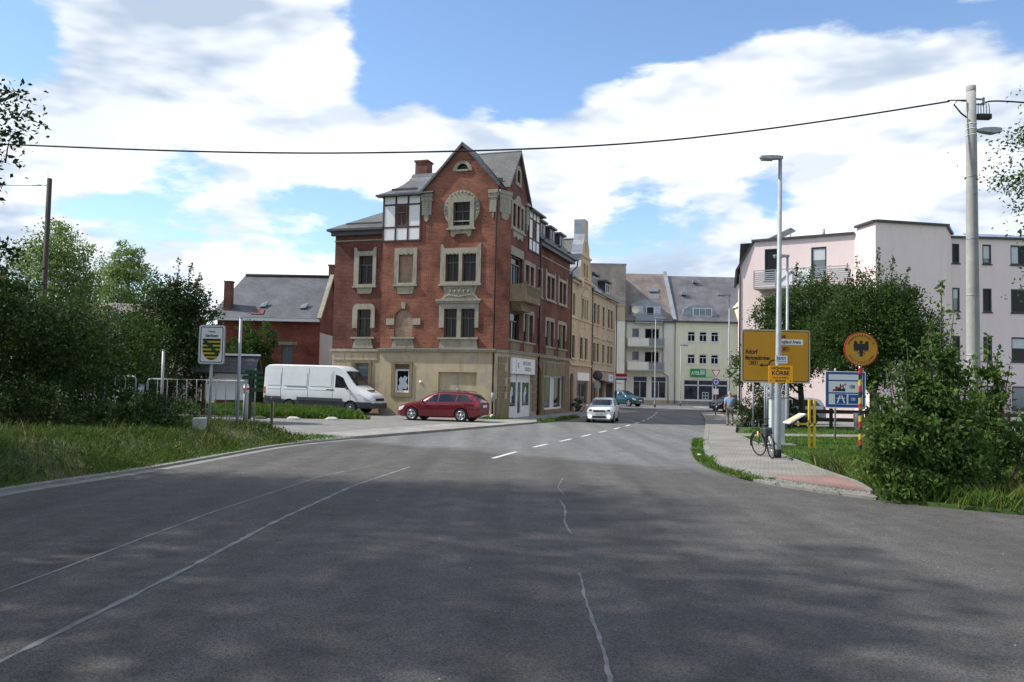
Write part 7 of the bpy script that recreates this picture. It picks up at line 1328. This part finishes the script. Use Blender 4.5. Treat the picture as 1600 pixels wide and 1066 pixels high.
# round state sign on its black-red-gold post
ES = empty('border_post', (11.15, 26.6, .06), 0, 'round orange sign with black eagle on a striped post', 'sign'); cz_ = 3.27
for k in range(14):
    z0 = .0+k*.19; m = (K['signblack'], K['redsign'], K['shieldyellow'])[k % 3]; mb = MB(); vs = []
    for zz in (0, .19):
        for j in range(13): q = 2*math.pi*j/12; vs.append((.055*math.cos(q), .055*math.sin(q), z0+zz+.11*(j/12-.5)))
    mb.add(vs, [(j, j+1, 14+j, 13+j) for j in range(12)], True); mb.build('stripe_band', m, ES)
post('core', ES, .05, -.1, 3.4, K['steel'], 0, .0)
f = fac(0, -.07, 1, 0); mb = MB(); mb.prism(arc(0, cz_, .545, 0, 352, 44), f, 0, .03, back=True); bo = mb.build('sign_board', K['redsign'], ES); mb = MB(); mb.prism(arc(0, cz_, .51, 0, 352, 44), f, -.004, 0); mb.build('sign_face', K['orange2'] if False else K['orange'], bo)
EAG = [(0, .235), (.035, .225), (.05, .19), (.03, .165), (.035, .14), (.075, .13), (.10, .165), (.115, .205), (.15, .225), (.185, .215), (.2, .18), (.185, .16), (.2, .12), (.2, .05), (.195, -.03), (.185, -.09), (.165, -.02), (.155, -.1), (.135, -.03), (.125, -.11), (.105, -.04), (.095, -.1), (.075, -.04), (.05, -.06), (.06, -.11), (.11, -.14), (.12, -.165), (.075, -.155), (.04, -.13), (.035, -.17), (.07, -.23), (.03, -.215), (0, -.245)]
mb = MB(); mb.prism([(x*1.2, z*1.1+cz_+.02) for x, z in EAG]+[(-x*1.2, z*1.1+cz_+.02) for x, z in EAG[-2:0:-1]], f, -.009, -.004); eg = mb.build('eagle_emblem', K['signblack'], bo)
mb = MB(); mb.prism([(-.035, cz_+.235), (-.09, cz_+.25), (-.035, cz_+.262)], f, -.012, -.009); mb.build('beak', K['redsign'], eg)
BS_SCALE = .88
def arctext(word, r, a0, a1, flip):
    for i, ch in enumerate(word):
        a = R(a0+(a1-a0)*i/(len(word)-1)); vs, fs_ = TXT['ch_'+ch]; rot = a-math.pi/2 if not flip else a+math.pi/2; c, s_ = math.cos(rot), math.sin(rot); me = bpy.data.meshes.new('letter')
        me.from_pydata([f(r*math.cos(a)+(x*c-z*s_)*1.1, -.008, cz_+r*math.sin(a)+(x*s_+z*c)*1.1) for x, z, _ in vs], [], fs_); link('letter', me, K['signblack'], bo)
arctext('BUNDESREPUBLIK', .43, 155, 25, False); arctext('DEUTSCHLAND', .43, 212, 328, True)
mb = MB(); mb.prism(arc(-.13, cz_-.19, .05, 0, 330, 11), f, -.011, -.008); mb.build('sticker', K['glass_blue'], bo)
# speed limit panel
BS = empty('speed_limit_panel', (12.95, 32.9, .06), 0, 'blue framed white speed limit information panel behind the eagle sign', 'sign'); f = fac(0, 0, 1, 0)
for x in (-.15, .95): post('pole', BS, .04, -.1, 3.2, K['zinc'], x, .05)
mb = MB(); mb.prism(rrect(-.62, 1.2, 1.42, 3.07, .05), f, 0, .03, back=True); bo = mb.build('sign_board', K['white'], BS); mb = MB(); mb.prism(rrect(-.58, 1.16, 1.46, 3.03, .04), f, -.004, 0, (rect(-.47, 1.06, 1.58, 2.06), rect(-.47, 1.06, 2.12, 2.62), rect(-.47, 1.06, 2.68, 2.93))); mb.build('blue_frame', K['bluesign'], bo)
T2 = lambda k, x, z, sx=1, sz=1, m=None: lettering(k, f, bo, m or K['signblack'], sx, sz, x, z, -.006)
T2('n100', .58, 2.37, .8, 1); T2('n130', .62, 1.82, .7, .9, K['white'])
mb = MB(); mb.prism([(-.28, 2.17), (.28, 2.17), (.28, 2.3), (.22, 2.3), (.2, 2.42), (.17, 2.42), (.15, 2.27), (.1, 2.27), (.09, 2.5), (.04, 2.5), (.03, 2.3), (-.05, 2.3), (-.08, 2.38), (-.15, 2.38), (-.18, 2.25), (-.28, 2.25)], f, -.006, -.0); mb.build('town_pictogram', K['signblack'], bo); line([(-.28, 2.18), (.32, 2.5)], .025, K['redsign'], bo, 'red_slash', -.011)
for x in (-.16, ):
    mb = MB(); mb.prism(rect(x-.02, x+.5, 1.6, 2.04), f, -.006, 0); mw = mb.build('motorway_pictogram', K['bluesign'], bo)
    for a, b in ((.08, .2), (.4, .28)): line([(x+a, 1.64), (x+b, 1.98)], .03, K['white'], mw, 'lane', -.012)
    line([(x+.05, 1.86), (x+.43, 1.86)], .02, K['white'], mw, 'bridge', -.0135)
mb = MB(); mb.prism(rect(.42, .95, 1.62, 2.02), f, -.005, 0); mb.build('number_field', K['bluesign'], bo)
BS.scale = (BS_SCALE, 1, BS_SCALE)
# yellow stand with reading board
RS = empty('reading_stand', (9.9, 27.6, .06), 0, 'yellow stand with a slanted white reading board on the lawn', 'stand')
for x in (-.02, .15): mb = MB(); mb.box(x-.035, x+.035, -.04, .04, -.1, 1.6); bev(mb.build('upright', K['yellow_paint'], RS), .008)
mb = MB(); mb.box(-.5, .2, -.04, .04, .78, .84); mb.build('arm', K['yellow_paint'], RS)
mb = MB(); mb.add([(-.8, -.32, .84), (-.25, -.32, 1.16), (-.25, .32, 1.16), (-.8, .32, .84)], [(0, 1, 2, 3)]); o = mb.build('reading_board', K['white'], RS); o.modifiers.new('s', 'SOLIDIFY').thickness = .04
mb = MB(); mb.add([(-.72, -.26, .90), (-.33, -.26, 1.127), (-.33, .26, 1.127), (-.72, .26, .90)], [(0, 1, 2, 3)]); mb.build('printed_page', K['beige_trim'], o)
CB = empty('switch_cabinet', (9.25, 29.0, .06), 0, 'slim pale grey switch cabinet behind the street lamp', 'cabinet'); mb = MB(); mb.box(-.24, .24, -.15, .15, -.05, 1.62); bx = bev(mb.build('housing', K['cabinet'], CB), .02); mb = MB(); mb.box(-.28, .28, -.19, .19, 1.62, 1.68); mb.build('lid', K['steel'], CB); mb = MB(); mb.box(-.2, .2, -.16, -.15, .3, 1.5); mb.build('door', K['cabinet'], CB); mb = MB(); mb.box(-.6, .6, -.3, .3, -.06, .05); mb.build('base', K['concrete'], CB)
# small signs by the junction
def thinsign(name, label, loc, h, r=.035): c = empty(name, loc, 0, label, 'sign'); post('pole', c, r, -.1, h, K['zinc']); return c
YP = thinsign('give_way_sign', 'give way triangle above a blue roundabout sign at the junction', (14.3, 58.2, .05), 3.2); f = fac(0, -.05, 1, 0)
mb = MB(); mb.prism([(-.32, 3.22), (.32, 3.22), (0, 2.66)][::-1], f, 0, .02, back=True); bo = mb.build('triangle', K['redsign'], YP); mb = MB(); mb.prism([(-.235, 3.17), (.235, 3.17), (0, 2.76)][::-1], f, -.006, 0); mb.build('triangle_face', K['white'], bo)
mb = MB(); mb.prism(arc(0, 2.36, .27, 0, 350, 36), f, 0, .02, back=True); bo = mb.build('roundabout_disc', K['bluesign'], YP)
for i in range(3):
    a = 90+i*120; mb = MB(); mb.prism(arc(0, 2.36, .17, a, a+75, 8)+arc(0, 2.36, .11, a+75, a, 8), f, -.006, 0); mb.build('white_arrow', K['white'], bo); q = R(a+82); t_ = R(a+110); mb = MB(); mb.prism([(.22*math.cos(q), 2.36+.22*math.sin(q)), (.14*math.cos(t_), 2.36+.14*math.sin(t_)), (.06*math.cos(q), 2.36+.06*math.sin(q))], f, -.0065, 0); mb.build('arrow_head', K['white'], bo)
plate(f, YP, rect(-.18, .18, 1.5, 1.9), K['white'], .0, 'small_plate', .02)
AS = thinsign('guide_sign', 'white guide board with small crests beside the dark hedge', (12.6, 41.0, .06), 2.5); mb = MB(); mb.prism([(-1.0, 2.5), (.25, 2.5), (.25, 3.25), (-.1, 3.25), (-.55, 3.5), (-1.0, 3.5)], f, 0, .03, back=True); bo = mb.build('board', K['white'], AS); mb = MB(); mb.prism(shield(-.85, -.65, 3.2, 2.9, 6), f, -.006, 0); mb.build('crest', K['bluesign'], bo); mb = MB(); mb.prism(shield(-.5, -.36, 2.85, 2.6, 6), f, -.006, 0); mb.build('crest', K['glass_blue'], bo)
TS = thinsign('post_sign', 'thin post with a small white plate under the yellow direction sign', (11.15, 36.6, .06), 2.6); plate(f, TS, rect(-.2, .2, 2.05, 2.3), K['white'], 0, 'small_plate', .02); plate(f, TS, rect(-.22, .22, 2.4, 2.62), K['signgrey'], 0, 'small_plate', .02)
TS = thinsign('post_sign', 'thin grey post left of the small white plate', (11.8, 40.6, .06), 2.9); plate(f, TS, rect(-.2, .2, 2.5, 2.9), K['signgrey'], 0, 'sign_back', .02)
BB = empty('blue_billboard', (20.6, 70, .0), 0, 'white advertising board with blue print behind the hedge', 'sign'); 
for x in (-.6, .7): post('pole', BB, .05, -.1, 3.9, K['zinc'], x, .06)
mb = MB(); mb.box(-1.15, 1.25, -.02, .02, 2.0, 3.9); bo = mb.build('board', K['white'], BB); lettering('vinfo', fac(0, -.02, 1, 0), bo, K['bluesign'], .9, 1.3, 0.05, 3.2, -.006); mb = MB(); mb.box(-1.05, 1.15, -.03, -.02, 2.1, 2.5); mb.build('print_band', K['glass_blue'], bo)
NS = empty('no_entry_sign', (*wpt(1.75, 16.2), .07), 0, 'round sign seen from its dark back on a thin post before the terrace', 'sign'); post('pole', NS, .03, -.1, 2.95, K['steel']); mb = MB(); mb.lathe([(0, 0), (.36, 0), (.36, .03), (0, .03)], 24, lambda a, b, c: (a, -.06-c, 2.65+b)); mb.build('disc', K['plastic'], NS); plate(fac(0, -.05, 1, 0), NS, rect(-.22, .22, 1.75, 2.15), K['signgrey'], 0, 'plate', .02)
# wooden rail fence
WFN = empty('wooden_fence', (13.0, 43.6, .06), R(2), 'low dark wooden rail fence behind the lawn', 'fence')
for i in range(13): mb = MB(); x = i*1.9; mb.box(x-.07, x+.07, -.07, .07, -.1, 1.0); mb.build('fence_post', K['wood'], WFN)
for i in range(12):
    for z in (.3, .72): mb = MB(); mb.box(i*1.9+.02, i*1.9+1.88, -.11, -.07, z, z+.2); mb.build('fence_rail', K['wood'], WFN)
WB = empty('waste_bin', (16.1, 38.6, .06), 0, 'dark grey waste bin below the speed limit panel', 'bin'); mb = MB(); mb.lathe([(.2, .3), (.24, .9), (.2, .92), (.18, .6)], 14); mb.build('bucket', K['plastic'], WB); post('pole', WB, .03, -.1, .9, K['steel'], 0, .26)
mb = MB(); mb.lathe([(0, 0), (.05, .02), (.07, .05), (.05, .08), (0, .085)], 12, lambda a, b, c: (5.35+a, 23.6+b, .05+c)); tag(mb.build('litter_ball', K['white']), 'white litter lying in the weeds at the right kerb', 'litter')

# ------------------------------------------------------------ bicycle leaning on the street lamp
BK = empty('bicycle', (7.22, 23.55, .08), R(91), 'dark bicycle with black saddle bag leaning against the street lamp', 'bicycle'); BK.rotation_euler[0] = R(-7)
def bwheel(x, r=.335, turn=0.):
    c, s_ = math.cos(turn), math.sin(turn); T_ = lambda a, b, d: (x+a*c-d*s_, a*s_+d*c, r+b); mb = MB(); n = 36; vs = []
    for j in range(n):
        q = 2*math.pi*j/n
        for k in range(6): p = 2*math.pi*k/6; rr = r-.02+.02*math.cos(p); vs.append(T_(rr*math.cos(q), rr*math.sin(q), .02*math.sin(p)))
    mb.add(vs, [(j*6+k, ((j+1) % n)*6+k, ((j+1) % n)*6+(k+1) % 6, j*6+(k+1) % 6) for j in range(n) for k in range(6)], True); w_ = mb.build('wheel', K['rubber'], BK); mb = MB()
    for j in range(16): q = 2*math.pi*j/16; mb.tube([T_(0, 0, .02*(-1)**j), T_((r-.03)*math.cos(q), (r-.03)*math.sin(q), 0)], .0025, 4)
    mb.build('spokes', K['chrome'], w_); mb = MB(); mb.tube([T_(0, 0, -.06), T_(0, 0, .06)], .02, 8); mb.build('hub', K['chrome'], w_); mb = MB(); mb.tube([T_((r+.03)*math.cos(q), (r+.03)*math.sin(q), 0) for q in [R(-10+a*20) for a in range(10)]], .022, 6); mb.build('mudguard', K['black'], w_)
bwheel(-.5); bwheel(.55, turn=R(20))
mb = MB(); mb.tube([(-.5, 0, .335), (-.08, 0, .28)], .014, 6); mb.tube([(-.5, 0, .335), (-.2, 0, .78)], .012, 6); mb.tube([(-.08, 0, .28), (-.22, 0, .85)], .018, 8); mb.tube([(-.08, 0, .28), (.34, 0, .66)], .02, 8); mb.tube([(-.2, 0, .76), (.32, 0, .82)], .018, 8); mb.tube([(.34, 0, .62), (.30, 0, .95)], .02, 8); mb.tube([(.35, 0, .62), (.55, 0, .335)], .016, 8); mb.build('frame', K['plastic'], BK)
mb = MB(); mb.tube([(.30, 0, .95), (.34, 0, 1.02)], .015, 6); mb.tube([(.22, -.28, 1.05), (.34, -.2, 1.05), (.36, 0, 1.03), (.34, .2, 1.05), (.22, .28, 1.05)], .014, 6); mb.build('handlebar', K['black'], BK)
mb = MB(); mb.lathe([(0, -.03), (.1, -.03), (.13, .0), (.1, .04), (0, .05)], 12, lambda a, b, c: (-.25+a*1.2, b*.8, .92+c)); mb.build('saddle', K['black'], BK); mb = MB(); mb.box(-.5, -.28, -.11, .11, .66, .86); bev(mb.build('saddle_bag', K['plastic'], BK), .04, 3)
mb = MB(); mb.tube([(-.7, -.06, .7), (-.2, -.06, .7)], .008, 5); mb.tube([(-.7, .06, .7), (-.2, .06, .7)], .008, 5); mb.tube([(-.68, 0, .7), (-.5, .05, .34)], .008, 5); mb.build('carrier', K['black'], BK)
mb = MB(); mb.lathe([(0, -.01), (.09, -.01), (.09, .01), (0, .01)], 16, lambda a, b, c: (-.08+a, -.05+c, .28+b)); mb.tube([(-.08, -.07, .28), (.04, -.07, .16)], .01, 6); mb.tube([(-.08, .07, .28), (-.2, .07, .40)], .01, 6); mb.box(.0, .09, -.13, -.07, .145, .165); mb.build('crank', K['chrome'], BK); mb = MB(); mb.box(-.44, -.34, -.115, -.11, .72, .8); mb.build('reflector', K['lampred'], BK); mb = MB(); mb.tube([(.46, .0, .52), (.50, .0, .7)], .03, 6); mb.build('fork_cover', K['yellow_paint'], BK)

# ------------------------------------------------------------ man walking away on the right pavement
MN = empty('person', (11.35, 43.2, .07), R(80), 'person in light blue shirt and grey trousers walking away along the right pavement', 'person')
def skinned(name, joints, edges, m, parent, sub=2):
    me = bpy.data.meshes.new(name); me.from_pydata([j[:3] for j in joints], edges, []); o = link(name, me, m, parent); o.modifiers.new('skin', 'SKIN'); lay = me.skin_vertices[0]
    for i, j in enumerate(joints): lay.data[i].radius = (j[3], j[4] if len(j) > 4 else j[3])
    lay.data[0].use_root = True; s_ = o.modifiers.new('sub', 'SUBSURF'); s_.levels = sub; s_.render_levels = sub
    for p in me.polygons: p.use_smooth = True
    return o
# x forward, y left, z up; trunk, arms and legs are one body, clothes are shells around it
J = [(0, 0, .95, .13, .15), (0, 0, 1.15, .12, .14), (.02, 0, 1.38, .12, .17), (.03, 0, 1.48, .06, .07), (.05, 0, 1.56, .07, .07), (.06, 0, 1.66, .10, .09), (.04, 0, 1.73, .06, .06),
     (.02, .19, 1.40, .06), (-.06, .25, 1.13, .045), (.06, .27, .90, .035), (.09, .27, .80, .03), (.02, -.19, 1.40, .06), (.06, -.25, 1.14, .045), (.22, -.24, .98, .035), (.30, -.23, .95, .03),
     (.0, .1, .88, .09), (.12, .1, .50, .065), (-.02, .1, .09, .045), (.12, .1, .05, .04), (.0, -.1, .88, .09), (-.02, -.1, .50, .065), (-.26, -.1, .14, .045), (-.18, -.1, .05, .04)]
E_ = [(0, 1), (1, 2), (2, 3), (3, 4), (4, 5), (5, 6), (2, 7), (7, 8), (8, 9), (9, 10), (2, 11), (11, 12), (12, 13), (13, 14), (0, 15), (15, 16), (16, 17), (17, 18), (0, 19), (19, 20), (20, 21), (21, 22)]
skinned('body', J, E_, K['skin'], MN)
skinned('shirt', [(0, 0, .93, .155, .185), (0, 0, 1.15, .145, .17), (.02, 0, 1.38, .14, .19), (.02, .2, 1.40, .075), (-.04, .245, 1.2, .07), (.02, -.2, 1.40, .075), (.05, -.245, 1.2, .07)], [(0, 1), (1, 2), (2, 3), (3, 4), (2, 5), (5, 6)], K['shirt'], MN)
skinned('trousers', [(0, 0, .95, .145, .17), (.0, .1, .86, .11), (.12, .1, .50, .085), (-.01, .1, .12, .07), (.0, -.1, .86, .11), (-.02, -.1, .50, .085), (-.24, -.1, .17, .07)], [(0, 1), (1, 2), (2, 3), (0, 4), (4, 5), (5, 6)], K['trouser'], MN)
skinned('hair', [(.03, 0, 1.70, .10, .09), (.0, 0, 1.75, .085, .08)], [(0, 1)], K['hair'], MN)
for x, y, z, t in ((.04, .1, .04, 0), (-.22, -.1, .07, .5)):
    mb = MB(); mb.lathe([(0, -.04), (.13, -.04), (.12, .02), (.06, .06), (0, .065)], 12, lambda a, b, c: (x+.03+a, y+b*.45, max(z+c, .0)+t*.05*max(0, -a)*6)); mb.build('shoe', K['black'], MN)
